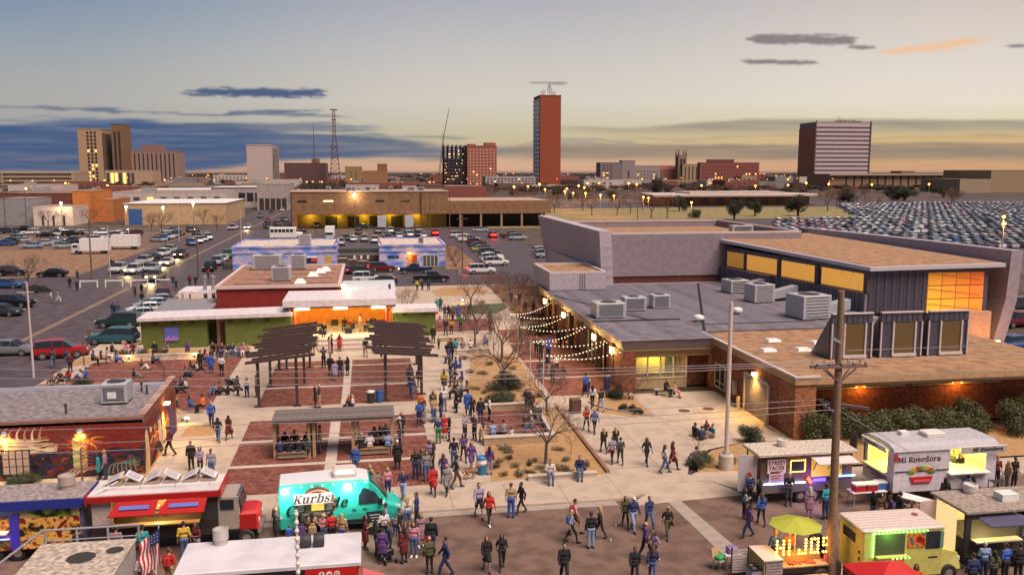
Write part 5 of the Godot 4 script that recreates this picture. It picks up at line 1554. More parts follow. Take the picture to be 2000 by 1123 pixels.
	W(b,"windscreen",bx(V(-6.06,1.95,40.75),K(.06,.7,1.5),Basis(Vector3.BACK,.25)),M.window)
	W(b,"side_window",Q(-6.9,-6.3,1.7,2.15,39.83,39.87),M.window)
	var hood:=MB.new()
	hood.cbox(V(-5.72,1.05,40.75),K(.95,.85,1.55),.12)
	W(b,"bonnet",hood,red)
	for s in [40.15,41.35]: W(b,"headlight",bx(V(-5.24,1.,s),K(.04,.2,.22)),mat(C(.6,.58,.55),.2))
	W(b,"bumper",Q(-5.3,-5.1,.45,.65,39.95,41.55),M.chrome)
	for q in [[-5.8,39.95],[-10.9,39.95],[-5.8,41.55],[-10.9,41.55]]: wheel(b,V(q[0],.27,q[1])-b.position)
	build_van()
	var w:=T("food_trailer","long white roofed red food trailer with a drum vent and black roof fans","food trailer",V(-3.9,-.12,32.6))
	W(w,"body",Q(-7.1,-.6,.45,2.42,31.55,34.),mat(C(.34,.02,.02),.4))
	var wr:=MB.new(); wr.cbox(V(-3.85,2.52,32.8),K(6.7,.17,2.75),.04)
	W(w,"roof",wr,mat(C(.60,.58,.62),.55,.0,"soft",9.))
	W(w,"stripe",Q(-7.15,-2.6,2.2,2.38,31.4,31.54),M.black)
	W(w,"stripe",Q(-7.15,-2.6,2.04,2.195,31.42,31.54),M.white)
	var pan:=W(w,"sign_panel",Q(-2.55,-.65,1.2,2.4,31.42,31.54),mat(C(.46,.012,.012),.35))
	for k in 3:
		var c:=MB.new(); c.lathe(V(-1.95+k*.28,2.2,31.41),[[.11,-.004],[.11,.01],[0,.01]],16,Basis(Vector3.RIGHT,PI/2))
		var ic:=U(pan,"badge",c,M.white)
		if k==0: L1(ic,"f",mat(C(.46,.012,.012),.5),.15,V(-1.95,2.2,31.39),Basis.IDENTITY)
		elif k==1:
			var bird:=MB.new(); bird.ball(V(-1.67,2.19,31.395),K(.06,.035,.01),5,8); bird.ball(V(-1.62,2.22,31.395),K(.028,.026,.01),4,6)
			U(ic,"bird_mark",bird,mat(C(.46,.012,.012),.5))
		else:
			var ring:=MB.new(); ring.lathe(V(-1.39,2.2,31.395),[[.05,-.003],[.065,.0],[.05,.003],[.036,.0],[.05,-.003]],14,Basis(Vector3.RIGHT,PI/2))
			U(ic,"camera_mark",ring,mat(C(.46,.012,.012),.5))
	U(pan,"small_print",Q(-2.1,-1.2,1.93,1.96,31.4,31.415),M.white)
	W(w,"end_frame",Q(-.62,-.5,.5,2.5,31.5,34.05),mat(C(.42,.16,.10),.6))
	drum_vent(w,V(-5.9,2.61,33.9)-w.position,.3,.6,mat(C(.55,.50,.48),.4,.4))
	for k in 2:
		var f:=MB.new()
		f.lathe(V(-2.62+k*.5,2.84,33.1),[[.0,-.22],[.26,-.2],[.28,.0],[.26,.2],[.0,.22]],14,Basis(Vector3.BACK,PI/2))
		W(w,"roof_fan",f,M.dark)
	W(w,"canopy",bx(V(-.05,1.55,32.2),K(.9,.05,1.1),Basis(Vector3.BACK,-.35)),mat(C(.50,.10,.12),.6))
	for q in [-4.3,-3.4]: wheel(w,V(q,.25,31.7)-w.position)
	var f:=T("box_truck","dirty white box truck roof with dark patches and a grey ladder rack","box truck",V(-11.4,-.12,34))
	W(f,"body",Q(-13.1,-9.6,.5,2.1,31.,35.9),mat(C(.45,.40,.38),.6,.0,"soft",1.5))
	W(f,"roof",Q(-13.15,-9.55,2.101,2.2,30.9,35.95),mat(C(.56,.46,.38),.8,.0,"streak",2.5,"blotch",2.))
	for k in 2:
		var p:=MB.new(); p.lathe(V([-11.2,-10.1][k],2.205,[34.4,34.9][k]),[[[.55,.34][k],.0],[[.5,.3][k],.015],[0,.015]],9)
		W(f,"dark_patch",p,mat(C(.035,.03,.028),.9))
	var rk:=MB.new()
	rk.tube(V(-13.1,2.75,36.),V(-9.4,2.75,36.),.045,.045,6)
	rk.tube(V(-13.1,2.75,36.),V(-13.6,2.75,33.),.045,.045,6)
	for k in 4: rk.tube(V(-13.+k*1.18,2.15,36.),V(-13.+k*1.18,2.75,36.),.05,.05,6)
	rk.tube(V(-13.1,2.3,36.),V(-9.4,2.3,36.),.03,.03,5)
	W(f,"ladder_rack",rk,mat(C(.34,.34,.38),.4,.4))
	for q in [[-12.7,32.],[-9.9,32.],[-12.7,35.2],[-9.9,35.2]]: wheel(f,V(q[0],.27,q[1])-f.position)
	var fl:=T("flag","striped star spangled flag on a leaning pole beside the dirty box truck","flag",V(-8.9,-.12,35.2))
	var pole:=MB.new(); pole.tube(K(.1,0,0),K(.35,3.,-.3),.025,.02,6); pole.ball(K(.355,3.04,-.3),Vector3.ONE*.05,5,6)
	U(fl,"pole",pole,M.white)
	for s in 13:
		var m:=MB.new()
		for i in 8:
			var p:=func(u: float,w2: float)->Vector3:
				return K(.34-w2*.75+.05*sin(u*9.)*w2,2.85-u*1.25-w2*.55,-.28+.16*sin(w2*7.+u*2.)*(.3+w2))
			var w0:=s/13.; var w1:=(s+1)/13.
			var u0:=i/8.*1.2; var u1:=(i+1)/8.*1.2
			m.qo(p.call(u0,w0),p.call(u1,w0),p.call(u1,w1),p.call(u0,w1),K(0,1.5,-5))
		U(fl,"stripe",m,mat(C(.42,.02,.03),.8) if s%2==0 else mat(C(.66,.62,.62),.8))
	var canton:=MB.new()
	canton.hexa([K(.38,2.9,-.25),K(.0,2.6,-.2),K(.0,2.1,-.2),K(.36,2.35,-.22),K(.38,2.9,-.22),K(.0,2.6,-.16),K(.0,2.1,-.16),K(.36,2.35,-.19)])
	var cn:=U(fl,"canton",canton,mat(C(.02,.03,.14),.8))
	for i in 9:
		U(cn,"star",bx(K(.08+(i%3)*.11,2.32+(i/3)*.13+(i%3)*.06,-.155),K(.03,.03,.01),Basis(Vector3.BACK,.7)),M.white)
	var t:=T("food_trailer","wood panelled taco trailer with a white STREET TACOS sign and its pale end door open","food trailer",V(22,-.12,41.4))
	W(t,"body",Q(19.7,24.8,.5,2.5,40.65,42.35),mat(C(.13,.07,.055),.7,.0,"streak",1.))
	var tr:=MB.new(); tr.cbox(V(22.2,2.58,41.4),K(5.5,.15,2.),.04)
	W(t,"roof",tr,mat(C(.62,.53,.44),.7,.0,"streak",1.6,"soft",1.))
	W(t,"lower_panel",Q(19.72,24.78,.5,1.,40.58,40.645),mat(C(.16,.13,.13),.5,.2))
	var sg:=W(t,"sign_board",Q(20.05,21.05,1.55,2.3,40.58,40.645),M.white)
	var maroon:=mat(C(.25,.02,.05),.6)
	L1(sg,"STREET",maroon,.2,V(20.55,2.12,40.565),Basis.IDENTITY)
	L1(sg,"TACOS",maroon,.2,V(20.55,1.86,40.565),Basis.IDENTITY)
	for k in 3: U(sg,"small_print",Q(20.2,20.9-.1*k,1.66-k*.04,1.68-k*.04,40.56,40.575),maroon)
	var sg2:=W(t,"sign_board",Q(20.15,20.95,1.1,1.545,40.58,40.645),mat(C(.6,.45,.55),.6))
	for k in 3: U(sg2,"small_print",Q(20.25,20.85-.1*(k%2),1.42-k*.13,1.46-k*.13,40.56,40.575),mat(C(.4,.05,.15),.6))
	var mb:=W(t,"menu_board",Q(21.3,22.1,1.6,2.2,40.58,40.645),M.black)
	var bl:=MB.new()
	for i in 26:
		var q:=i/26.*2.8
		var p:=Vector2(0,0)
		if q<.8: p=Vector2(q,0)
		elif q<1.4: p=Vector2(.8,q-.8)
		elif q<2.2: p=Vector2(2.2-q,.6)
		else: p=Vector2(0,2.8-q)
		bl.ball(V(21.3+p.x,1.6+p.y,40.55),Vector3.ONE*.03,4,6)
	tag(U(mb,"bulbs",bl,glow(Color(1,.75,.35),6.)),"","","","stuff")
	W(t,"window_opening",Q(22.5,24.2,1.25,2.3,40.6,40.646),glow(Color(.85,.68,.25),.35))
	W(t,"window_flap",bx(V(23.5,2.28,40.15),K(2.2,.05,1.05),Basis(Vector3.RIGHT,.12)),mat(C(.60,.56,.54),.5))
	for s in [22.6,23.4,24.1]: W(t,"flap_stay",bx(V(s,1.95,40.4),K(.04,.75,.04),Basis(Vector3.RIGHT,.5)),M.wood)
	W(t,"neon_tube",bx(V(21.,1.02,40.54),K(2.3,.05,.05)),glow(Color(.65,.8,1.),6.))
	W(t,"neon_sign",bx(V(22.35,1.12,40.5),K(.16,.34,.05),Basis(Vector3.BACK,.6)),glow(Color(1.,.25,.12),5.))
	W(t,"neon_sign",bx(V(22.9,1.12,40.5),K(.7,.16,.05)),glow(Color(.28,.2,1.),4.))
	W(t,"neon_tube",bx(V(24.4,1.25,40.5),K(1.,.07,.05)),glow(Color(.35,.55,1.),5.))
	omni(t,V(22.6,1.2,40.1)-t.position,Color(.7,.55,1.),.5,.15)
	W(t,"end_door",bx(V(19.15,1.5,41.),K(.95,1.95,.06),Basis(Vector3.UP,-.25)),mat(C(.52,.48,.52),.5,.0,"soft",1.))
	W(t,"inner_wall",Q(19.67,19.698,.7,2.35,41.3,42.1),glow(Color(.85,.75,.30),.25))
	drum_vent(t,V(21.3,2.66,41.6)-t.position,.27,.36,mat(C(.6,.55,.5),.5,.2))
	for q in [22.,22.75]: wheel(t,V(q,.24,40.75)-t.position)
	var x:=T("food_truck","white food truck with lit serving windows on two sides and a nacho bowl picture","food truck",V(29.4,-.12,41))
	var wh:=mat(C(.60,.55,.60),.45,.0,"soft",2.)
	W(x,"lower_body",Q(26.45,32.3,.55,1.45,39.5,42.3),wh)
	W(x,"front_panel",Q(26.45,29.6,1.45,2.72,39.5,39.62),wh)
	W(x,"front_pier",Q(31.7,32.3,1.45,2.72,39.5,39.62),wh)
	W(x,"corner_pier",Q(26.45,26.57,1.45,2.72,39.62,40.1),wh)
	W(x,"corner_pier",Q(26.45,26.57,1.45,2.72,41.9,42.3),wh)
	W(x,"back_wall",Q(26.45,32.3,1.45,2.72,42.18,42.3),mat(C(.62,.55,.25),.6))
	W(x,"end_wall",Q(32.18,32.3,1.45,2.72,39.62,42.18),wh)
	var xr:=MB.new()
	xr.ext([V(26.35,2.73,39.42),V(26.35,2.9,39.5),V(26.35,3.05,39.95),V(26.35,3.08,40.9),V(26.35,3.05,41.85),V(26.35,2.9,42.3),V(26.35,2.73,42.38)],K(6.05,0,0))
	W(x,"roof",xr,mat(C(.46,.44,.47),.5,.1,"soft",2.))
	W(x,"ceiling_lamp",bx(V(29.,2.68,41.2),K(4.6,.05,.4)),glow(Color(1,.95,.55),5.))
	omni(x,V(27.6,2.4,41.)-x.position,Color(1,.93,.45),2.2,.3)
	omni(x,V(30.6,2.4,40.9)-x.position,Color(1,.93,.45),2.2,.3)
	W(x,"counter",Q(29.5,31.8,1.42,1.48,39.2,39.499),M.white)
	W(x,"counter",Q(26.15,26.449,1.42,1.48,40.,42.),M.white)
	var fp:=W(x,"window_flap",bx(V(31.3,2.72,39.2),K(2.6,.4,.06),Basis(Vector3.RIGHT,.25)),M.white)
	L1(fp,"Mi Rosedora",M.dark,.2,V(31.5,2.74,39.145),Basis(Vector3.RIGHT,.25),"Droid Serif")
	var fp2:=W(x,"window_flap",bx(V(26.2,2.72,41.),K(.06,.34,2.2),Basis(Vector3.BACK,.25)),M.white)
	L1(fp2,"Mi Rosedora",M.dark,.14,V(26.15,2.72,41.2),Basis(Vector3.UP,-PI/2),"Droid Serif")
	L1(x,"Mi Rosedora",mat(C(.05,.02,.03),.6),.28,V(27.85,2.28,39.49)-x.position,Basis.IDENTITY,"Droid Serif")
	var bowl:=MB.new()
	bowl.hexa([V(27.5,1.,39.44),V(28.5,1.,39.44),V(28.5,1.,39.49),V(27.5,1.,39.49),V(27.35,1.35,39.44),V(28.65,1.35,39.44),V(28.65,1.35,39.49),V(27.35,1.35,39.49)])
	var bo:=W(x,"bowl_picture",bowl,mat(C(.42,.02,.03),.5))
	U(bo,"ribbon",Q(27.55,28.45,1.06,1.2,39.41,39.435),mat(C(.6,.1,.12),.5))
	for k in 9:
		var tt:=.35+k*.3
		var lf:=MB.new(); lf.ball(V(28.-cos(tt)*.62,1.5+sin(tt)*.3,39.475-.002*k),K(.24,.13,.015),5,9)
		U(bo,"picture_blob",lf,mat([C(.10,.22,.04),C(.30,.34,.08),C(.45,.30,.06),C(.42,.03,.02)][k%4],.5))
	W(x,"stripe",Q(26.5,29.55,1.62,1.68,39.47,39.499),M.dark)
	W(x,"marker_light",Q(26.42,26.62,2.2,2.6,39.46,39.498),mat(C(.42,.04,.03),.4))
	for k in 3: W(x,"side_print",Q(26.42,26.448,1.1-k*.14,1.17-k*.14,40.1,41.9-k*.4),M.dark)
	for k in 2: W(x,"side_print",Q(30.4,31.2,1.05-k*.14,1.1-k*.14,39.47,39.499),mat(C(.1,.12,.3),.5))
	var ra:=MB.new(); ra.cbox(V(29.4,3.2,40.8),K(1.1,.24,.8),.05)
	W(x,"roof_unit",ra,mat(C(.62,.58,.52),.6))
	W(x,"roof_unit",bx(V(28.,3.17,41.2),K(.45,.2,.4)),M.white)
	for q in [27.4,30.9]: wheel(x,V(q,.27,39.65)-x.position)
	var door:=W(x,"rear_door",bx(V(26.,2.3,42.6),K(.05,1.,.7)),M.dark)
	var y:=T("step_van","pale yellow step van with a white ribbed roof and green string lights round its hatch","van",V(22,-.12,32.3),-.03)
	var yel:=mat(C(.50,.46,.13),.45,.0,"soft",2.)
	var yb:=MB.new(); yb.cbox(K(-.35,1.42,0),K(3.6,2.,1.95),.06)
	U(y,"body",yb,yel)
	var yr:=MB.new(); yr.cbox(K(-.35,2.47,0),K(3.66,.1,2.),.04)
	U(y,"roof",yr,mat(C(.62,.54,.50),.6,.0,"soft",1.2))
	for k in 7: U(y,"roof_rib",bx(K(-.35,2.53,-.8+k*.26),K(3.4,.02,.06)),mat(C(.56,.42,.36),.7))
	U(y,"roof_cap",disc(.14),mat(C(.3,.06,.04),.6),K(.9,2.56,-.3))
	var yh:=MB.new()
	yh.hexa([K(1.4,.5,.85),K(2.45,.5,.75),K(2.45,.5,-.75),K(1.4,.5,-.85),K(1.4,1.45,.8),K(2.35,1.15,.62),K(2.35,1.15,-.62),K(1.4,1.45,-.8)])
	U(y,"bonnet",yh,yel)
	U(y,"windscreen",bx(K(1.47,1.95,0),K(.03,.75,1.6)),M.window)
	U(y,"cab_window",bx(K(.95,1.95,.985),K(.62,.75,.02)),M.window)
	U(y,"quarter_window",bx(K(1.36,1.95,.985),K(.14,.7,.02)),mat(C(.12,.28,.2),.15))
	U(y,"picture_panel",bx(K(.2,1.95,.985),K(.78,.62,.02)),noise_wrap("wrap_red",[Color(.5,.08,.05),Color(.75,.18,.08),Color(.85,.5,.2),Color(.3,.3,.4)]))
	U(y,"serving_hatch",bx(K(-.95,1.85,.985),K(1.3,.9,.02)),mat(C(.06,.06,.04),.5))
	U(y,"hatch_shelf",bx(K(-.9,1.38,1.1),K(1.4,.04,.28)),yel)
	U(y,"rear_window",bx(K(-2.165,1.95,-.1),K(.02,.4,1.)),M.window)
	for k in 2: U(y,"tail_light",bx(K(-2.17,1.2+k*.3,.75),K(.03,.14,.1)),M.dark)
	var gl:=MB.new()
	for k in 14: gl.ball(K(-1.68+k*.18,2.38,1.02),Vector3.ONE*.035,4,6)
	for k in 8: gl.ball(K(-1.72,2.3-k*.13,1.02),Vector3.ONE*.035,4,6)
	for k in 5: gl.ball(K(-.95+k*.18,1.35,1.25),Vector3.ONE*.03,4,6)
	tag(U(y,"bulbs",gl,glow(Color(.45,1.,.40),5.)),"","","","stuff")
	omni(y,K(-1.,2.2,1.35),Color(.6,1.,.4),.35,.2)
	U(y,"headlight",bx(K(2.42,.9,.55),K(.08,.18,.18)),M.white)
	U(y,"bumper",bx(K(2.52,.55,0),K(.1,.14,1.6)),M.dark)
	U(y,"side_badge",bx(K(1.,1.2,.985),K(.4,.06,.02)),M.dark)
	for q in [[1.85,.78],[-1.45,.85],[1.85,-.78],[-1.45,-.85]]: wheel(y,K(q[0],.36,q[1]),.38,.24)
	var z:=T("food_trailer","black food trailer with a weathered roof, open pink door and a lit white interior","food trailer",V(27.5,-.12,33.2))
	W(z,"lower_body",Q(25.05,30.5,.5,1.3,32.1,34.3),M.dark)
	W(z,"back_wall",Q(25.05,30.5,1.3,2.5,34.15,34.3),mat(C(.55,.5,.4),.6))
	W(z,"front_pier",Q(25.05,25.3,1.3,2.5,32.1,32.25),M.dark)
	W(z,"front_pier",Q(27.6,27.8,1.3,2.5,32.1,32.25),M.dark)
	W(z,"header",Q(25.3,30.5,2.2,2.5,32.1,32.25),mat(C(.06,.035,.04),.5))
	var zr:=MB.new(); zr.cbox(V(27.7,2.56,33.2),K(5.6,.12,2.5),.03)
	W(z,"roof",zr,mat(C(.36,.29,.24),.8,.0,"streak",2.2,"soft",1.))
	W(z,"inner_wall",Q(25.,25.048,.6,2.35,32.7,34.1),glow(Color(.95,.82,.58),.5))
	W(z,"end_door",bx(V(24.55,1.5,34.),K(.95,1.75,.06),Basis(Vector3.UP,.15)),mat(C(.46,.34,.36),.6,.0,"soft",1.))
	W(z,"serving_flap",bx(V(26.6,2.25,31.7),K(2.1,.04,.9),Basis(Vector3.RIGHT,.15)),mat(C(.10,.09,.16),.5,.0,"blotch",.6))
	W(z,"counter",Q(25.3,27.5,1.28,1.34,31.7,32.099),mat(C(.6,.55,.42),.5))
	W(z,"ceiling_lamp",bx(V(27.4,2.44,33.2),K(3.6,.05,.3)),glow(Color(1,.88,.6),5.))
	omni(z,V(26.5,2.2,32.9)-z.position,Color(1,.88,.55),1.6,.3)
	drum_vent(z,V(26.6,2.62,34.)-z.position,.32,.4,mat(C(.62,.6,.58),.5,.2))
	W(z,"roof_unit",bx(V(27.6,2.79,33.),K(.8,.32,.6)),M.white)
	for q in [27.,27.8]: wheel(z,V(q,.24,32.2)-z.position)
	var u:=T("parasol","lime green eight sided parasol over the bulb lit fruit stall","parasol",V(17.65,-.12,32.95))
	for k in 8:
		var p0:=TAU*k/8.+.2; var p1:=TAU*(k+1)/8.+.2
		var m:=MB.new()
		m.to(K(0,2.62,0),K(cos(p0)*1.12,2.28,sin(p0)*1.12),K(cos(p1)*1.12,2.28,sin(p1)*1.12),K(0,2.,0))
		U(u,"canopy_panel",m,mat(C(.40,.42,.045),.8,.0,"soft",1.))
	var up:=MB.new(); up.tube(Vector3.ZERO,K(0,2.7,0),.022,.02,6)
	U(u,"pole",up,M.grey)
	var s:=T("fruit_stall","bulb lit fruit stall trailer with the glowing letters HI JOS","stall",V(17.5,-.12,32.6))
	W(s,"bed",Q(16.55,18.75,.35,.62,32.2,33.2),M.black)
	W(s,"deck",Q(16.5,18.8,.62,.68,32.15,33.25),M.wood)
	W(s,"letter_shelf",Q(16.6,18.7,.68,.95,32.7,33.2),mat(C(.25,.15,.06),.8))
	W(s,"drawbar_tray",bx(V(17.55,.32,31.85),K(2.2,.06,.35)),mat(C(.40,.22,.12),.7))
	wheel(s,V(18.45,.22,32.1)-s.position,.3,.2)
	var glyphs:={"H":["101","101","111","101","101"],"I":["1","1","1","1","1"],"J":["001","001","001","101","111"],"O":["111","101","101","101","111"],"S":["111","100","111","001","111"]}
	var xx:=16.68
	for ch in ["H","I"," ","J","O","S"]:
		if ch==" ":
			xx+=.2; continue
		var m:=MB.new(); var rows:Array=glyphs[ch]
		for j in 5:
			for i in rows[j].length():
				if rows[j][i]=="1": m.ball(V(xx+i*.15,1.62-j*.15,32.62),Vector3.ONE*.05,5,7)
		tag(W(s,"bulb_letter",m,glow(Color(1.,.72,.3),5.)),"","","","stuff")
		xx+=rows[0].length()*.15+.1
	omni(s,V(17.6,1.3,32.2)-s.position,Color(1,.72,.32),1.3,.25)
	omni(s,V(17.6,1.9,32.95)-s.position,Color(1,.75,.35),.7,.25)
	var crate:=T("fruit_crate","shallow wooden crate of red apples on the fruit stall","crate",V(17.7,.56,32.42))
	U(crate,"crate",bx(K(0,.06,0),K(1.3,.11,.4)),M.wood)
	var ap:=MB.new()
	var rg:=RandomNumberGenerator.new(); rg.seed=6
	for k in 60: ap.ball(K(rg.randf_range(-.58,.58),.14+rg.randf()*.05,rg.randf_range(-.15,.15)),Vector3.ONE*.04,4,6)
	tag(U(crate,"apples",ap,mat(C(.30,.03,.02),.35)),"","","","stuff")
	var rs:=T("round_sign","oval red striped sign hanging at the end of the fruit stall","sign",V(18.85,.75,32.5))
	var ro:=MB.new(); ro.ball(Vector3.ZERO,K(.14,.26,.03),8,14)
	U(rs,"board",ro,mat(C(.50,.02,.02),.4))
	for k in 3: U(rs,"stripe",bx(K(-.07+k*.07,0,.03),K(.02,.4,.02)),mat(C(.6,.3,.25),.5))
	var c:=T("serving_counter","white topped serving counter of grey slatted boards at the fruit stall","counter",V(16.2,-.12,32.75))
	U(c,"worktop",bx(K(0,1.25,.1),K(.85,.05,1.5)),mat(C(.58,.50,.42),.5))
	for k in 9: U(c,"slat",bx(K(.05,.16+k*.13,.8),K(.75,.1,.03)),mat(C(.36,.29,.30),.7,.0,"streak",1.))
	U(c,"side_board",bx(K(-.38,.62,.1),K(.04,1.18,1.4)),mat(C(.50,.36,.10),.7,.0,"blotch",.7))
	U(c,"side_board",bx(K(.4,.62,.1),K(.04,1.18,1.4)),M.wood)
	var lo:=T("louvred_screen","dark framed screen of pale louvres beside the steel grill","screen",V(15.35,-.12,33.3))
	for k in 9: U(lo,"slat",bx(K(0,.2+k*.12,0),K(.7,.07,.03)),mat(C(.42,.34,.33),.7))
	for sx in [-.37,.37]: U(lo,"frame",bx(K(sx,.65,0),K(.05,1.3,.05)),M.dark)
	var gr:=T("steel_grill","square steel cooking cabinet with a dark hob on top","grill",V(15.65,-.12,32.35))
	U(gr,"cabinet",bx(K(0,.4,0),K(.62,.78,.6)),mat(C(.40,.36,.40),.4,.4))
	U(gr,"hob",bx(K(0,.82,0),K(.66,.05,.64)),M.black)
	for k in 4: U(gr,"burner",disc(.09),M.chrome,K(-.15+.3*(k%2),.86,-.15+.3*(k/2)))
	var ch:=T("folding_chair","pinkish folding chair with a green bag on its seat","chair",V(14.75,-.12,34.),.5)
	U(ch,"seat",bx(K(0,.45,0),K(.45,.04,.42)),mat(C(.56,.38,.34),.6))
	U(ch,"backrest",bx(K(-.05,.72,-.22),K(.45,.45,.03),Basis(Vector3.RIGHT,-.2)),mat(C(.46,.30,.18),.6))
	for q in [[-.2,.18],[.2,.18],[-.2,-.18],[.2,-.18]]: U(ch,"leg",bx(K(q[0],.21,q[1]),K(.03,.42,.03)),M.grey)
	var bag:=MB.new(); bag.cbox(K(0,.09,0),K(.4,.18,.32),.05)
	S1("green_bag","bright green bag lying on the folding chair","bag",bag,mat(C(.02,.32,.08),.6),V(14.75,.355,34.),.5)
	var wb:=MB.new(); wb.cbox(K(0,.15,0),K(.45,.3,.35),.03)
	S1("storage_tub","purple storage tub with a white lid behind the louvred screen","tub",wb,mat(C(.22,.14,.34),.5),V(15.3,.6,34.))
	table("small table carrying the purple storage tub",15.3,34.,K(.7,.7,.5))
	var r:=T("pop_up_canopy","bright red pop up canopy at the front beside the wooden utility pole","canopy",V(18.9,-.12,28.2))
	for k in 4:
		var q:=[[-1.25,1.25],[1.15,1.25],[1.15,-1.05],[-1.25,-1.05]]
		var p0:=K(q[k][0],2.25,q[k][1]); var p1:=K(q[(k+1)%4][0],2.25,q[(k+1)%4][1])
		var m:=MB.new()
		m.to(K(-.05,2.75,.1),p0,p1,K(0,2.,0))
		m.qo(p0,p1,p1-K(0,.18,0),p0-K(0,.18,0),K(0,2.2,0))
		U(r,"canopy_panel",m,mat(C(.50,.012,.012),.7,.0,"soft",1.))
		var lg:=MB.new(); lg.tube(K(q[k][0],0,q[k][1]),p0,.025,.025,6)
		U(r,"leg",lg,M.white)
	var tube:=T("strip_lamp","white glowing strip lamp hung under the red canopy","lamp",V(17.75,1.4,28.3))
	U(tube,"lamp_tube",bx(Vector3.ZERO,K(.07,.42,.07)),glow(Color(1,.95,.85),6.))
	omni(tube,K(-.12,0,0),Color(1,.9,.75),.5,.1)
	table("table with three cool boxes beside the taco trailer",25.25,39.9,K(1.9,.74,.7))
	cooler("red cool box nearer the taco trailer on the table",24.75,.64,39.85,mat(C(.40,.02,.02),.4))
	cooler("red cool box in the middle of the table by the taco trailer",25.42,.64,39.85,mat(C(.34,.02,.03),.4))
	cooler("blue cool box beside the two red ones",26.05,.64,40.,mat(C(.04,.14,.36),.4))
	table("long white dining table set askew in front of the white truck",27.6,36.7,K(.8,.74,2.6),.55)
	table("second white dining table at the rear corner of the white truck",27.,38.5,K(.8,.74,1.4),.6)
	table("pale table below the white truck's front counter",29.4,37.6,K(1.1,.74,.9),.3,M.concrete_pale)
	var sh:=T("shelf_rack","dark open shelf stand next to the white truck's serving counter","shelf",V(32.,-.12,38.9))
	for k in 3: U(sh,"shelf",bx(K(0,.3+k*.45,0),K(.8,.03,.4)),M.dark)
	for q in [[-.39,-.19],[.39,-.19],[.39,.19],[-.39,.19]]: U(sh,"upright",bx(K(q[0],.65,q[1]),K(.03,1.3,.03)),M.dark)
	var st:=T("pushchair","black pushchair parked beside the purple coated visitor near the trailer","pushchair",V(.55,-.12,37.2),.4)
	build_pushchair(st)
	for k in 3:
		var d:=dup(st,V([-11.,-10.4,11.2][k],0,[69.6,69.2,56.8][k]),[1.,2.,-.8][k],["black pushchair among the seated group west of the slatted shade","second black pushchair among the seated group west of the slatted shade","black pushchair at the end of the brick nook"][k])
	var sb:=T("menu_stand","black chalk menu stand leaning at the front wheel of the teal van","sign",V(.05,-.12,40.2),.1)
	U(sb,"board",bx(K(0,.6,0),K(.75,1.05,.05),Basis(Vector3.RIGHT,-.15)),M.black)
	for k in 6: U(sb,"chalk_line",bx(K(.02*sin(k*4.),.98-k*.13,.085-.018*(6-k)+.03),K(.4+.1*cos(k*2.),.03,.01)),mat(C(.5,.6,.58),.8))
func build_pushchair(o:Node3D)->void:
	var f:=MB.new()
	for s in [-.24,.24]:
		f.tube(K(s,.15,.4),K(s,.95,-.35),.018,.018,5)
		f.tube(K(s,.15,-.3),K(s,.6,.1),.018,.018,5)
	f.tube(K(-.24,.95,-.35),K(.24,.95,-.35),.02,.02,5)
	U(o,"frame",f,M.grey)
	var s:=MB.new(); s.cbox(K(0,.5,.05),K(.44,.3,.5),.06)
	U(o,"seat",s,M.black)
	var h:=MB.new(); h.ball(K(0,.78,-.08),K(.25,.25,.3),6,10)
	U(o,"hood",h,M.dark)
	for q in [[-.26,.38],[.26,.38],[-.26,-.3],[.26,-.3]]:
		var w:=MB.new(); w.lathe(K(q[0],.12,q[1]),[[0,-.02],[.12,-.02],[.12,.02],[0,.02]],10,Basis(Vector3.BACK,PI/2))
		U(o,"wheel",w,M.rubber)
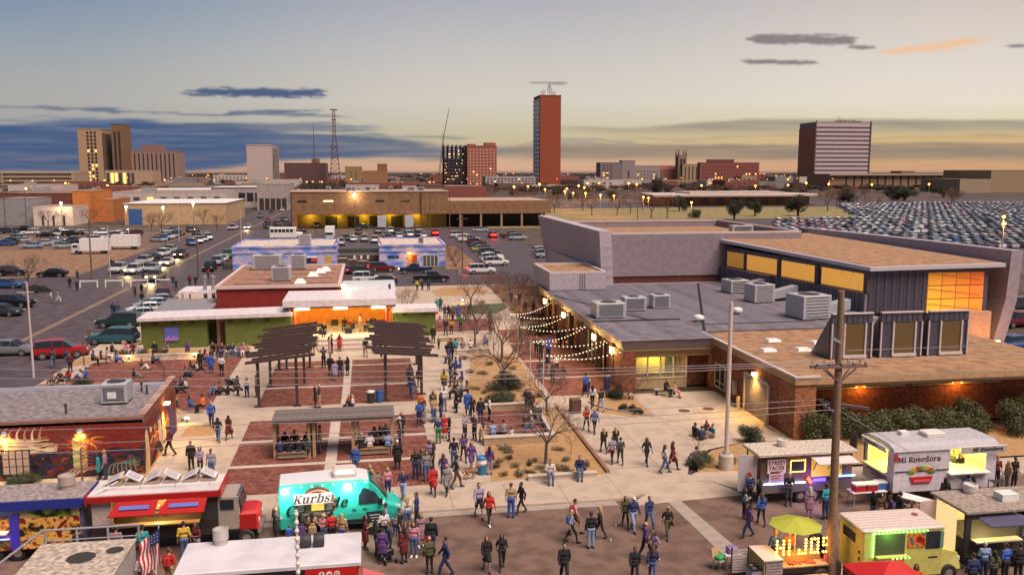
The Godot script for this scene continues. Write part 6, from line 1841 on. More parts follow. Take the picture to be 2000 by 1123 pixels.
func build_van()->void:
	var o:=T("food_van","teal food van with a white roof, round logo and bright lamps serving at the kerb","food van",V(-1.6,-.12,41.6),.06)
	var teal:=mat(C(.025,.44,.36),.35,.0,"",1.,"",1.)
	var st:=[[-2.85,.45,.94,1.3,.80,2.42],[-2.78,.4,.98,1.3,.86,2.52],[-1.,.4,1.,1.3,.88,2.55],[.9,.4,1.,1.3,.88,2.55],[1.35,.4,1.,1.3,.84,2.45],[1.75,.4,1.,1.28,.76,2.05],[2.1,.42,.98,1.24,.70,1.55],[2.25,.42,.97,1.2,.72,1.32],[2.75,.45,.92,1.02,.66,1.12],[2.92,.5,.82,.85,.6,.95]]
	var ring:=func(s:Array)->Array:
		return [K(s[0],s[1],s[2]*.95),K(s[0],s[3]*.7,s[2]),K(s[0],s[3],s[2]*.99),K(s[0],s[5]-.1,s[4]+.06),K(s[0],s[5],s[4]-.06),K(s[0],s[5]+.03,0),K(s[0],s[5],-s[4]+.06),K(s[0],s[5]-.1,-s[4]-.06),K(s[0],s[3],-s[2]*.99),K(s[0],s[3]*.7,-s[2]),K(s[0],s[1],-s[2]*.95)]
	var m:=MB.new(); var roof:=MB.new()
	for i in st.size()-1:
		var a:Array=ring.call(st[i]); var b:Array=ring.call(st[i+1])
		for k in 11:
			var l:=(k+1)%11
			var into:MB=roof if (k>=4 and k<=5 and i<4 and i>0) else m
			into.qo(a[k],a[l],b[l],b[k],K((st[i][0]+st[i+1][0])/2,1.2,0))
	var a0:Array=ring.call(st[0])
	for k in range(1,10): m.to(a0[0],a0[k],a0[k+1],K(0,1.2,0))
	var a9:Array=ring.call(st[-1])
	for k in range(1,10): m.to(a9[0],a9[k],a9[k+1],K(0,.8,0))
	U(o,"body",m,teal)
	U(o,"roof",roof,mat(C(.60,.60,.62),.45))
	var ws:=MB.new()
	ws.qo(K(1.42,2.42,.74),K(1.42,2.42,-.74),K(2.22,1.4,-.66),K(2.22,1.4,.66),K(0,1.5,0))
	U(o,"windscreen",ws,M.window,K(.05,.03,0))
	for s in [-1,1]:
		var w:=MB.new()
		w.ext([K(.85,1.36,s*.99),K(1.98,1.36,s*.99),K(1.62,1.9,s*.93),K(1.15,2.12,s*.92),K(.85,2.12,s*.92)],K(0,0,s*.02))
		U(o,"cab_window",w,M.window)
		U(o,"mirror",bx(K(1.9,1.45,s*1.12),K(.14,.28,.18)),M.black)
		U(o,"headlight",bx(K(2.72,.98,s*.66),K(.22,.2,.3),Basis(Vector3.BACK,-.4)),mat(C(.6,.62,.62),.15))
		U(o,"tail_light",bx(K(-2.84,1.3,s*.84),K(.06,.5,.1)),mat(C(.4,.02,.02),.3))
		for k in 2: U(o,"door_handle",bx(K(.62+k*.5,1.12,s*1.01),K(.2,.04,.03)),M.black)
		U(o,"sill",bx(K(.1,.55,s*.99),K(3.4,.16,.05)),M.black)
		for x in [2.,-1.85]: wheel(o,K(x,.35,s*.86),.35,.24)
	U(o,"grille",bx(K(2.9,.75,0),K(.1,.3,1.1)),M.black)
	U(o,"bumper",bx(K(2.9,.45,0),K(.16,.2,1.7)),M.black)
	var u:=MB.new(); u.cbox(K(.25,2.76,.05),K(1.15,.36,.9),.1)
	U(o,"roof_unit",u,mat(C(.58,.5,.48),.5))
	var lg:=MB.new()
	lg.ball(K(-1.05,1.52,.985),K(.86,.86,.06),14,26)
	var lo:=U(o,"logo_disc",lg,mat(C(.16,.05,.03),.4))
	var li:=MB.new(); li.ball(K(-1.05,1.52,1.),K(.76,.76,.065),14,26)
	U(lo,"logo_face",li,mat(C(.50,.42,.34),.4))
	var ar:=MB.new()
	for k in 10:
		var t0:=PI*(.18+.064*k); var t1:=PI*(.18+.064*(k+1))
		ar.tube(K(-1.05+cos(t0)*.66,1.52+sin(t0)*.66,1.06),K(-1.05+cos(t1)*.66,1.52+sin(t1)*.66,1.06),.035,.035,5)
	U(lo,"logo_arc",ar,mat(C(.40,.05,.02),.4))
	var blk:=mat(C(.012,.012,.012),.4)
	U(o,"hatch_opening",bx(K(-1.25,1.45,1.07),K(1.7,.55,.03)),mat(C(.10,.09,.05),.4))
	U(o,"hatch_interior",bx(K(-1.05,1.48,1.09),K(.6,.42,.02)),glow(Color(.9,.75,.35),.5))
	for s in [-1.85,-.55]:
		var mbd:=U(o,"menu_board",bx(K(s,1.45,1.10),K(.42,.5,.02)),M.black)
		for k in 5: U(mbd,"menu_line",bx(K(s+.02*sin(k*3.),1.62-k*.08,1.115),K(.3,.025,.01)),mat(C(.45,.45,.42),.7))
	U(o,"counter",bx(K(-1.25,1.14,1.18),K(1.8,.04,.26)),M.chrome)
	var fb:=Basis(Vector3.RIGHT,-.62)
	var fl:=U(o,"hatch_flap",bx(K(-1.25,1.92,1.27),K(1.75,.5,.03),fb),M.white)
	L1(fl,"Kurbsi",blk,.40,K(-1.22,1.93,1.30),fb,"Droid Serif",.012,.3)
	L1(o,"de",blk,.48,K(-.02,1.55,1.012),Basis.IDENTITY,"Droid Serif",.012,.3)
	L1(o,"C",blk,.5,K(-2.3,1.3,1.02),Basis.IDENTITY,"Droid Serif",.012,.3)
	for k in 2:
		var xx: float=[-2.55,.35][k]
		U(o,"flood_lamp",bx(K(xx,2.28,1.04),K(.3,.16,.12)),glow(Color(.92,1.,.92),14.))
		omni(o,K(xx,2.25,1.22),Color(.88,1.,.9),2.6,.12)
	var bu:=MB.new()
	for k in 8: bu.ball(K(-2.3+k*.5,2.42,.99),Vector3.ONE*.035,4,6)
	tag(U(o,"bulbs",bu,glow(Color(.5,1.,.95),6.)),"","","","stuff")
	for k in 2: U(o,"wiper",bx(K(2.18,1.45,-.3+k*.6),K(.05,.03,.5)),M.black)
func branch(m:MB,tw:MB,p:Vector3,d:Vector3,len: float,r: float,depth: int,g:RandomNumberGenerator)->void:
	var q:=p+d*len
	var r2:=r*.68
	(m if depth>2 else tw).tube(p,q,r,r2,5 if depth>2 else 3,false)
	if depth==0: return
	for k in (3 if depth>1 else 5):
		var a:=g.randf()*TAU
		var side:=d.cross(K(sin(a),.3,cos(a))).normalized()
		var nd:=(d+side*g.randf_range(.45,.95)+K(0,.12,0)).normalized()
		var s:=q if k<2 else p.lerp(q,g.randf_range(.45,.95))
		branch(m,tw,s,nd,len*g.randf_range(.62,.86),r2*.8,depth-1,g)
var tree_kinds:={}
func B1(kind: int,label:String,e: float,n: float,h: float,group:="",y:=.0)->void:
	if not tree_kinds.has(kind):
		var g:=RandomNumberGenerator.new(); g.seed=100+kind
		var m:=MB.new(); var tw:=MB.new()
		if kind<3:
			var d:=K(.05,1,.02).normalized()
			m.tube(Vector3.ZERO,d*.28,.022,.017,7,false)
			for k in 4: branch(m,tw,d*(.22+.02*k),(K(cos(k*1.7+kind),1.25,sin(k*1.7+kind))).normalized(),.2,.012,5,g)
		elif kind == 3:
			for k in 9: branch(m,tw,K(.05*cos(k),0,.05*sin(k)),K(cos(k*.7)*.6,1,sin(k*.7)*.6).normalized(),.31,.009,4,g)
		else:
			m.tube(Vector3.ZERO,K(0,.5,0),.014,.01,5,false)
			for k in 6: branch(m,tw,K(0,.3+.1*k*.5,0),K(cos(k*2.1),1.1,sin(k*2.1)).normalized(),.22,.006,2,g)
		tree_kinds[kind]=[m.done(),tw.done()]
	var o:=T("bare_tree" if kind!=3 else "bare_shrub",label,"tree" if kind!=3 else "shrub",V(e,y,n),fmod(e*7.,TAU),group)
	var warm:=kind==3 or n>200
	U(o,"trunk",tree_kinds[kind][0],mat(C(.11,.065,.045),.9) if warm else mat(C(.10,.075,.065),.9))
	U(o,"twigs",tree_kinds[kind][1],mat(C(.17,.075,.045),.9) if warm else mat(C(.13,.085,.07),.9))
	o.scale=K(h,h,h)
func leaf_blob(seed_: int, n: int, ls: float, flatten := 0.75) -> MB:
	var g:=RandomNumberGenerator.new(); g.seed=seed_
	var m:=MB.new()
	var cs:=[]
	for k in 9: cs.append(K(g.randf_range(-.62,.62),g.randf_range(.05,.8)*flatten,g.randf_range(-.62,.62)))
	for k in n:
		var c:Vector3=cs[g.randi()%9]
		var u:=K(g.randfn(),g.randfn(),g.randfn()).normalized()
		var p:=c+u*K(.42,.34,.42)*pow(g.randf(),.33)
		var t:=(u+K(g.randfn(),g.randfn(),g.randfn())*.6).normalized()
		var x:=t.cross(Vector3.UP).normalized()*ls*g.randf_range(.6,1.3)
		var y:=t.cross(x).normalized()*ls*g.randf_range(.6,1.3)
		m.quad(p-x,p-y*.6,p+x,p+y*.6)
	return m
var blobs:={}
func F1(called:String,label:String,cat:String,e: float,n: float,w: float,h: float,tone:Color,trunk: float,group:="",kind:=0,y:=.0)->void:
	var key:=kind
	if not blobs.has(key):
		blobs[key]=(leaf_blob(40+kind,4200,.042) if kind<3 else leaf_blob(40+kind,700,.07)).done()
	var o:=T(called,label,cat,V(e,y,n),fmod(e*5.+n,TAU),group)
	var lm:=mat(tone,.75)
	var cr:=U(o,"crown",blobs[key],lm,K(0,trunk,0))
	cr.scale=K(w/2.,h/1.,w/2.)
	var s:=MB.new()
	if trunk>.3:
		s.tube(Vector3.ZERO,K(0,trunk+h*.4,0),w*.05,w*.03,6,false)
		for k in 4: s.tube(K(0,trunk*.8,0),K(cos(k*1.6)*w*.28,trunk+h*.5,sin(k*1.6)*w*.28),w*.03,w*.012,5,false)
	else:
		for k in 5: s.tube(Vector3.ZERO,K(cos(k*1.3)*w*.25,h*.5,sin(k*1.3)*w*.25),.02,.008,4,false)
	U(o,"trunk" if trunk>.3 else "stem",s,mat(C(.08,.05,.035),.9))
func build_plants()->void:
	var g:=RandomNumberGenerator.new(); g.seed=31
	var dg:=C(.045,.058,.024); var gg:=C(.085,.095,.055); var dk:=C(.028,.032,.018)
	B1(0,"young bare tree with a slim trunk in the front gravel bed",10.,48.4,4.9)
	B1(1,"tall bare tree by the lawn patch",12.4,106.,5.4)
	B1(2,"bare tree in the planted bed nearest the string light posts",11.9,77.5,5.8)
	B1(1,"bare tree rising from the dark shrubs of the planted bed",10.4,66.,6.2)
	B1(0,"bare tree behind the far bed wall",10.1,83.2,5.2)
	B1(2,"bare tree between the lawn patch and the far bed wall",11.2,90.,5.)
	B1(1,"bare tree leaning over the brick nook",12.2,58.6,4.2)
	B1(4,"thin dead sapling in front of the painted swirls",-15.9,49.9,3.6)
	B1(0,"bare tree on the street island by the dirt field",-48.6,135.,6.5,"",-.12)
	B1(4,"sapling beside the red car at the terrace",-24.9,80.6,4.)
	B1(4,"leafless sapling standing on the brick terrace",-16.4,72.5,3.)
	B1(3,"rusty brown leafless shrub behind the right stage wing",4.6,108.,3.2)
	B1(4,"small twiggy sapling next to the white flagpole",18.9,47.2,2.2)
	B1(3,"rusty bare shrub against the arts centre corner by the picture window",19.2,61.6,3.)
	B1(4,"low dry stalks in the front gravel bed",11.9,49.9,1.4)
	B1(3,"rusty thicket beside the painted building's roller door",15.6,157,3.6,"",-.1)
	B1(3,"second rusty thicket up the verge by the painted building",16.,168,3.8,"",-.1)
	for k in 14: B1(3,"brown leafless shrub in the beds by the stucco box",17.6+(k%3)*2.3,97.5+k*2.5,g.randf_range(2.2,3.4),"brown shrubs by the stucco box")
	B1(3,"wide brown shrub behind the dark fence of the stucco box",41.5,190,6.,"",-.12)
	for k in 12: B1(k%3,"bare rusty tree on the park lawn",[106.8,96.1,104.9,102.2,108.,86,195.4,206.9,76,93,120,116][k],[430.,330,341,306.6,305.6,330,349.6,333.5,352,372,372,395][k],g.randf_range(8.5,11.5),"bare trees on the park lawn",-.12)
	for k in 7: B1(k%3,"bare tree by the tan warehouse yard",[-42.6,-55.2,-51.4,-62,-84,-49,-94][k],[262.,250,290,268,286,304,280][k],g.randf_range(6,8.5),"bare trees by the warehouse yard",-.12)
	for k in 46: B1(k%3,"bare rusty tree among the lamps beyond the park",g.randf_range(60,330),g.randf_range(345,760),g.randf_range(8,12),"bare trees beyond the park",-.12)
	for k in 26: B1(k%3,"bare tree among the roofs west of the depot",g.randf_range(-330,-20),g.randf_range(350,800),g.randf_range(7,11),"bare trees west of the depot",-.12)
	F1("conifer","dark pointed evergreen beside the church buildings","tree",190,560,9,14,dk,1.,"",1,-.1)
	F1("oak_tree","round dark evergreen oak at the edge of the big car park","tree",163.9,315,10.5,6.6,dk,2.6,"",0,-.1)
	F1("oak_tree","dark evergreen oak on the park lawn left of the round one","tree",127.9,292,8,5.4,dk,2.4,"",1,-.1)
	F1("oak_tree","small dark evergreen with a low lamp before it on the lawn","tree",145.8,314,6.5,4.8,dk,2.,"",2,-.1)
	F1("oak_tree","dark evergreen before the library eaves","tree",132.5,360,7,6,dk,1.6,"",2,-.1)
	F1("round_shrub","low round evergreen shrub on the lawn by the library","shrub",118.7,307.4,6,3.4,dk,.2,"",1,-.1)
	for k in 7: F1("oak_tree","dark evergreen tree along the far side of the big car park","tree",[261.,300,311,330,345,372,238][k],[445.,520,470,505,540,520,470][k],g.randf_range(11,17),g.randf_range(6,9),dk,1.5,"evergreens behind the big car park",k%3,-.1)
	for k in 26: F1("street_tree","dark leafy tree among the downtown roofs","tree",g.randf_range(-.36,.55)*640,g.randf_range(480,800),g.randf_range(7,12),g.randf_range(5,8),dk.lerp(C(.09,.04,.025),g.randf()),1.2,"trees among the downtown roofs",3,-.1)
	for k in 9: F1("hedge_shrub","bushy evergreen under the strip windows, %s from the garage corner"%["first","second","third","fourth","fifth","sixth","seventh","eighth","ninth"][k],"shrub",[28.,29.7,31.6,33.5,35.3,37.1,39.,41.2,43.6][k],[50.,50.6,49.6,50.4,50.6,50.,50.6,49.2,50.6][k],g.randf_range(2.9,3.6),g.randf_range(1.9,2.5),C(.075,.085,.028).lerp(gg,g.randf()*.5),.05,"hedge under the strip windows",k%3)
	F1("round_shrub","rounded green shrub at the driveway edge by the garage corner","shrub",23.6,50.,2.2,1.2,dg,.05,"",1)
	F1("round_shrub","grey green spiky bush nearest the concrete flagpole base","shrub",18.75,46.5,1.5,.95,gg,.05,"",2)
	F1("round_shrub","small grey bush against the flagpole base","shrub",20.7,46.6,1.,.7,gg,.05,"",1)
	F1("round_shrub","low grey bush between the spiky one and the flagpole","shrub",19.4,47.5,1.,.6,gg,.05,"",0)
	F1("round_shrub","dark spreading shrub behind the brick nook wall","shrub",9.7,61.9,3.4,1.15,dg,.05,"",0)
	F1("round_shrub","dark spreading shrub beneath the tall bare tree in the bed","shrub",10.,66.5,4.,1.2,dk,.05,"",1)
	F1("round_shrub","dark round shrub on the patio below the string lights","shrub",17.4,88.5,2.8,1.5,dk,.05,"",2)
	F1("round_shrub","clipped dark hedge by the patio bins","shrub",18.4,62.2,2.2,.85,dk,.05,"",0)
	for k in 3: F1("round_shrub","small dark ball shrub at the tip of the curved kerb","shrub",[17.9,18.5,18.6][k],[58.9,58.5,57.7][k],.9,.55,dk,.03,"ball shrubs at the curved kerb",k)
	F1("round_shrub","green bush on the street island under the bare tree","shrub",-46.8,133,3.5,1.2,dk,.05,"",2,-.12)
	F1("round_shrub","leafy bush under the mural window","shrub",-18.6,49.6,2.4,.75,dg,.05,"",1)
	for k in 6: F1("round_shrub","dark low bush west of the terrace wall","shrub",-25.4+(k%3)*1.4,61.+k*2.2,1.8,.9,dk,.05,"dark bushes west of the terrace",k%3)
	for k in 3: F1("round_shrub","tawny grass clump beside the long wall's west end","shrub",-22.6+k*1.6,84.6,1.5,.7,C(.17,.12,.04),.03,"grass clumps at the long wall",k)
	var spots:=[[8.15,50.75],[8.06,49.61],[7.37,49.16],[9.47,48.9],[9.,48.3],[11.26,50.73],[11.3,48.81],[7.,48.2],[8.13,48.03],[9.54,47.6],[10.7,47.1],[7.3,46.82],[8.1,46.66],[8.82,47.04],[9.7,46.7],[8.04,51.4],[11.9,47.],[12.3,47.6],[11.,46.6]]
	for k in spots.size(): F1("gravel_plant","small rounded desert plant in the front gravel bed","plant",spots[k][0],spots[k][1],g.randf_range(.5,.95),g.randf_range(.22,.45),[gg,dk,C(.11,.085,.035)][k%3],.02,"desert plants in the front gravel bed",3)
	for k in 22: F1("bed_plant","low straw coloured plant in the planted bed","plant",g.randf_range(8.,12.6),g.randf_range(62.5,78.5),g.randf_range(.5,1.1),g.randf_range(.25,.5),[C(.14,.10,.035),dg,C(.15,.06,.03)][k%3],.02,"low plants in the planted bed",3)
func wire(label:String,a:Vector3,b:Vector3,sag: float,r:=.012,c:=C(.30,.27,.28))->void:
	var m:=MB.new()
	for i in 20:
		var t0:=i/20.; var t1:=(i+1)/20.
		m.tube(a.lerp(b,t0)-K(0,sag*4.*t0*(1.-t0),0),a.lerp(b,t1)-K(0,sag*4.*t1*(1.-t1),0),r,r,4,false)
	S1("overhead_wire",label,"wire",m,mat(c,.5,.3),Vector3.ZERO,.0,"overhead wires across the plaza")
func build_poles()->void:
	var u:=T("utility_pole","tall weathered wooden utility pole with crossarms and insulators among the food trucks","utility pole",V(19.1,-.12,32.5))
	var m:=MB.new(); m.tube(Vector3.ZERO,K(-.15,12.3,0),.19,.13,12)
	U(u,"pole",m,mat(C(.26,.165,.10),.9,.0,"streak",1.2))
	for k in 3:
		var a:=MB.new()
		var ins:=MB.new()
		if k<2:
			a.box(K(-.1,9.2-k*.06,.2-k*.42),K(2.3,.12,.1))
			for s in 5: ins.lathe(K(-1.15+s*.53,9.28,.2-k*.42),[[.05,0],[.07,.05],[.03,.1],[0,.14]],8)
			a.tube(K(-.75,9.1,.2-k*.42),K(-.1,8.5,.1),.035,.035,5)
			a.tube(K(.55,9.1,.2-k*.42),K(-.1,8.5,.1),.035,.035,5)
		else:
			a.box(K(.15,7.55,.15),K(.12,.12,1.9),Basis(Vector3.UP,.85))
			for s in 3: ins.lathe(K(-.5,7.45-s*.02,.1+s*.3-.3),[[0,-.08],[.06,-.05],[.06,.05],[0,.08]],8)
		U(u,"crossarm",a,mat(C(.20,.13,.12),.85,.0,"streak",1.))
		U(u,"insulators",ins,mat(C(.16,.13,.17),.3))
	U(u,"transformer_bracket",bx(K(-.35,10.3,.1),K(.5,.1,.1),Basis(Vector3.BACK,-.5)),M.grey)
	for q in [[10.55,9.2,.9],[10.18,9.2,.35],[9.82,9.2,-.2]]: wire("grey wire from the top crossarm running west over the stage plaza, %s of three"%{.9: "uppermost",.35: "middle",-.2: "lowest"}[q[2]],V(-30,q[0]+.6,32.5+q[2]),V(19.-q[2]*.5,q[1],32.5+q[2]*.4),.55)
	for q in [[8.4,7.6,.4],[7.75,7.5,.0],[7.5,7.35,-.3]]: wire("grey wire from the lower crossarm running west over the plaza, %s of three"%{.4: "uppermost",.0: "middle",-.3: "lowest"}[q[2]],V(-30,q[0],32.5+q[2]),V(18.6,q[1],32.4+q[2]),.35)
	for q in [[10.,.5],[9.6,.1],[9.,-.3]]: wire("grey wire from the utility pole running east past the roof monitors, %s of three"%{.5: "uppermost",.1: "middle",-.3: "lowest"}[q[1]],V(19.3,q[0]-.3,32.5),V(60,q[0]+.3,34+q[1]*4),.4)
	wire("guy wire slanting down from the utility pole past the white truck",V(19.1,7.2,32.5),V(31.5,.0,31.),.05)
	var f:=T("light_pole","tall white steel pole on a round concrete base by the taco trailer","pole",V(20.1,0,45.9))
	var p:=MB.new(); p.tube(K(0,.9,0),K(0,9.7,0),.13,.11,12)
	U(f,"pole",p,mat(C(.58,.48,.42),.45))
	var cb:=MB.new(); cb.lathe(Vector3.ZERO,[[.42,0],[.42,.82],[.36,.9],[.0,.9]],16)
	U(f,"concrete_base",cb,M.concrete_pale)
	U(f,"base_plate",bx(K(0,.93,0),K(.4,.05,.4)),M.steel)
	var k:=T("bulb_post","white knobbed post of stacked bulbs in front of the trailer roof","post",V(-2.72,-.12,30.6))
	var kp:=MB.new(); kp.tube(Vector3.ZERO,K(0,5.2,0),.045,.045,8)
	U(k,"pole",kp,M.white)
	for i in 14:
		var b:=MB.new(); b.ball(K(0,1.+i*.31,0),K(.085,.11,.085),6,10)
		U(k,"bulb",b,mat(C(.66,.62,.52),.35))
	var lp:=T("light_pole","thin pale lamp post at the west street kerb by the terrace","lamp post",V(-27.8,-.12,77))
	var l:=MB.new(); l.tube(Vector3.ZERO,K(0,8.1,0),.11,.07,8); l.tube(K(-.8,7.2,0),K(.5,7.2,0),.04,.04,5)
	U(lp,"pole",l,mat(C(.5,.42,.42),.5))
	for q in [[-43.4,147.,9.4,.14,0,"dark wooden pole at the corner of the dirt field"],[-41.6,150.5,8.4,.09,1,"pale steel pole beside the dark wooden one at the field corner"],[-27.,146.,8.6,.15,0,"brown wooden pole on the east kerb of the street"],[-45.7,225.,9.,.1,1,"pale lamp post up the street by the kerb row"],[-26.2,190.,9.,.1,1,"pale lamp post by the far lane of the street"],[16.4,152.6,9.5,.13,0,"dark wooden pole at the painted building's east corner"],[18.,255.,11.,.16,0,"wooden pole in front of the depot's right end"],[24.,258.,11.5,.16,0,"second wooden pole in front of the depot's low wing"],[62.,196,9.5,.12,0,"tall dark pole beyond the leaning wall"],[-108.,286.,12.,.16,0,"dark pole before the grey workshop"],[-103.5,290.,11.,.16,0,"second dark pole before the grey workshop"]]:
		var mm:=MB.new(); mm.tube(Vector3.ZERO,K(.05,q[2],0),q[3],q[3]*.7,7)
		if q[4]==0: mm.box(K(.05,q[2]*.93,0),K(2.,.1,.1))
		S1("utility_pole" if q[4]==0 else "light_pole",q[5],"pole",mm,mat(C(.14,.08,.06),.9) if q[4]==0 else mat(C(.48,.42,.42),.5),V(q[0],-.12,q[1]))
	var spots:=[[119.4,603.5],[84.3,502.3],[94.6,513.5],[87.7,429.1],[88.7,389.1],[102.8,446.1],[129.8,530.9],[119.6,476.1],[89.4,353.6],[84.3,354.4],[87.8,324.1],[90.4,314.8],[194.4,637.3],[184.6,586.6],[314,977.1],[95.7,296],[94.2,285.8],[93,242.7],[208.6,527.6],[237.8,513],[209.5,946.5],[457.6,905.5],[269.6,533],[332.9,628.8],[325.4,581.9],[338.6,549.2],[388.1,559],[125.8,156.8],[108.9,135.6],[-256.3,927.5],[-158.4,578.6],[-171.6,505.6],[-174.7,492.1],[-222.9,706.4],[-203.1,944.2],[-250.8,1202.9],[-78.6,618.3]]
	for q in spots:
		var n: float=q[1]
		var o:=T("street_lamp","orange glowing street lamp on a pale post in the park and streets beyond","street lamp",V(q[0],-.14,n),.0,"glowing street lamps beyond the plaza")
		var s:=maxf(1.,n/300.)
		var po:=MB.new(); po.tube(Vector3.ZERO,K(0,7.9,0),.09,.06,6,false)
		U(o,"pole",po,mat(C(.45,.35,.30),.5))
		var hd:=MB.new(); hd.ball(K(0,8.1,0),K(.34,.26,.34)*minf(s,2.2),5,8)
		U(o,"lamp_globe",hd,glow(Color(1.,.60,.24),9. if n<700 else 6.))
		if n<700: omni(o,K(0,7.3,0),Color(1.,.58,.24),26.,.3)
	for q in [[-3.6,266,10.,"brilliant white flood lamp on a pole before the depot"],[-72,281,6.2,"white flood lamp at the corner of the tan warehouse roof"],[-50.5,270,7.6,"white flood lamp by the bare trees of the warehouse yard"],[-94.5,294,7.,"white wall lamp over the white workshop"],[-62,284,5.8,"small white lamp on the tan warehouse wall"]]:
		var o:=T("flood_lamp",q[3],"flood lamp",V(q[0],-.12,q[1]))
		var po:=MB.new(); po.tube(Vector3.ZERO,K(0,q[2],0),.1,.07,6,false)
		U(o,"pole",po,mat(C(.2,.14,.11),.7))
		var hd:=MB.new(); hd.ball(K(0,q[2]+.15,0),K(.42,.36,.42),6,8)
		U(o,"lamp_globe",hd,glow(Color(1.,.96,.82),14.))
		omni(o,K(0,q[2]-.4,.7),Color(1.,.9,.7),12.,.3)
var car_tones:={}
var car_meshes:={}
func car_mesh(kind:String)->Dictionary:
	if car_meshes.has(kind): return car_meshes[kind]
	var st:={
		"sedan":[[-2.35,.45,.72,.72],[-2.2,.3,.92,.84],[-1.5,.22,.98,.9],[.0,.2,.96,.91],[.9,.22,.94,.9],[1.9,.26,.84,.86],[2.25,.32,.7,.74],[2.33,.42,.6,.6]],
		"suv":[[-2.35,.5,.9,.82],[-2.2,.38,1.08,.92],[-1.4,.28,1.1,.96],[.1,.28,1.08,.96],[1.,.28,1.06,.95],[2.,.34,.98,.9],[2.3,.42,.84,.8],[2.38,.5,.72,.68]],
		"pickup":[[-2.85,.5,1.,.92],[-2.78,.45,1.08,.95],[-.6,.36,1.08,.97],[.2,.34,1.1,.97],[1.2,.34,1.1,.96],[2.3,.42,1.04,.92],[2.7,.48,.94,.86],[2.76,.55,.8,.74]]}[kind] as Array
	var cab:={"sedan":[[-1.95,.95,.78],[-1.15,1.38,.62],[-.4,1.45,.62],[.35,1.4,.62],[1.15,.93,.78]],"suv":[[-2.22,1.05,.86],[-2.,1.66,.7],[-.6,1.74,.72],[.35,1.68,.7],[1.15,1.05,.85]],"pickup":[[-.75,1.06,.88],[-.62,1.72,.74],[.0,1.8,.74],[.65,1.74,.72],[1.45,1.08,.86]]}[kind] as Array
	var ring:=func(s:Array)->Array:
		var w: float=s[3]; var m: float=lerpf(s[1],s[2],.55)
		return [K(w*.86,s[1],s[0]),K(w,lerpf(s[1],m,.4),s[0]),K(w,m,s[0]),K(w*.93,s[2]-.05,s[0]),K(w*.8,s[2],s[0]),K(0,s[2]+.03,s[0])]
	var b:=MB.new()
	for i in st.size()-1:
		var p:Array=ring.call(st[i]); var q:Array=ring.call(st[i+1])
		for s in [1,-1]:
			var f:=K(s,1,1)
			for k in 5: b.qo(p[k]*f,p[k+1]*f,q[k+1]*f,q[k]*f,K(0,.6,(st[i][0]+st[i+1][0])/2))
			b.qo(p[0]*f,q[0]*f,q[0]*K(0,1,1),p[0]*K(0,1,1),K(0,1,0))
	for e in [0,-1]:
		var p:Array=ring.call(st[e])
		for s in [1,-1]:
			for k in 5: b.to(K(0,.6,st[e][0]),p[k]*K(s,1,1),p[k+1]*K(s,1,1),K(0,.6,0))
	var gl:=MB.new(); var rf:=MB.new()
	for i in cab.size()-1:
		var a:Array=cab[i]; var c:Array=cab[i+1]
		var base:=.9 if kind=="sedan" else 1.02
		for s in [1,-1]:
			var w0: float=cab[0][2]
			var pa:=[K(s*w0,base,a[0]),K(s*a[2],a[1],a[0])]; var pc:=[K(s*w0,base,c[0]),K(s*c[2],c[1],c[0])]
			gl.qo(pa[0],pc[0],pc[1],pa[1],K(0,base,(a[0]+c[0])/2))
			if i>0 and i<cab.size()-1: b.tube(pa[0]+K(s*.012,.02,0),pa[1]+K(s*.012,-.02,0),.035,.03,4,false)
		var t:MB=rf if i==1 or i==2 else gl
		t.qo(K(a[2],a[1],a[0]),K(-a[2],a[1],a[0]),K(-c[2],c[1],c[0]),K(c[2],c[1],c[0]),K(0,.8,(a[0]+c[0])/2))
		if i==1 or i==2: rf.qo(K(a[2]+.03,a[1]-.05,a[0]),K(c[2]+.03,c[1]-.05,c[0]),K(c[2],c[1]+.004,c[0]),K(a[2],a[1]+.004,a[0]),K(0,1,0))
	if kind=="pickup":
		gl.box(K(0,1.095,-1.75),K(1.5,.03,1.9))
	var wh:=[]
	var ax:Array={"sedan":[-1.4,1.42],"suv":[-1.4,1.45],"pickup":[-1.75,1.8]}[kind]
	var r:=.33 if kind=="sedan" else .38
	for z in ax:
		for s in [-1,1]:
			var t:=MB.new(); t.lathe(Vector3.ZERO,[[r*.5,-.12],[r,-.11],[r,.11],[r*.5,.12]],12,Basis(Vector3.BACK,PI/2))
			var m:=MB.new(); m.lathe(Vector3.ZERO,[[0,-.125],[r*.62,-.12],[r*.62,.12],[0,.125]],8,Basis(Vector3.BACK,PI/2))
			wh.append([t.done() if wh.is_empty() else wh[0][0],m.done() if wh.is_empty() else wh[0][1],K(s*(st[3][3]-.1),r,z)])
	car_meshes[kind]={"body": b.done(),"glass": gl.done(),"roof": rf.done(),"wheels": wh,"tail": st[0][0],"nose": st[-1][0],"sh": st[1][2],"w": st[1][3]}
	return car_meshes[kind]
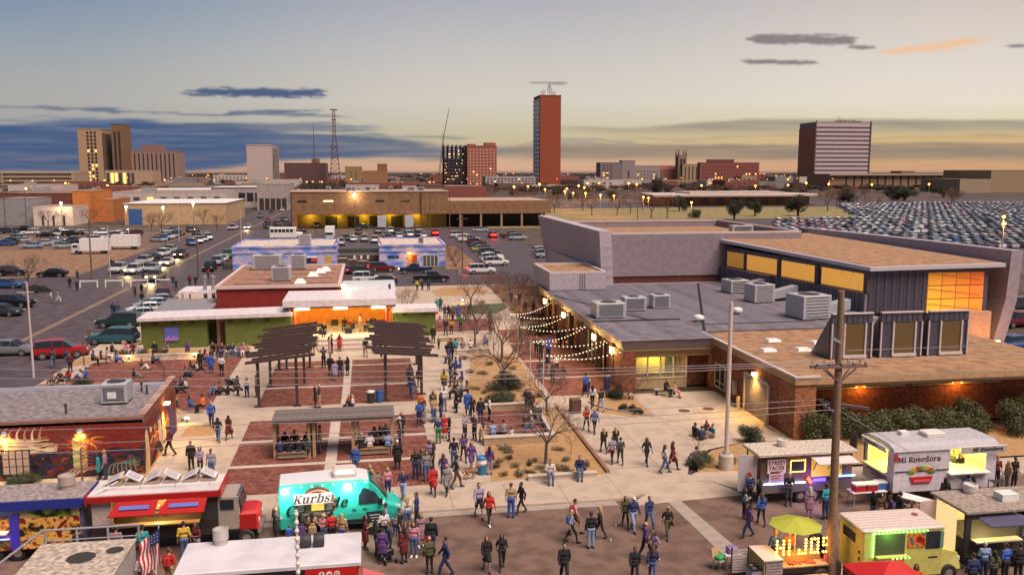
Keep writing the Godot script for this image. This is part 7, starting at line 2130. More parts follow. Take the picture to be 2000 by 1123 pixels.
func car(e: float,n: float,kind:String,tone:String,yaw: float,loc:String,group:="",lights:=0)->void:
	var k:=car_mesh(kind)
	var o:=T({"sedan": "saloon_car","suv": "sport_utility_car","pickup": "pickup_truck"}[kind],"%s %s %s"%[tone,{"sedan": "saloon car","suv": "sport utility car","pickup": "pickup truck"}[kind],loc],"car" if kind!="pickup" else "pickup truck",V(e,-.12,n),deg_to_rad(yaw),group)
	var paint:=mat(car_tones[tone],.22,.15)
	U(o,"body",k.body,paint)
	U(o,"windows",k.glass,M.window)
	U(o,"roof",k.roof,paint)
	for w in k.wheels:
		var t:=U(o,"wheel",w[0],M.rubber,w[2])
		U(t,"rim",w[1],M.chrome)
	for s in [-1,1]:
		U(o,"headlight",bx(K(s*.62,k.sh-.24,k.nose-.06),K(.3,.14,.12)),glow(Color(1.,.9,.66),16.) if lights in [1,2] else mat(C(.5,.5,.5),.15))
		U(o,"taillight",bx(K(s*.68,k.sh-.1,k.tail+.05),K(.2,.18,.12)),glow(Color(1.,.09,.04),9.) if lights>=3 else mat(C(.25,.012,.01),.25))
	U(o,"bumper",bx(K(0,.45,k.nose),K(1.3,.14,.08)),M.dark)
	if lights in [1,2]: spot(o,K(0,.7,k.nose+.15),K(0,-.3,k.nose+7.),Color(1.,.85,.55),22. if lights==2 else 12.,38.,.2)
	if lights>=3: omni(o,K(0,.8,k.tail-.35),Color(1.,.1,.04),.8 if lights==3 else 2.2,.2)
func build_more_cars()->void:
	var g:=RandomNumberGenerator.new(); g.seed=9
	var names:=["white","silver","dark grey","black","grey","blue","maroon","pale blue","red","tan"]
	var low:={}
	for tone in names:
		var b:=MB.new()
		b.hexa([K(-.9,.25,-2.3),K(.9,.25,-2.3),K(.9,.25,2.3),K(-.9,.25,2.3),K(-.86,.98,-2.2),K(.86,.98,-2.2),K(.8,.84,2.2),K(-.8,.84,2.2)])
		b.hexa([K(-.62,1.3,-1.5),K(.62,1.3,-1.5),K(.62,1.3,.4),K(-.62,1.3,.4),K(-.6,1.5,-1.3),K(.6,1.5,-1.3),K(.6,1.48,.3),K(-.6,1.48,.3)])
		for z in [-1.4,.25]:
			for s in [-.66,.66]: b.box(K(s,1.15,z),K(.06,.4,.08))
		low[tone]=b.done()
	var gm:=MB.new()
	gm.hexa([K(-.8,.95,-2.),K(.8,.95,-2.),K(.8,.9,1.1),K(-.8,.9,1.1),K(-.6,1.42,-1.45),K(.6,1.42,-1.45),K(.6,1.4,.35),K(-.6,1.4,.35)])
	for z in [-1.4,1.4]:
		for s in [-.86,.86]: gm.lathe(K(s,.33,z),[[0,-.1],[.33,-.1],[.33,.1],[0,.1]],8,Basis(Vector3.BACK,PI/2))
	var glass_mesh:=gm.done()
	var cells:=[]
	var rows:=30
	for r in rows:
		var n:=176.+r*6.2+floorf(r/2.)*3.6
		if n>460: break
		for c in 160:
			var e:=66.+c*2.75
			if e>n*.87+12. or e<n*.47+5.: continue
			if n>285 and e<172+(n-285)*.5: continue
			if g.randf()<.13: continue
			cells.append([n,e+g.randf_range(-.25,.25),n+g.randf_range(-.4,.4),.0 if r%2 else PI,names[mini(int(pow(g.randf(),1.75)*10.),9)]])
	var near:=mini(190,cells.size())
	for i in near:
		var q:Array=cells[i]
		var o:=T("saloon_car","%s car parked in the crowded big car park behind the arts centre"%q[4],"car",V(q[1],-.124,q[2]),q[3]+g.randf_range(-.04,.04),"%s cars in the big car park"%q[4])
		U(o,"body",low[q[4]],mat(car_tones[q[4]],.22,.15))
		U(o,"windows",glass_mesh,mat(C(.07,.085,.11),.12))
	var rest:={}
	for i in range(near,cells.size()): rest[cells[i][4]]=rest.get(cells[i][4],[])+[cells[i]]
	var mass:=Node3D.new(); mass.name="distant_parked_cars"; add_child(mass)
	tag(mass,"far rows of parked cars filling the big car park as one mass","parked cars","","stuff")
	for k in 2:
		for tone in rest:
			if k==1 and tone!=rest.keys()[0]: continue
			var list:Array=rest[tone] if k==0 else cells.slice(near)
			var mm:=MultiMesh.new()
			mm.transform_format=MultiMesh.TRANSFORM_3D
			mm.mesh=low[tone] if k==0 else glass_mesh
			mm.instance_count=list.size()
			for i in list.size(): mm.set_instance_transform(i,Transform3D(Basis(Vector3.UP,list[i][3]),V(list[i][1],-.124,list[i][2])))
			var o:=MultiMeshInstance3D.new()
			o.name="car_bodies" if k==0 else "car_windows"
			o.multimesh=mm
			o.material_override=mat(car_tones[tone],.22,.15) if k==0 else mat(C(.07,.085,.11),.12)
			mass.add_child(o,true)
	for k in 3:
		var o:=T("box_truck",["white box truck at the kerb of the dirt field, nearer us","second white box truck beside the first at the dirt field","plain white box truck behind the painted building"][k],"box truck",V([-57.,-53.5,-9.4][k],-.12,[194.,204.,226.][k]),[-PI/2,-PI/2,.0][k])
		U(o,"cargo_box",bx(K(0,1.95,-.8),K(2.3,2.5,5.6)),M.white)
		var cb:=MB.new(); cb.cbox(K(0,1.3,2.9),K(2.,1.7,1.7),.15)
		U(o,"cab",cb,mat(C(.5,.5,.53),.3))
		U(o,"windscreen",bx(K(0,1.65,3.76),K(1.7,.6,.03)),M.window)
		for s in [-1,1]:
			U(o,"side_window",bx(K(s*1.01,1.65,2.9),K(.03,.5,.9)),M.window)
			for z in [2.6,-2.4]:
				var w:=MB.new(); w.lathe(K(s*.95,.42,z),[[0,-.14],[.42,-.14],[.42,.14],[0,.14]],12,Basis(Vector3.BACK,PI/2))
				U(o,"wheel",w,M.rubber)
	for k in 2:
		var o:=T("dock_trailer",["pale trailer backed to the depot's nearer loading bay","pale trailer backed to the depot's right loading bay"][k],"trailer",V([4.3,12.4][k],-.12,265.5))
		U(o,"cargo_box",bx(K(0,2.15,0),K(2.5,3.2,5)),mat(C(.45,.46,.52),.5,.0,"soft",2.))
		U(o,"undercarriage",bx(K(0,.35,-1.),K(2.,.4,2.)),M.dark)
	var bus:=T("bus","white shuttle bus with a row of square windows behind the painted building","bus",V(-20.5,-.12,228),PI/2)
	var bb:=MB.new(); bb.cbox(K(0,1.75,-.6),K(2.3,2.5,6.6),.12)
	U(bus,"body",bb,M.white)
	for i in 6:
		for s in [-1,1]: U(bus,"window",bx(K(s*1.16,2.2,-3.2+i*.95),K(.03,.75,.78)),M.window)
	var bc:=MB.new(); bc.cbox(K(0,1.1,3.4),K(2.,1.3,1.6),.2)
	U(bus,"bonnet",bc,M.white)
	U(bus,"windscreen",bx(K(0,2.2,2.72),K(1.9,.8,.03)),M.window)
	U(bus,"door",bx(K(1.16,1.5,2.3),K(.03,1.8,.7)),M.dark)
	for s in [-1,1]:
		for z in [3.2,-2.6]:
			var w:=MB.new(); w.lathe(K(s*.95,.42,z),[[0,-.14],[.42,-.14],[.42,.14],[0,.14]],12,Basis(Vector3.BACK,PI/2))
			U(bus,"wheel",w,M.rubber)
	var mc:=T("bicycle","pale bicycle leaning by the white car at the cross road","bicycle",V(14.6,-.12,141.5),.4)
	var fr:=MB.new()
	for q in [[0,.35,-.5,0,.9,-.15],[0,.35,-.5,0,.35,.0],[0,.35,.0,0,.9,-.15],[0,.9,-.15,0,.9,.4],[0,.35,.0,0,.85,.4],[0,1.05,.38,0,.35,.55],[-.25,1.05,.36,.25,1.05,.36]]: fr.tube(K(q[0],q[1],q[2]),K(q[3],q[4],q[5]),.025,.025,5)
	U(mc,"frame",fr,M.white)
	for z in [-.5,.55]:
		var w:=MB.new(); w.lathe(K(0,.35,z),[[.30,-.02],[.35,0],[.30,.02],[.28,0],[.30,-.02]],16,Basis(Vector3.BACK,PI/2))
		U(mc,"wheel",w,M.rubber)
	U(mc,"saddle",bx(K(0,.95,-.18),K(.14,.05,.26)),M.black)
func build_cars()->void:
	var t:={"teal":C(.03,.10,.12),"dark green":C(.015,.04,.035),"silver":C(.34,.36,.40),"white":C(.62,.60,.60),"pale blue":C(.26,.33,.42),"grey":C(.17,.17,.18),"dark grey":C(.035,.037,.042),"red":C(.33,.012,.012),"black":C(.008,.008,.01),"blue":C(.03,.08,.24),"tan":C(.30,.24,.16),"brown":C(.09,.05,.03),"maroon":C(.12,.012,.02),"mauve":C(.13,.07,.12),"navy":C(.012,.02,.06),"green":C(.04,.18,.09),"yellow":C(.36,.30,.05)}
	car_tones=t
	car(-25.3,91.3,"suv","teal",-98,"parked nose in beside the green stage wing","",0)
	car(-27.3,101.2,"suv","dark green",-95,"parked behind the teal one by the stage","",0)
	car(-26.4,106.2,"sedan","silver",-75,"third in the row beside the stage roofs","",0)
	car(-26.6,110.4,"sedan","white",-75,"fourth in the row beside the stage roofs","",0)
	car(-26.7,114.2,"sedan","pale blue",-75,"fifth in the row beside the stage roofs","",0)
	car(-26.8,117.7,"sedan","grey",-75,"sixth in the row beside the stage roofs","",0)
	car(-27.,121.2,"pickup","red",15,"at the end of the barricades","",0)
	car(-28.3,85.3,"suv","red",100,"parked at the corner of the brick terrace","",0)
	car(-33.4,87.3,"sedan","grey",85,"half out of view at the west edge by the terrace","",0)
	car(-51.,152.2,"sedan","black",-90,"on the dirt corner behind the bare tree","",0)
	car(-58.1,154.7,"suv","black",90,"dark, at the west edge of the dirt field","",0)
	car(-52.7,138.4,"sedan","blue",80,"at the west edge below the dark one","",0)
	car(-45.8,119.5,"sedan","white",75,"pale, at the west edge by the island","",0)
	car(-44.3,118.4,"suv","black",75,"dark, beside the pale one by the island","",0)
	car(-43.2,111.7,"sedan","dark grey",75,"lowest at the west edge by the island","",0)
	car(-41.7,157.,"pickup","white",-12,"first of the parked row at the street corner","",0)
	car(-38.9,154.6,"suv","white",-8,"with headlights, beside the first pickup","",1)
	car(-41.,170.,"suv","silver",-8,"second row, behind the white headlights","",0)
	car(-41.2,177.9,"sedan","dark grey",-8,"between the silver one and the pale pickup","",0)
	car(-40.9,184.9,"suv","white",-8,"farther up the parked row","",0)
	car(-41.3,193.4,"suv","silver",-8,"farthest of the parked row","",0)
	car(-36.7,158.1,"sedan","silver",-5,"in the turning lane behind the barricades","",0)
	car(-33.2,144.5,"pickup","tan",-3,"with bright headlights at the barricades","",2)
	car(-36.4,167.7,"sedan","white",-3,"with headlights, driving down the street","",1)
	car(-36.9,182.8,"pickup","brown",-3,"with headlights, following down the street","",1)
	car(-35.1,269.4,"sedan","white",0,"with headlights far up the street","",2)
	car(-39.,267.1,"pickup","white",170,"crossing far up the street","",0)
	car(-40.4,211.8,"suv","blue",20,"at the head of the kerb row","",0)
	car(-40.,218.3,"suv","white",20,"in the kerb row, first from the blue one","",0)
	car(-39.8,224.1,"sedan","silver",20,"in the kerb row, second from the blue one","",0)
	car(-39.7,229.4,"suv","white",20,"in the kerb row, third from the blue one","",0)
	car(-45.7,247.2,"sedan","black",20,"in the kerb row, fourth from the blue one","",0)
	car(-49.3,257.9,"suv","dark grey",20,"in the kerb row, fifth from the blue one","",0)
	car(-50.4,223.9,"sedan","silver",60,"in the slanting row below the warehouse, place one","",0)
	car(-50.6,228.8,"sedan","blue",60,"in the slanting row below the warehouse, place two","",0)
	car(-50.5,232.9,"sedan","white",60,"in the slanting row below the warehouse, place three","",0)
	car(-50.5,237.3,"sedan","silver",60,"in the slanting row below the warehouse, place four","",0)
	car(-50.5,241.8,"sedan","dark grey",60,"in the slanting row below the warehouse, place five","",0)
	car(-50.5,246.5,"sedan","maroon",60,"in the slanting row below the warehouse, place six","",0)
	car(-54.8,256.2,"sedan","white",60,"in the slanting row below the warehouse, place seven","",0)
	car(-54.7,261.4,"sedan","grey",60,"in the slanting row below the warehouse, place eight","",0)
	car(-82.9,218.1,"sedan","blue",-90,"parked in the lot beyond the dirt field","cars in the lot beyond the dirt field",0)
	car(-83.4,221.8,"suv","dark grey",-90,"parked in the lot beyond the dirt field","cars in the lot beyond the dirt field",0)
	car(-74.1,209.8,"sedan","pale blue",-88,"parked in the lot beyond the dirt field","cars in the lot beyond the dirt field",0)
	car(-74.,216.6,"sedan","silver",-80,"parked in the lot beyond the dirt field","cars in the lot beyond the dirt field",0)
	car(-74.,223.9,"sedan","pale blue",-80,"parked in the lot beyond the dirt field","cars in the lot beyond the dirt field",0)
	car(-67.,208.6,"sedan","silver",90,"parked in the lot beyond the dirt field","cars in the lot beyond the dirt field",0)
	car(-69.8,223.2,"suv","dark grey",-60,"parked in the lot beyond the dirt field","cars in the lot beyond the dirt field",0)
	car(-66.2,218.2,"pickup","black",-60,"parked in the lot beyond the dirt field","cars in the lot beyond the dirt field",0)
	car(-66.5,225.8,"suv","silver",-60,"parked in the lot beyond the dirt field","cars in the lot beyond the dirt field",0)
	car(-67.,234.,"suv","white",-60,"parked in the lot beyond the dirt field","cars in the lot beyond the dirt field",0)
	car(-65.6,239.8,"suv","grey",-60,"parked in the lot beyond the dirt field","cars in the lot beyond the dirt field",0)
	car(-65.9,247.2,"sedan","white",-60,"parked in the lot beyond the dirt field","cars in the lot beyond the dirt field",0)
	car(-86.4,233.9,"suv","pale blue",-80,"parked in the lot beyond the dirt field","cars in the lot beyond the dirt field",0)
	car(-82.6,227.3,"sedan","silver",-80,"parked in the lot beyond the dirt field","cars in the lot beyond the dirt field",0)
	car(-90.1,254.5,"suv","white",-80,"parked in the lot beyond the dirt field","cars in the lot beyond the dirt field",0)
	car(-88.9,256.8,"pickup","grey",-80,"parked in the lot beyond the dirt field","cars in the lot beyond the dirt field",0)
	car(-82.7,243.9,"sedan","black",-80,"parked in the lot beyond the dirt field","cars in the lot beyond the dirt field",0)
	car(-83.4,254.9,"suv","dark grey",-70,"parked in the lot beyond the dirt field","cars in the lot beyond the dirt field",0)
	car(-80.,248.1,"suv","white",-70,"parked in the lot beyond the dirt field","cars in the lot beyond the dirt field",0)
	car(-77.3,247.6,"pickup","black",-70,"parked in the lot beyond the dirt field","cars in the lot beyond the dirt field",0)
	car(-76.8,252.3,"sedan","silver",-70,"parked in the lot beyond the dirt field","cars in the lot beyond the dirt field",0)
	car(-70.6,251.3,"pickup","white",-60,"parked in the lot beyond the dirt field","cars in the lot beyond the dirt field",0)
	car(-61.8,247.4,"suv","maroon",-70,"parked in the lot beyond the dirt field","cars in the lot beyond the dirt field",0)
	car(-64.1,250.2,"sedan","dark grey",-70,"parked in the lot beyond the dirt field","cars in the lot beyond the dirt field",0)
	car(-96.6,268.4,"pickup","black",90,"parked in the lot beyond the dirt field","cars in the lot beyond the dirt field",0)
	car(-102.8,269.4,"sedan","white",90,"parked in the lot beyond the dirt field","cars in the lot beyond the dirt field",0)
	car(-97.9,260.7,"suv","dark grey",90,"parked in the lot beyond the dirt field","cars in the lot beyond the dirt field",0)
	car(-27.1,157.1,"suv","black",0,"nearest in the row west of the painted building","",0)
	car(-27.4,166.6,"suv","silver",0,"second in the row west of the painted building","",0)
	car(-27.3,172.4,"sedan","white",0,"third in the row west of the painted building","",0)
	car(-27.5,180.,"suv","green",0,"farthest in the row west of the painted building","",0)
	car(-3.3,148.3,"sedan","mauve",90,"partly hidden by the red box corner","",0)
	car(-1.1,147.9,"sedan","dark grey",90,"tail lights, before the yard gate","",3)
	car(2.3,150.8,"suv","maroon",90,"facing the yard gate end","",3)
	car(-.2,136.6,"suv","white",90,"behind the curved stage roof","",0)
	car(2.1,133.8,"sedan","dark grey",-90,"dark roof behind the curved stage roof","",0)
	car(7.8,147.4,"pickup","navy",-90,"before the glazed roller door","",1)
	car(9.7,135.4,"pickup","black",90,"black with a pale nose on the cross road","",0)
	car(18.8,145.,"suv","white",90,"brake lights, leaving by the bushes","",3)
	car(23.,157.2,"suv","white",100,"nearest in the slanting row east of the painted building","",0)
	car(23.2,164.1,"suv","white",100,"in the slanting row, second from its near end","",0)
	car(24.,169.6,"sedan","white",100,"in the slanting row, third from its near end","",0)
	car(24.4,175.9,"suv","dark green",100,"in the slanting row, fourth from its near end","",0)
	car(24.1,185.6,"sedan","yellow",100,"in the slanting row, fifth from its near end","",0)
	car(24.6,193.4,"sedan","dark grey",100,"in the slanting row, sixth from its near end","",0)
	car(25.,202.,"suv","maroon",100,"in the slanting row, seventh from its near end","",0)
	car(24.3,211.5,"pickup","white",100,"in the slanting row, eighth from its near end","",0)
	car(24.,217.7,"sedan","silver",100,"in the slanting row, ninth from its near end","",0)
	car(23.3,226.4,"suv","white",100,"in the slanting row, tenth from its near end","",0)
	car(31.9,223.7,"suv","red",180,"braking with red tail lights up the side road","",4)
	car(35.,170.4,"suv","silver",100,"beside the stucco box, nearer us","",0)
	car(35.9,176.8,"suv","white",100,"beside the stucco box, farther off","",0)
	car(37.,215.5,"suv","silver",100,"by the dark fence up the side road","",0)
	car(36.5,222.,"pickup","dark grey",100,"farthest by the dark fence up the side road","",0)
	car(17.8,233.8,"suv","red",180,"red tail lights in the lot behind the painted buildings","",4)
	car(-15.2,271.5,"suv","grey",0,"parked in the lot behind the painted buildings","cars in the lot behind the painted buildings",0)
	car(-29.5,270.9,"suv","dark green",20,"parked in the lot behind the painted buildings","cars in the lot behind the painted buildings",0)
	car(-28.4,286.5,"sedan","dark grey",20,"parked in the lot behind the painted buildings","cars in the lot behind the painted buildings",0)
	car(-27.9,308.,"suv","grey",20,"parked in the lot behind the painted buildings","cars in the lot behind the painted buildings",0)
	car(-33.3,305.1,"sedan","red",0,"parked in the lot behind the painted buildings","cars in the lot behind the painted buildings",0)
	car(-36.,387.1,"sedan","white",0,"parked in the lot behind the painted buildings","cars in the lot behind the painted buildings",0)
	car(-39.1,375.8,"sedan","maroon",0,"parked in the lot behind the painted buildings","cars in the lot behind the painted buildings",0)
	car(-39.,335.,"pickup","grey",0,"parked in the lot behind the painted buildings","cars in the lot behind the painted buildings",0)
	car(-18.2,254.9,"suv","maroon",0,"parked in the lot behind the painted buildings","cars in the lot behind the painted buildings",0)
	car(-6.2,206.8,"suv","silver",0,"parked in the lot behind the painted buildings","cars in the lot behind the painted buildings",0)
	car(-5.3,222.1,"sedan","dark grey",0,"parked in the lot behind the painted buildings","cars in the lot behind the painted buildings",0)
	car(-3.4,217.7,"sedan","white",0,"parked in the lot behind the painted buildings","cars in the lot behind the painted buildings",0)
	car(-.8,217.3,"suv","silver",0,"parked in the lot behind the painted buildings","cars in the lot behind the painted buildings",0)
	car(1.7,213.,"suv","white",0,"parked in the lot behind the painted buildings","cars in the lot behind the painted buildings",0)
	car(-2.4,242.,"suv","maroon",0,"parked in the lot behind the painted buildings","cars in the lot behind the painted buildings",0)
	car(2.9,246.1,"suv","grey",0,"parked in the lot behind the painted buildings","cars in the lot behind the painted buildings",0)
	car(4.8,231.3,"sedan","silver",0,"parked in the lot behind the painted buildings","cars in the lot behind the painted buildings",0)
	car(6.4,245.5,"suv","white",0,"parked in the lot behind the painted buildings","cars in the lot behind the painted buildings",0)
	car(8.,240.2,"suv","black",0,"parked in the lot behind the painted buildings","cars in the lot behind the painted buildings",0)
	car(8.,226.3,"sedan","white",0,"parked in the lot behind the painted buildings","cars in the lot behind the painted buildings",0)
	car(11.3,247.3,"sedan","silver",0,"parked in the lot behind the painted buildings","cars in the lot behind the painted buildings",0)
	car(11.,230.3,"suv","white",0,"parked in the lot behind the painted buildings","cars in the lot behind the painted buildings",0)
	car(14.4,249.5,"suv","tan",0,"parked in the lot behind the painted buildings","cars in the lot behind the painted buildings",0)
	car(13.1,232.2,"suv","black",0,"parked in the lot behind the painted buildings","cars in the lot behind the painted buildings",0)
	car(14.3,227.5,"sedan","white",0,"parked in the lot behind the painted buildings","cars in the lot behind the painted buildings",0)
	car(5.,218.3,"suv","grey",0,"parked in the lot behind the painted buildings","cars in the lot behind the painted buildings",0)
	car(-1.,263.2,"suv","dark green",90,"parked in the lot behind the painted buildings","cars in the lot behind the painted buildings",0)
	car(31.7,246.6,"sedan","silver",90,"parked in the lot behind the painted buildings","cars in the lot behind the painted buildings",0)
	car(37.1,275.6,"pickup","dark grey",90,"parked in the lot behind the painted buildings","cars in the lot behind the painted buildings",0)
	car(79.2,95.5,"suv","dark grey",-80,"beyond the leaning concrete wall, upper","",0)
	car(70.9,85.3,"suv","maroon",-80,"beyond the leaning concrete wall, lower","",3)
	car(61.1,74.1,"sedan","blue",-80,"roof showing past the foot of the leaning wall","",0)
func net(bones:Array,cs: float,k: float)->MB:
	var lo:=Vector3.ONE*99.; var hi:=-lo
	for b in bones:
		var r:=maxf(b[2],b[3])+cs*2.5
		for p in [b[0],b[1]]:
			lo=lo.min(p-Vector3.ONE*r); hi=hi.max(p+Vector3.ONE*r)
	var nx:=int((hi.x-lo.x)/cs)+2; var ny:=int((hi.y-lo.y)/cs)+2; var nz:=int((hi.z-lo.z)/cs)+2
	var sy:=nx; var sz:=nx*ny
	var d:=PackedFloat32Array(); d.resize(nx*ny*nz); d.fill(1.)
	for b in bones:
		var a:Vector3=b[0]; var ab:Vector3=b[1]-a; var r0: float=b[2]; var r1: float=b[3]; var fz: float=1./b[4]
		var l2:=maxf(ab.length_squared(),1e-8)
		var r:=maxf(r0,r1)+cs*2.+k*.5
		var p0:=((a.min(b[1])-Vector3.ONE*r)-lo)/cs; var p1:=((a.max(b[1])+Vector3.ONE*r)-lo)/cs
		for z in range(maxi(0,int(p0.z)),mini(nz-1,int(p1.z)+1)+1):
			for y in range(maxi(0,int(p0.y)),mini(ny-1,int(p1.y)+1)+1):
				var i:=maxi(0,int(p0.x))+y*sy+z*sz
				for x in range(maxi(0,int(p0.x)),mini(nx-1,int(p1.x)+1)+1):
					var q:=lo+Vector3(x,y,z)*cs-a
					var t:=clampf(q.dot(ab)/l2,.0,1.)
					q-=ab*t
					q.z*=fz
					var v:=q.length()-lerpf(r0,r1,t)
					var o:=d[i]
					var h:=maxf(k-absf(o-v),.0)/k
					d[i]=minf(o,v)-h*h*k*.25
					i+=1
	var id:=PackedInt32Array(); id.resize(nx*ny*nz); id.fill(-1)
	var vs:=PackedVector3Array(); var ns:=PackedVector3Array()
	var m:=MB.new()
	for z in nz-1:
		for y in ny-1:
			var i:=y*sy+z*sz
			for x in nx-1:
				var a0:=d[i]; var a1:=d[i+1]; var a2:=d[i+sy]; var a3:=d[i+sy+1]; var a4:=d[i+sz]; var a5:=d[i+sz+1]; var a6:=d[i+sz+sy]; var a7:=d[i+sz+sy+1]
				var neg:=int(a0<0)+int(a1<0)+int(a2<0)+int(a3<0)+int(a4<0)+int(a5<0)+int(a6<0)+int(a7<0)
				if neg>0 and neg<8:
					var s:=Vector3.ZERO; var c:=0
					for q in [[a0,a1,0,0,0,0],[a2,a3,0,0,1,0],[a4,a5,0,0,0,1],[a6,a7,0,0,1,1],[a0,a2,1,0,0,0],[a1,a3,1,1,0,0],[a4,a6,1,0,0,1],[a5,a7,1,1,0,1],[a0,a4,2,0,0,0],[a1,a5,2,1,0,0],[a2,a6,2,0,1,0],[a3,a7,2,1,1,0]]:
						if (q[0]<0)!=(q[1]<0):
							var t: float=q[0]/(q[0]-q[1])
							var p:=Vector3(q[3],q[4],q[5]); p[q[2]]+=t
							s+=p; c+=1
					id[i]=vs.size()
					vs.append(lo+(Vector3(x,y,z)+s/c)*cs)
					ns.append(Vector3(a1+a3+a5+a7-a0-a2-a4-a6,a2+a3+a6+a7-a0-a1-a4-a5,a4+a5+a6+a7-a0-a1-a2-a3).normalized())
				i+=1
	for z in range(1,nz-1):
		for y in range(1,ny-1):
			for x in range(1,nx-1):
				var i:=x+y*sy+z*sz
				if id[i]<0: continue
				var s0:=d[i]<0
				for q in [[1,sy,sz],[sy,sz,1],[sz,1,sy]]:
					if (d[i+q[0]]<0)!=s0:
						var f:=[id[i],id[i-q[1]],id[i-q[1]-q[2]],id[i-q[2]]]
						if f.min()<0: continue
						if s0: f.reverse()
						for t in [[0,1,2],[0,2,3]]:
							for w in t:
								m.v.append(vs[f[w]]); m.n.append(ns[f[w]])
	return m
func pose_of(k:String)->Dictionary:
	var j:={"hip":Vector3(0,.93,0),"waist":Vector3(0,1.08,0),"chest":Vector3(0,1.28,0),"neck":Vector3(0,1.46,0),"head":Vector3(0,1.61,.02)}
	for s in ["l","r"]:
		var x:=1. if s=="l" else -1.
		j["h"+s]=Vector3(.09*x,.9,0); j["k"+s]=Vector3(.1*x,.49,.02); j["a"+s]=Vector3(.11*x,.09,-.02); j["t"+s]=Vector3(.12*x,.04,.13)
		j["s"+s]=Vector3(.18*x,1.4,0); j["e"+s]=Vector3(.24*x,1.13,-.03); j["w"+s]=Vector3(.25*x,.89,.05)
		match k:
			"hold": j["e"+s]=Vector3(.23*x,1.14,.02); j["w"+s]=Vector3(.09*x,1.18,.24)
			"photo": j["e"+s]=Vector3(.25*x,1.3,.2); j["w"+s]=Vector3(.08*x,1.52,.32)
			"walk","walk2":
				var f:=x if k=="walk" else -x
				j["k"+s]=Vector3(.09*x,.5,.16*f+.05); j["a"+s]=Vector3(.09*x,.1+(.06 if f<0 else .0),.3*f-.02); j["t"+s]=Vector3(.1*x,.045,.3*f+.13)
				j["e"+s]=Vector3(.24*x,1.13,-.1*f-.02); j["w"+s]=Vector3(.23*x,.92,-.18*f+.08)
			"sit","sitg":
				var y:=.45 if k=="sit" else .06
				j["h"+s]=Vector3(.09*x,y+.08,0); j["k"+s]=Vector3(.12*x,y+.07,.42) if k=="sit" else Vector3(.16*x,.42,.36)
				j["a"+s]=Vector3(.11*x,.09,.42) if k=="sit" else Vector3(.13*x,.09,.62); j["t"+s]=j["a"+s]+Vector3(0,-.05,.15)
				j["s"+s]=Vector3(.18*x,y+.56,.02); j["e"+s]=Vector3(.25*x,y+.32,.06); j["w"+s]=Vector3(.12*x,y+.22,.28)
			"lean":
				j["s"+s]=Vector3(.18*x,1.22,.34); j["e"+s]=Vector3(.22*x,.98,.42); j["w"+s]=Vector3(.16*x,.92,.62)
	if k=="sit" or k=="sitg":
		var y:=.45 if k=="sit" else .06
		j.hip=Vector3(0,y+.1,-.01); j.waist=Vector3(0,y+.25,-.02); j.chest=Vector3(0,y+.44,.0); j.neck=Vector3(0,y+.62,.04); j.head=Vector3(0,y+.77,.07)
	elif k=="lean":
		j.waist=Vector3(0,1.05,.08); j.chest=Vector3(0,1.16,.24); j.neck=Vector3(0,1.26,.42); j.head=Vector3(0,1.34,.54)
	return j
var garb:={}
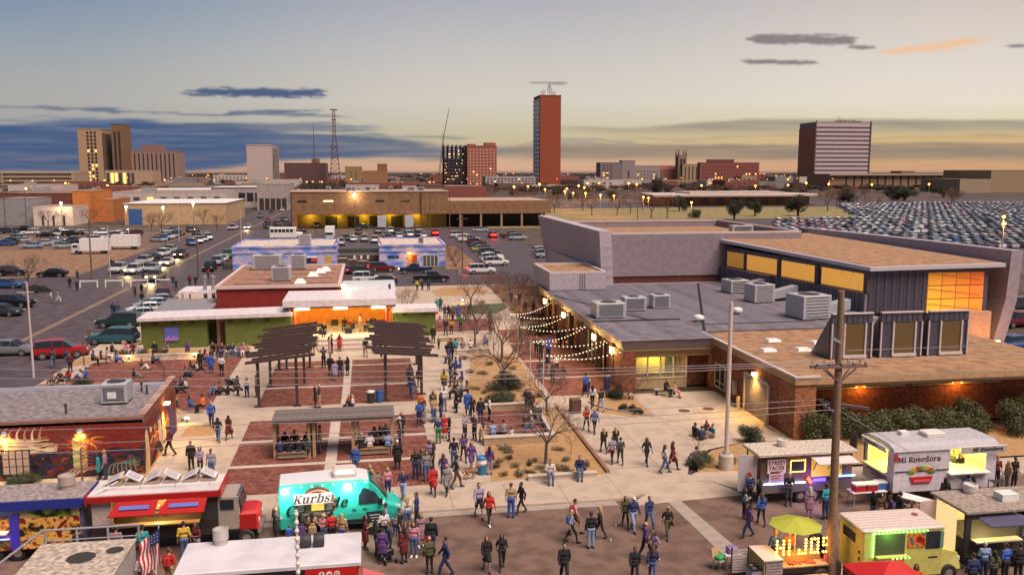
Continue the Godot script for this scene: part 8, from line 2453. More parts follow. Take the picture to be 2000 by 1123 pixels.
func garment(pose:String,what:String)->ArrayMesh:
	var key:=pose+"|"+what
	if garb.has(key): return garb[key]
	var j:=pose_of(pose)
	var X:=func(v:Vector3,x: float)->Vector3: return v+Vector3(x,0,0)
	var b:=[]
	var out:MB
	var torso:=func(g: float)->Array:
		return [[X.call(j.hip,-.07),X.call(j.hip,.07),.1+g,.1+g,.95],[X.call(j.waist,-.06),X.call(j.waist,.06),.095+g,.095+g,.9],[X.call(j.chest,-.085),X.call(j.chest,.085),.105+g,.105+g,.9],[j.sl+Vector3(-.03,-.01,0),j.sr+Vector3(.03,-.01,0),.06+g,.06+g,.95],[j.chest,j.neck+Vector3(0,-.04,0),.08+g,.06+g,1.]]
	var arms:=func(g: float,fore: float)->Array:
		var o:=[]
		for s in ["l","r"]:
			o.append([j["s"+s],j["e"+s],.05+g,.04+g,1.])
			if fore>0: o.append([j["e"+s],j["e"+s].lerp(j["w"+s],fore),.04+g,.034+g,1.])
		return o
	var legs:=func(g: float,cut: float)->Array:
		var o:=[[X.call(j.hip,-.075),X.call(j.hip,.075),.105+g,.105+g,.95]]
		for s in ["l","r"]:
			o.append([j["h"+s],j["h"+s].lerp(j["k"+s],minf(cut,1.)),.085+g,lerpf(.085,.058,minf(cut,1.))+g,1.])
			if cut>1.: o.append([j["k"+s],j["k"+s].lerp(j["a"+s],cut-1.),.058+g,.04+g,1.])
		return o
	var skirt:=func(len: float,g: float)->Array:
		var o:=[]
		for s in ["l","r"]:
			var t:Vector3=j["h"+s].lerp(j["k"+s],len)
			o.append([j["h"+s],t,.105+g,.115+g,1.])
			o.append([j.hip,(j.hl.lerp(j.kl,len)+j.hr.lerp(j.kr,len))/2.,.1+g,.1+g,1.])
		return o
	match what:
		"body":
			b=torso.call(-.012)+arms.call(-.006,1.)+legs.call(-.012,2.)
			b.append([j.neck+Vector3(0,-.06,0),j.head+Vector3(0,-.06,-.01),.055,.05,1.])
			for s in ["l","r"]: b.append([j["a"+s],j["t"+s],.04,.028,1.])
			out=net(b,.032,.04)
			var h:Vector3=j.head
			out.ball(h,Vector3(.078,.118,.098),9,12)
			out.ball(h+Vector3(0,-.07,.03),Vector3(.052,.05,.06),5,8)
			out.tube(h+Vector3(0,.02,.09),h+Vector3(0,-.025,.118),.009,.017,5)
			for s in [-1,1]: out.ball(h+Vector3(s*.08,-.005,.0),Vector3(.012,.03,.02),4,6)
			for s in ["l","r"]:
				var w:Vector3=j["w"+s]; var dn:=(w-(j["e"+s] as Vector3)).normalized()
				var sx:=1. if s=="l" else -1.
				var side:=dn.cross(Vector3(sx,0,0)).normalized()
				if side.length()<.1: side=Vector3(0,0,1)
				var bend:=dn.cross(side).normalized()*sx
				out.ball(w+dn*.045,Vector3(.022,.05,.042),5,8,Basis(bend,dn,side).orthonormalized())
				for f in 4:
					var p:=w+dn*.08+side*(.027-f*.018)
					var l: float=[.036,.042,.039,.03][f]
					var q:=p+(dn+bend*-.25*sx).normalized()*l
					out.tube(p,q,.0095,.009,5); out.tube(q,q+(dn-bend*.8*sx).normalized()*l*.8,.009,.007,5)
				var t0:=w+dn*.03+side*.035
				out.tube(t0,t0+(dn*.7+side).normalized()*.04,.011,.01,5); out.tube(t0+(dn*.7+side).normalized()*.04,t0+(dn*.7+side).normalized()*.04+dn*.028,.01,.008,5)
			var am:=out.done()
			var fx:=MB.new()
			for s in [-1,1]:
				fx.ball(h+Vector3(s*.032,.012,.084),Vector3(.013,.008,.01),4,6)
				fx.box(h+Vector3(s*.034,.036,.088),Vector3(.03,.007,.012))
			fx.ball(h+Vector3(0,-.058,.087),Vector3(.022,.006,.01),4,6)
			fx.done(am)
			am.surface_set_material(1,mat(C(.05,.02,.015),.6))
			garb[key]=am
			return am
		"shirt": b=torso.call(.0)+arms.call(.012,.12)
		"jacket","hoodie":
			b=torso.call(.015)+arms.call(.014,.95)
			if what=="hoodie": b.append([j.neck+Vector3(-.05,-.01,-.05),j.neck+Vector3(.05,-.01,-.05),.05,.05,1.])
		"coat": b=torso.call(.018)+arms.call(.015,.95)+skirt.call(.75,.012)
		"dress": b=torso.call(.006)+arms.call(.01,.0)+skirt.call(.95,.03)
		"jeans","trousers": b=legs.call(.012,1.95)
		"leggings": b=legs.call(.002,1.9)
		"shorts": b=legs.call(.022,.8)
		"skirt": b=skirt.call(.85,.012)
		"shoel","shoer":
			for s in [what[4]]: b+=[[j["a"+s],j["t"+s],.052,.042,1.],[j["a"+s]+Vector3(0,-.03,-.03),j["a"+s],.045,.045,1.]]
		"short": out=MB.new()
		"long": b=[[j.head+Vector3(0,.03,-.025),j.head+Vector3(0,-.1,-.06),.1,.085,1.],[j.head+Vector3(-.06,-.02,-.03),j.neck+Vector3(-.09,-.1,.0),.045,.04,1.],[j.head+Vector3(.06,-.02,-.03),j.neck+Vector3(.09,-.1,.0),.045,.04,1.],[j.head+Vector3(0,-.1,-.07),j.neck+Vector3(0,-.16,-.1),.085,.06,1.]]
		"cap": out=MB.new()
		"backpack": b=[[j.chest+Vector3(-.07,.06,-.17),j.chest+Vector3(-.07,-.2,-.19),.08,.09,1.],[j.chest+Vector3(.07,.06,-.17),j.chest+Vector3(.07,-.2,-.19),.08,.09,1.]]
		"bag": b=[[j.hip+Vector3(.2,-.02,.02),j.hip+Vector3(.24,-.16,.02),.06,.09,1.],[j.sl,j.hip+Vector3(.22,0,.02),.014,.014,1.]]
	if what=="short" or what=="cap":
		var h:Vector3=j.head
		out.ball(h+Vector3(0,.03,-.018),Vector3(.086,.1,.098),8,12)
		if what=="cap":
			out.lathe(h+Vector3(0,.05,.0),[[.1,-.005],[.1,.03],[.085,.075],[0,.1]],12)
			out.box(h+Vector3(0,.05,.13),Vector3(.13,.012,.1))
	elif out==null: out=net(b,.036 if what in ["shirt","jeans","trousers","coat","dress","jacket","hoodie","skirt"] else .028,.04)
	garb[key]=out.done()
	return garb[key]
var dye:={"black":C(.012,.012,.014),"white":C(.6,.56,.56),"navy":C(.018,.03,.10),"blue":C(.03,.09,.36),"light blue":C(.22,.30,.50),"red":C(.42,.02,.018),"orange":C(.60,.13,.02),"maroon":C(.12,.015,.02),"purple":C(.10,.045,.17),"lavender":C(.30,.25,.37),"pink":C(.55,.22,.28),"grey":C(.20,.19,.20),"dark grey":C(.05,.05,.055),"tan":C(.38,.25,.14),"khaki":C(.34,.24,.14),"olive":C(.07,.075,.035),"green":C(.03,.16,.05),"teal":C(.02,.26,.30),"yellow":C(.50,.34,.04),"brown":C(.10,.05,.03),"denim":C(.07,.11,.24),"pale denim":C(.24,.32,.50),"mauve":C(.26,.15,.22),"striped":C(.20,.18,.18)}
var hair_dye:={"d":C(.015,.010,.008),"b":C(.08,.04,.02),"l":C(.42,.27,.11),"g":C(.40,.38,.37),"r":C(.45,.02,.02),"w":C(.6,.58,.58)}
var heads:=0
func person(e: float,n: float,h: float,yaw: float,about:String)->void:
	var w:=about.split("|")
	var pose:=w[0]; var who:=w[1]; var top:=w[2]; var bot:=w[3]; var hair:=w[4]; var loc:=w[5]
	var ts:=top.get_slice(" ",top.get_slice_count(" ")-1); var tc:=top.trim_suffix(" "+ts)
	var bs:=bot.get_slice(" ",bot.get_slice_count(" ")-1); var bc:=bot.trim_suffix(" "+bs)
	var garm:="%s %s"%[tc,ts]
	var label:="person in %s, %s"%[garm,loc]
	if ts!="dress" and bs!="legs":
		var longer:="person in %s and %s, %s"%[garm,bot,loc]
		if longer.split(" ").size()<=16: label=longer
	var o:=T("person",label,"person",V(e,h,n),deg_to_rad(yaw))
	heads+=1
	var s:=1.03 if who=="m" else (.95 if who=="f" else .66)
	s*=1.+.035*sin(heads*12.9)
	o.scale=Vector3(s,s,s)
	var b:=MeshInstance3D.new()
	b.name="body"
	b.mesh=garment(pose,"body")
	o.add_child(b)
	b.set_surface_override_material(0,M.skin if heads%4 else M.skin_dark)
	U(o,ts,garment(pose,ts),mat(dye[tc],.85))
	if bs!="legs": U(o,bs,garment(pose,bs),mat(dye[bc],.85))
	for f in "lr": U(o,"shoe",garment(pose,"shoe"+f),M.white if "white shoes" in loc else M.dark)
	var hs:=hair.get_slice(" ",0)
	U(o,"hair" if hs!="cap" else "cap",garment(pose,hs),mat(hair_dye[hair.get_slice(" ",1)],.7))
	if "backpack" in loc: U(o,"backpack",garment(pose,"backpack"),mat(C(.05,.1,.35) if "blue" in loc else C(.4,.02,.02),.8))
	elif "bag " in loc+" " or "bag," in loc: U(o,"handbag",garment(pose,"bag"),mat(C(.3,.02,.02) if "red bag" in loc else C(.02,.018,.02),.7))
func build_dog()->void:
	var o:=T("dog","slim brown dog walking on a lead before the group at the kerb","dog",V(5.35,0,46.6),deg_to_rad(100))
	var b:=[[Vector3(0,.5,-.22),Vector3(0,.46,.2),.085,.115,1.],[Vector3(0,.52,.24),Vector3(0,.68,.38),.065,.05,1.],[Vector3(0,.72,.40),Vector3(0,.68,.56),.062,.032,1.],[Vector3(0,.54,-.28),Vector3(0,.62,-.52),.022,.012,1.]]
	for s in [-1,1]:
		b+=[[Vector3(s*.07,.44,.18),Vector3(s*.07,.25,.17+s*.05),.05,.03,1.],[Vector3(s*.07,.25,.17+s*.05),Vector3(s*.07,.03,.2+s*.09),.028,.022,1.],[Vector3(s*.07,.46,-.22),Vector3(s*.07,.3,-.14-s*.05),.065,.042,1.],[Vector3(s*.07,.3,-.14-s*.05),Vector3(s*.07,.18,-.28-s*.06),.036,.025,1.],[Vector3(s*.07,.18,-.28-s*.06),Vector3(s*.07,.03,-.24-s*.06),.024,.022,1.],[Vector3(s*.045,.77,.4),Vector3(s*.06,.85,.37),.022,.01,1.]]
	U(o,"body",net(b,.018,.03),mat(C(.26,.10,.04),.8))
	var l:=MB.new(); l.tube(Vector3(0,.6,.34),Vector3(-.25,.95,-1.1),.008,.008,4)
	U(o,"lead",l,M.dark)
func build_people()->void:
	person(-2.85,83.25,0,184,"stand|f|red dress|skin legs|long d|dancing alone on the stage step")
	person(-3.76,82.22,0,98,"hold|f|pink dress|skin legs|long b|dancing with a partner before the stage")
	person(-3.53,82.34,0,-81,"hold|m|black shirt|black trousers|short d|dancing with a woman in pink before the stage")
	person(-4.01,76.36,0,194,"photo|m|dark grey shirt|black jeans|short d|photographing the stage")
	person(-.41,80.11,0,188,"walk|m|black shirt|khaki trousers|short d|walking towards the stage steps")
	person(-5.31,82.63,0,194,"stand|f|olive jacket|black leggings|long d|behind the west slatted shade near the stage")
	person(-3.31,73.04,0,165,"stand|m|black jacket|black trousers|short d|first of four friends before the dancers")
	person(-2.90,71.25,0,179,"stand|f|lavender coat|grey leggings|short b|second of four friends before the dancers")
	person(-2.50,72.32,0,194,"stand|m|black jacket|navy jeans|short d|third of four friends before the dancers")
	person(-1.89,72.93,0,-135,"hold|f|black coat|black leggings|long d|last of four friends before the dancers")
	person(-7.18,76.43,0,103,"stand|m|mauve shirt|navy jeans|short d|under the west slatted shade")
	person(-10.02,67.56,0,78,"stand|f|dark grey coat|black trousers|long d|facing two others west of the shade")
	person(-9.27,66.98,0,-1,"hold|f|white shirt|navy jeans|long d|middle of three talking west of the shade")
	person(-8.56,66.97,0,-98,"stand|m|grey shirt|dark grey trousers|short b|beside the outer shade post")
	person(-3.99,63.14,0,91,"hold|f|black coat|black leggings|long d|hugging a man above the timber shelter")
	person(-3.68,63.09,0,-88,"hold|m|navy shirt|khaki trousers|short g|hugging a woman above the timber shelter")
	person(-1.55,63.21,0,-16,"sitg|f|orange shirt|black leggings|long b|sitting on the bricks with a friend in white")
	person(-1.30,63.10,0,-99,"sitg|f|white shirt|navy jeans|long l|sitting on the bricks beside a friend in orange")
	person(3.03,64.70,0,-7,"walk|m|navy jacket|denim jeans|short d|walking under the east slatted shade")
	person(3.09,68.30,0,13,"stand|m|dark grey hoodie|black jeans|short d|behind the man in navy under the east shade")
	person(3.80,67.99,0,189,"stand|f|maroon jacket|black leggings|long d|beside the outer post of the east shade")
	person(-12.27,74.44,0,169,"stand|m|white shirt|black trousers|short d|standing at the brick terrace edge")
	person(.46,81.68,0,10,"stand|m|dark grey jacket|black trousers|short d|nearer the stage behind the east shade slats")
	person(.94,81.44,0,-12,"hold|f|black jacket|black leggings|long d|farther from the stage behind the east shade slats")
	person(6.22,85.61,0,4,"stand|m|black jacket|black trousers|short d|at the corner of the right stage wing")
	person(6.55,82.85,0,-12,"walk|c|green shirt|black trousers|short d|child running by the right stage wing")
	person(-14.29,82.66,0,-16,"sit|m|black jacket|black trousers|short d|sitting on the long wall under the green wing")
	person(-13.87,82.59,0,12,"sit|f|maroon shirt|black leggings|long d|sitting on the long wall under the green wing")
	person(-13.45,82.52,0,-9,"sit|m|dark grey shirt|navy jeans|short b|sitting on the long wall under the green wing")
	person(-12.93,82.43,0,-9,"sit|f|black shirt|grey trousers|long d|sitting on the long wall under the green wing")
	person(-12.53,82.37,0,15,"sit|m|navy shirt|denim jeans|short d|sitting on the long wall under the green wing")
	person(-11.95,82.27,0,12,"sit|f|grey shirt|denim jeans|short g|sitting on the long wall under the green wing")
	person(-11.53,82.20,0,-7,"sit|m|pink shirt|white trousers|long l|sitting on the long wall under the green wing")
	person(-11.16,82.14,0,15,"sit|f|tan jacket|black trousers|short b|sitting on the long wall under the green wing")
	person(3.46,60.15,0,181,"stand|f|orange shirt|black leggings|short d|in the bright top at the shelter corner")
	person(3.17,57.35,0,6,"hold|m|blue jacket|navy jeans|short d|beside the striped dress near the shelter")
	person(3.56,57.97,0,-99,"stand|f|striped dress|skin legs|long b|next to the man in blue near the shelter")
	person(4.21,58.01,0,194,"hold|m|tan hoodie|denim jeans|short b|with three others on the promenade")
	person(4.32,60.31,0,6,"stand|f|brown jacket|black leggings|long b|facing the man in tan on the promenade")
	person(4.78,58.91,0,-75,"stand|m|navy hoodie|denim jeans|short d|joining the group on the promenade")
	person(5.13,60.63,0,13,"stand|m|white shirt|grey trousers|short d|at the back of the promenade group")
	person(5.66,66.75,0,174,"stand|f|yellow jacket|black skirt|long b|in a bright top on the promenade")
	person(-4.41,86.37,.9,-4,"sit|m|black shirt|black trousers|short g|guitarist seated at the west side of the stage")
	person(-2.50,89.45,.9,-11,"sit|m|black shirt|black trousers|short d|drummer at the back of the stage")
	person(-1.58,87.50,.9,-101,"sit|m|black jacket|dark grey trousers|short d|bass player seated on the stage")
	person(-.95,88.46,.9,-104,"stand|m|white shirt|khaki trousers|short d|singer standing on the stage")
	person(-.12,88.69,.9,-46,"sit|m|grey shirt|black trousers|short d|keyboard player at the east side of the stage")
	person(-9.59,55.81,0,183,"walk|f|black shirt|denim jeans|long d|walking side by side with a maroon dress")
	person(-9.00,56.25,0,164,"walk2|f|maroon dress|black leggings|long d|walking beside the woman in jeans")
	person(-5.27,53.45,-.02,6,"sit|f|black jacket|black trousers|long d|facing us in the west shelter booth")
	person(-4.69,53.45,-.02,-5,"sit|m|brown shirt|denim jeans|short b|facing us in the west shelter booth")
	person(-3.92,53.45,-.02,-6,"sit|f|black hoodie|black jeans|long d|facing us in the west shelter booth")
	person(-5.39,51.75,-.02,190,"sit|m|navy jacket|black trousers|short d|back turned in the west shelter booth")
	person(-4.87,51.75,-.02,179,"sit|f|black coat|black trousers|long d|back turned in the west shelter booth")
	person(-4.32,51.75,-.02,174,"sit|m|black shirt|navy jeans|short d|back turned in the west shelter booth")
	person(-3.83,51.75,-.02,179,"sit|f|dark grey jacket|black jeans|long d|back turned in the west shelter booth")
	person(-3.11,52.52,0,-83,"stand|m|tan jacket|dark grey jeans|short d|leaning by the west shelter booth")
	person(.16,53.50,-.02,-14,"sit|f|lavender shirt|denim jeans|long d|facing us in the east shelter booth")
	person(.52,53.50,-.02,15,"sit|f|black shirt|black jeans|long d|facing us in the east shelter booth")
	person(.89,53.50,-.02,-15,"sit|m|dark grey jacket|black jeans|short d|facing us in the east shelter booth")
	person(-.61,51.75,-.02,188,"sit|m|black shirt|black trousers|short g|back turned in the east shelter booth")
	person(-.14,51.75,-.02,191,"sit|m|white shirt|tan trousers|short d|back turned in the east shelter booth")
	person(.93,51.75,-.02,165,"sit|m|light blue shirt|denim jeans|short d|back turned in the east shelter booth")
	person(1.73,53.37,0,-81,"stand|m|grey shirt|navy jeans|cap w|at the end of the east shelter booth")
	person(1.88,54.99,0,-4,"stand|f|black jacket|black leggings|long d|behind the man in the white cap")
	person(1.42,48.80,0,183,"stand|m|black coat|black trousers|short w|white haired, below the east shelter booth")
	person(-.95,48.26,0,-16,"stand|m|blue jacket|denim jeans|short d|behind the roof of the teal van")
	person(.26,45.52,0,-155,"stand|c|grey shirt|khaki trousers|short b|child behind the bonnet of the teal van")
	person(-.14,45.24,0,-10,"stand|f|tan jacket|khaki trousers|long l|curly haired, behind the teal van windscreen")
	person(.77,44.72,0,15,"stand|f|pink shirt|navy jeans|long l|long blond hair, beside the van bonnet")
	person(1.55,43.88,0,-10,"walk|m|navy shirt|pale denim jeans|short d|walking towards the kerb by the van")
	person(2.36,47.14,0,8,"stand|m|black shirt|navy jeans|short d|west end of a group on the bricks")
	person(2.75,47.61,0,14,"stand|f|dark grey shirt|navy jeans|long d|second in a group on the bricks")
	person(2.93,46.64,0,14,"stand|m|grey shirt|denim jeans|short d|grey tee in front of the brick plaza group")
	person(3.46,48.50,0,-95,"stand|f|black shirt|black leggings|long b|east end of the group on the bricks")
	person(3.27,48.93,0,-5,"stand|f|lavender shirt|grey leggings|long b|behind the group on the bricks")
	person(3.13,44.40,0,181,"walk|f|red coat|black leggings|short d|walking behind the dog")
	person(3.86,44.39,0,189,"walk2|f|grey coat|black leggings|short l|walking beside the red coat")
	person(3.83,46.17,0,167,"stand|f|purple shirt|navy leggings|long b|just ahead of the grey coat")
	person(4.45,45.32,0,98,"walk|m|dark grey shirt|brown trousers|cap d|leading the brown dog")
	person(5.17,41.32,-.12,10,"walk|m|lavender hoodie|black shorts|short d|stepping off the kerb beside a friend")
	person(5.56,40.42,-.12,12,"walk2|f|red hoodie|black leggings|long d|white shoes, just off the kerb")
	person(6.76,41.13,-.12,165,"stand|m|tan shirt|blue jeans|short b|standing at the gutter")
	person(7.36,41.56,-.12,-76,"walk|f|black jacket|black leggings|short d|striding past the man at the gutter")
	person(9.42,38.60,-.12,77,"walk|m|pink shirt|brown shorts|short d|walking behind a girl with a backpack")
	person(9.05,37.74,-.12,85,"walk2|f|light blue shirt|black leggings|long l|carrying a blue backpack")
	person(9.79,37.01,-.12,184,"stand|m|black hoodie|pale denim jeans|short d|standing in the middle of the road")
	person(10.47,37.94,-.12,-127,"walk|f|black jacket|black leggings|long l|crossing the road beside the black hoodie")
	person(12.03,39.04,-.12,-5,"walk|f|olive jacket|black leggings|long d|walking beside a man in a white cap")
	person(12.27,38.54,-.12,14,"walk2|m|navy jacket|pale denim jeans|cap w|crossing the road with a woman in olive")
	person(4.77,35.49,-.12,1,"walk|f|black coat|mauve leggings|long b|walking in boots at the front of the road")
	person(5.45,35.60,-.12,-6,"walk2|f|black shirt|black jeans|long d|beside the booted walker at the front of the road")
	person(9.63,45.31,0,-6,"sit|m|white shirt|denim jeans|short d|head down on the kerb before the gravel bed")
	person(11.38,45.66,0,-10,"sit|m|navy jacket|denim jeans|short d|bent over on the kerb wall")
	person(6.52,47.13,0,167,"stand|f|purple jacket|lavender leggings|long d|next to the bagged litter bin")
	person(4.65,48.62,0,169,"stand|m|black shirt|denim jeans|short d|on his phone on the promenade")
	person(5.31,49.63,0,6,"walk|f|purple shirt|black leggings|long d|coming down the promenade in leggings")
	person(5.59,48.00,0,16,"walk2|f|purple coat|lavender jeans|long b|nearest of the promenade walkers")
	person(2.52,37.37,-.12,169,"stand|m|black jacket|navy jeans|short d|tall, at the edge of the crowd by the trailer")
	person(2.38,37.39,-.12,-14,"stand|c|red shirt|black trousers|short b|child before the tall man in black")
	person(2.32,35.64,-.12,196,"stand|f|olive jacket|black leggings|short l|below the tall man in black")
	person(2.96,35.21,-.12,-89,"walk|m|navy jacket|navy jeans|short d|at the bottom edge walking away from the trailer")
	person(7.81,33.83,-.12,-3,"walk|m|black jacket|black trousers|short d|only his head in view at the bottom edge")
	person(10.72,33.34,-.12,-8,"walk|f|black jacket|black leggings|short d|second head at the bottom edge near the stall")
	person(-4.54,40.20,-.12,93,"hold|f|black coat|black leggings|long b|reading her phone behind the teal van")
	person(-3.82,39.30,-.12,190,"stand|c|blue shirt|navy trousers|short b|child queueing at the teal van hatch")
	person(-3.34,39.60,-.12,179,"stand|f|dark grey shirt|purple skirt|long d|first in the queue at the van hatch")
	person(-2.81,39.50,-.12,177,"hold|f|tan shirt|tan skirt|long d|second in the queue at the van hatch")
	person(-2.27,39.20,-.12,-14,"hold|f|pink shirt|denim jeans|short l|holding food beside the red shirt")
	person(-1.90,39.10,-.12,193,"stand|m|red shirt|black trousers|short d|in the queue beside the pink top")
	person(-1.44,39.00,-.12,165,"stand|f|tan jacket|denim jeans|long l|blond, last in the queue at the van")
	person(.55,39.60,-.12,-90,"stand|m|light blue shirt|pale denim jeans|short d|standing at the van headlight")
	person(-.41,38.55,-.12,101,"hold|f|maroon dress|black leggings|long d|at the corner of the white trailer roof")
	person(.34,36.93,-.12,168,"stand|f|purple coat|black leggings|short d|large purple coat beside the white trailer")
	person(.66,37.22,-.12,-83,"stand|m|navy jacket|black jeans|short b|next to the large purple coat")
	person(.47,38.97,-.12,14,"hold|f|white shirt|black leggings|short d|behind the pushchair by the trailer")
	person(.08,37.80,-.12,94,"stand|f|black jacket|black leggings|long d|between the trailer and the pushchair")
	person(1.60,40.44,-.12,189,"stand|f|white shirt|denim shorts|long l|blond with a bright top by the van nose")
	person(2.05,40.55,-.12,-103,"stand|m|navy hoodie|black trousers|short b|talking near the van nose")
	person(1.29,36.86,-.12,-142,"stand|f|maroon coat|black leggings|long d|tall black boots in the crowd by the trailer")
	person(1.74,37.38,-.12,-11,"stand|f|pink shirt|denim jeans|long d|white shoes in the crowd by the trailer")
	person(2.12,38.38,-.12,11,"stand|f|mauve dress|skin legs|long b|behind the white shoes in the crowd")
	person(1.17,38.85,-.12,83,"stand|m|black shirt|black trousers|short d|dark figure in the middle of the trailer crowd")
	person(.99,39.80,-.12,-1,"stand|c|grey shirt|navy trousers|short d|child in the middle of the trailer crowd")
	person(13.03,38.45,-.12,16,"walk|m|navy jacket|denim jeans|short d|open jacket, crossing towards us")
	person(11.90,35.54,-.12,101,"walk2|m|purple hoodie|black trousers|short l|white shoes, walking with a girl in lavender")
	person(12.12,34.98,-.12,-75,"walk|f|lavender shirt|black leggings|long b|white shoes, walking with a purple hoodie")
	person(13.61,37.47,-.12,-1,"walk2|f|black shirt|olive trousers|long l|carrying a dark bag across the road")
	person(18.14,39.06,-.12,90,"hold|f|light blue shirt|black leggings|long d|first in line at the taco trailer")
	person(19.18,40.72,-.12,187,"stand|m|navy shirt|black trousers|cap r|red cap, at the taco trailer door")
	person(19.37,40.06,-.12,-91,"stand|f|black shirt|black leggings|long d|between the red cap and the blue jacket")
	person(18.66,38.22,-.12,173,"walk|f|blue jacket|black leggings|long b|back turned before the taco trailer")
	person(17.39,36.95,-.12,-93,"walk|f|purple jacket|navy jeans|long d|leaving the taco trailer")
	person(21.14,40.32,-.12,-11,"hold|m|black shirt|dark grey trousers|short g|leaning at the front of the taco trailer")
	person(21.33,38.53,-.12,176,"stand|f|mauve coat|mauve leggings|long g|grey haired, behind the green parasol")
	person(22.12,38.40,-.12,196,"stand|m|teal shirt|navy jeans|short d|behind the parasol in a bright shirt")
	person(17.07,33.60,-.12,15,"stand|m|blue shirt|navy jeans|short l|bald seller behind the bulb letters")
	person(17.79,33.70,-.12,4,"stand|f|orange shirt|brown trousers|short d|second seller behind the bulb letters")
	person(19.57,34.09,-.12,-90,"lean|m|black jacket|black trousers|short d|bending at the end of the fruit stall")
	person(19.75,33.83,-.12,-95,"stand|f|white coat|white trousers|long l|all in white beside the utility pole")
	person(11.49,33.32,-.12,167,"walk|f|navy jacket|denim jeans|long b|long hair, walking at the bottom edge")
	person(22.19,62.22,0,33,"sit|m|black jacket|black trousers|short d|on the flat grey bench")
	person(22.71,61.79,0,49,"sit|f|tan shirt|pink leggings|short b|pink leggings on the flat grey bench")
	person(20.53,52.00,0,102,"sitg|m|black jacket|black jeans|short d|one of four sitting in a ring on the driveway")
	person(20.73,51.22,0,176,"sitg|m|navy jacket|black jeans|short d|one of four sitting in a ring on the driveway")
	person(21.63,52.70,0,9,"sitg|f|maroon shirt|navy jeans|long d|one of four sitting in a ring on the driveway")
	person(21.66,51.61,0,-81,"sitg|m|teal shirt|khaki trousers|short d|one of four sitting in a ring on the driveway")
	person(13.90,49.79,0,186,"walk|f|black jacket|black leggings|long l|farther woman of four walking up the driveway")
	person(13.89,47.86,0,185,"walk2|f|lavender hoodie|black leggings|short b|red bag, walking up the driveway")
	person(14.64,49.78,0,188,"walk|f|black shirt|black leggings|long l|between friends walking up the driveway")
	person(14.30,47.59,0,176,"walk|f|dark grey shirt|black leggings|short d|nearest us of four walking up the driveway")
	person(15.78,47.24,0,7,"walk2|f|black shirt|black leggings|long d|walking alone down the middle of the driveway")
	person(16.36,45.75,0,83,"walk|f|white shirt|denim jeans|long b|white top beside the maroon coat")
	person(17.00,46.23,0,90,"walk2|f|maroon coat|black jeans|long b|beside the white top on the driveway")
	person(18.88,47.35,0,189,"sitg|f|mauve shirt|grey leggings|short b|crouching behind the grey green bush")
	person(16.11,63.06,0,186,"walk|m|blue shirt|navy trousers|short d|walking past the brown utility box")
	person(15.80,59.80,0,173,"walk2|f|white shirt|black leggings|long d|walking away beside the brown utility box")
	person(16.17,58.80,0,194,"walk|f|black jacket|pale denim jeans|short d|walking towards the dark blue bin")
	person(14.00,54.49,0,5,"walk|f|red shirt|black leggings|long b|coming down the driveway edge")
	person(14.37,53.78,0,3,"walk2|f|denim jacket|black leggings|long l|boots, coming down beside the red top")
	person(5.68,66.75,0,164,"stand|f|yellow jacket|black skirt|long b|in the crowd along the planted bed")
	person(6.35,69.12,0,92,"stand|m|black jacket|black jeans|short d|in the crowd along the planted bed")
	person(6.63,67.71,0,-98,"sit|f|maroon shirt|black leggings|long d|in the crowd along the planted bed")
	person(7.25,72.92,0,-85,"sit|m|blue jacket|navy jeans|short d|in the crowd along the planted bed")
	person(7.55,72.44,0,-91,"sit|f|blue jacket|denim jeans|long d|in the crowd along the planted bed")
	person(7.00,70.01,0,-80,"sit|f|white shirt|navy jeans|long d|in the crowd along the planted bed")
	person(7.20,67.81,0,-85,"sit|f|purple jacket|black leggings|long d|in the crowd along the planted bed")
	person(6.26,64.00,0,-80,"sit|m|black hoodie|black jeans|short d|in the crowd along the planted bed")
	person(6.85,64.59,0,-95,"sit|f|grey shirt|denim jeans|short b|in the crowd along the planted bed")
	person(7.24,64.52,0,-85,"sit|f|mauve shirt|black leggings|long d|in the crowd along the planted bed")
	person(5.96,60.19,0,-82,"stand|m|black coat|black trousers|short d|in the crowd along the planted bed")
	person(6.37,61.36,0,-79,"sit|f|black shirt|navy leggings|long d|in the crowd along the planted bed")
	person(6.67,59.18,0,175,"stand|m|blue coat|navy jeans|short d|in the crowd along the planted bed")
	person(6.69,73.24,0,101,"sit|m|dark grey jacket|denim jeans|short d|in the crowd along the planted bed")
	person(7.33,77.32,0,102,"stand|f|navy jacket|black leggings|long d|in the crowd along the planted bed")
	person(7.08,79.12,0,6,"sit|m|black jacket|black trousers|short d|in the crowd along the planted bed")
	person(7.04,76.40,0,-75,"sit|f|blue shirt|navy jeans|long d|in the crowd along the planted bed")
	person(6.88,58.27,0,15,"stand|f|black shirt|black leggings|long d|standing at the seat wall by the nook")
	person(7.33,57.35,0,181,"stand|m|black jacket|navy jeans|short d|standing beside the brick nook wall")
	person(7.98,57.75,0,91,"stand|m|white jacket|black trousers|short d|teal tee, at the end of the nook wall")
	person(4.19,58.38,0,79,"hold|m|tan jacket|denim jeans|short l|tan top below the promenade group")
	person(4.75,59.06,0,-79,"stand|m|navy jacket|navy jeans|short d|dark top below the promenade group")
	person(5.28,62.17,0,194,"stand|m|white shirt|grey trousers|short b|pale tee above the promenade group")
	person(4.13,53.30,0,179,"stand|m|navy shirt|green trousers|short g|bright green trousers on the promenade")
	person(4.61,54.38,0,6,"stand|f|red dress|skin legs|short d|beside the green trousers")
	person(4.84,53.66,0,-83,"stand|f|black shirt|black leggings|long d|slim, facing the green trousers")
	person(5.84,53.69,0,47,"hold|m|lavender shirt|black trousers|short l|bald, talking to a grey haired man on the promenade")
	person(6.45,53.59,0,-51,"hold|m|brown shirt|black trousers|short g|talking to the bald man on the promenade")
	person(6.93,52.90,.05,189,"sit|f|tan coat|brown trousers|long d|tan coat on the tan seat wall")
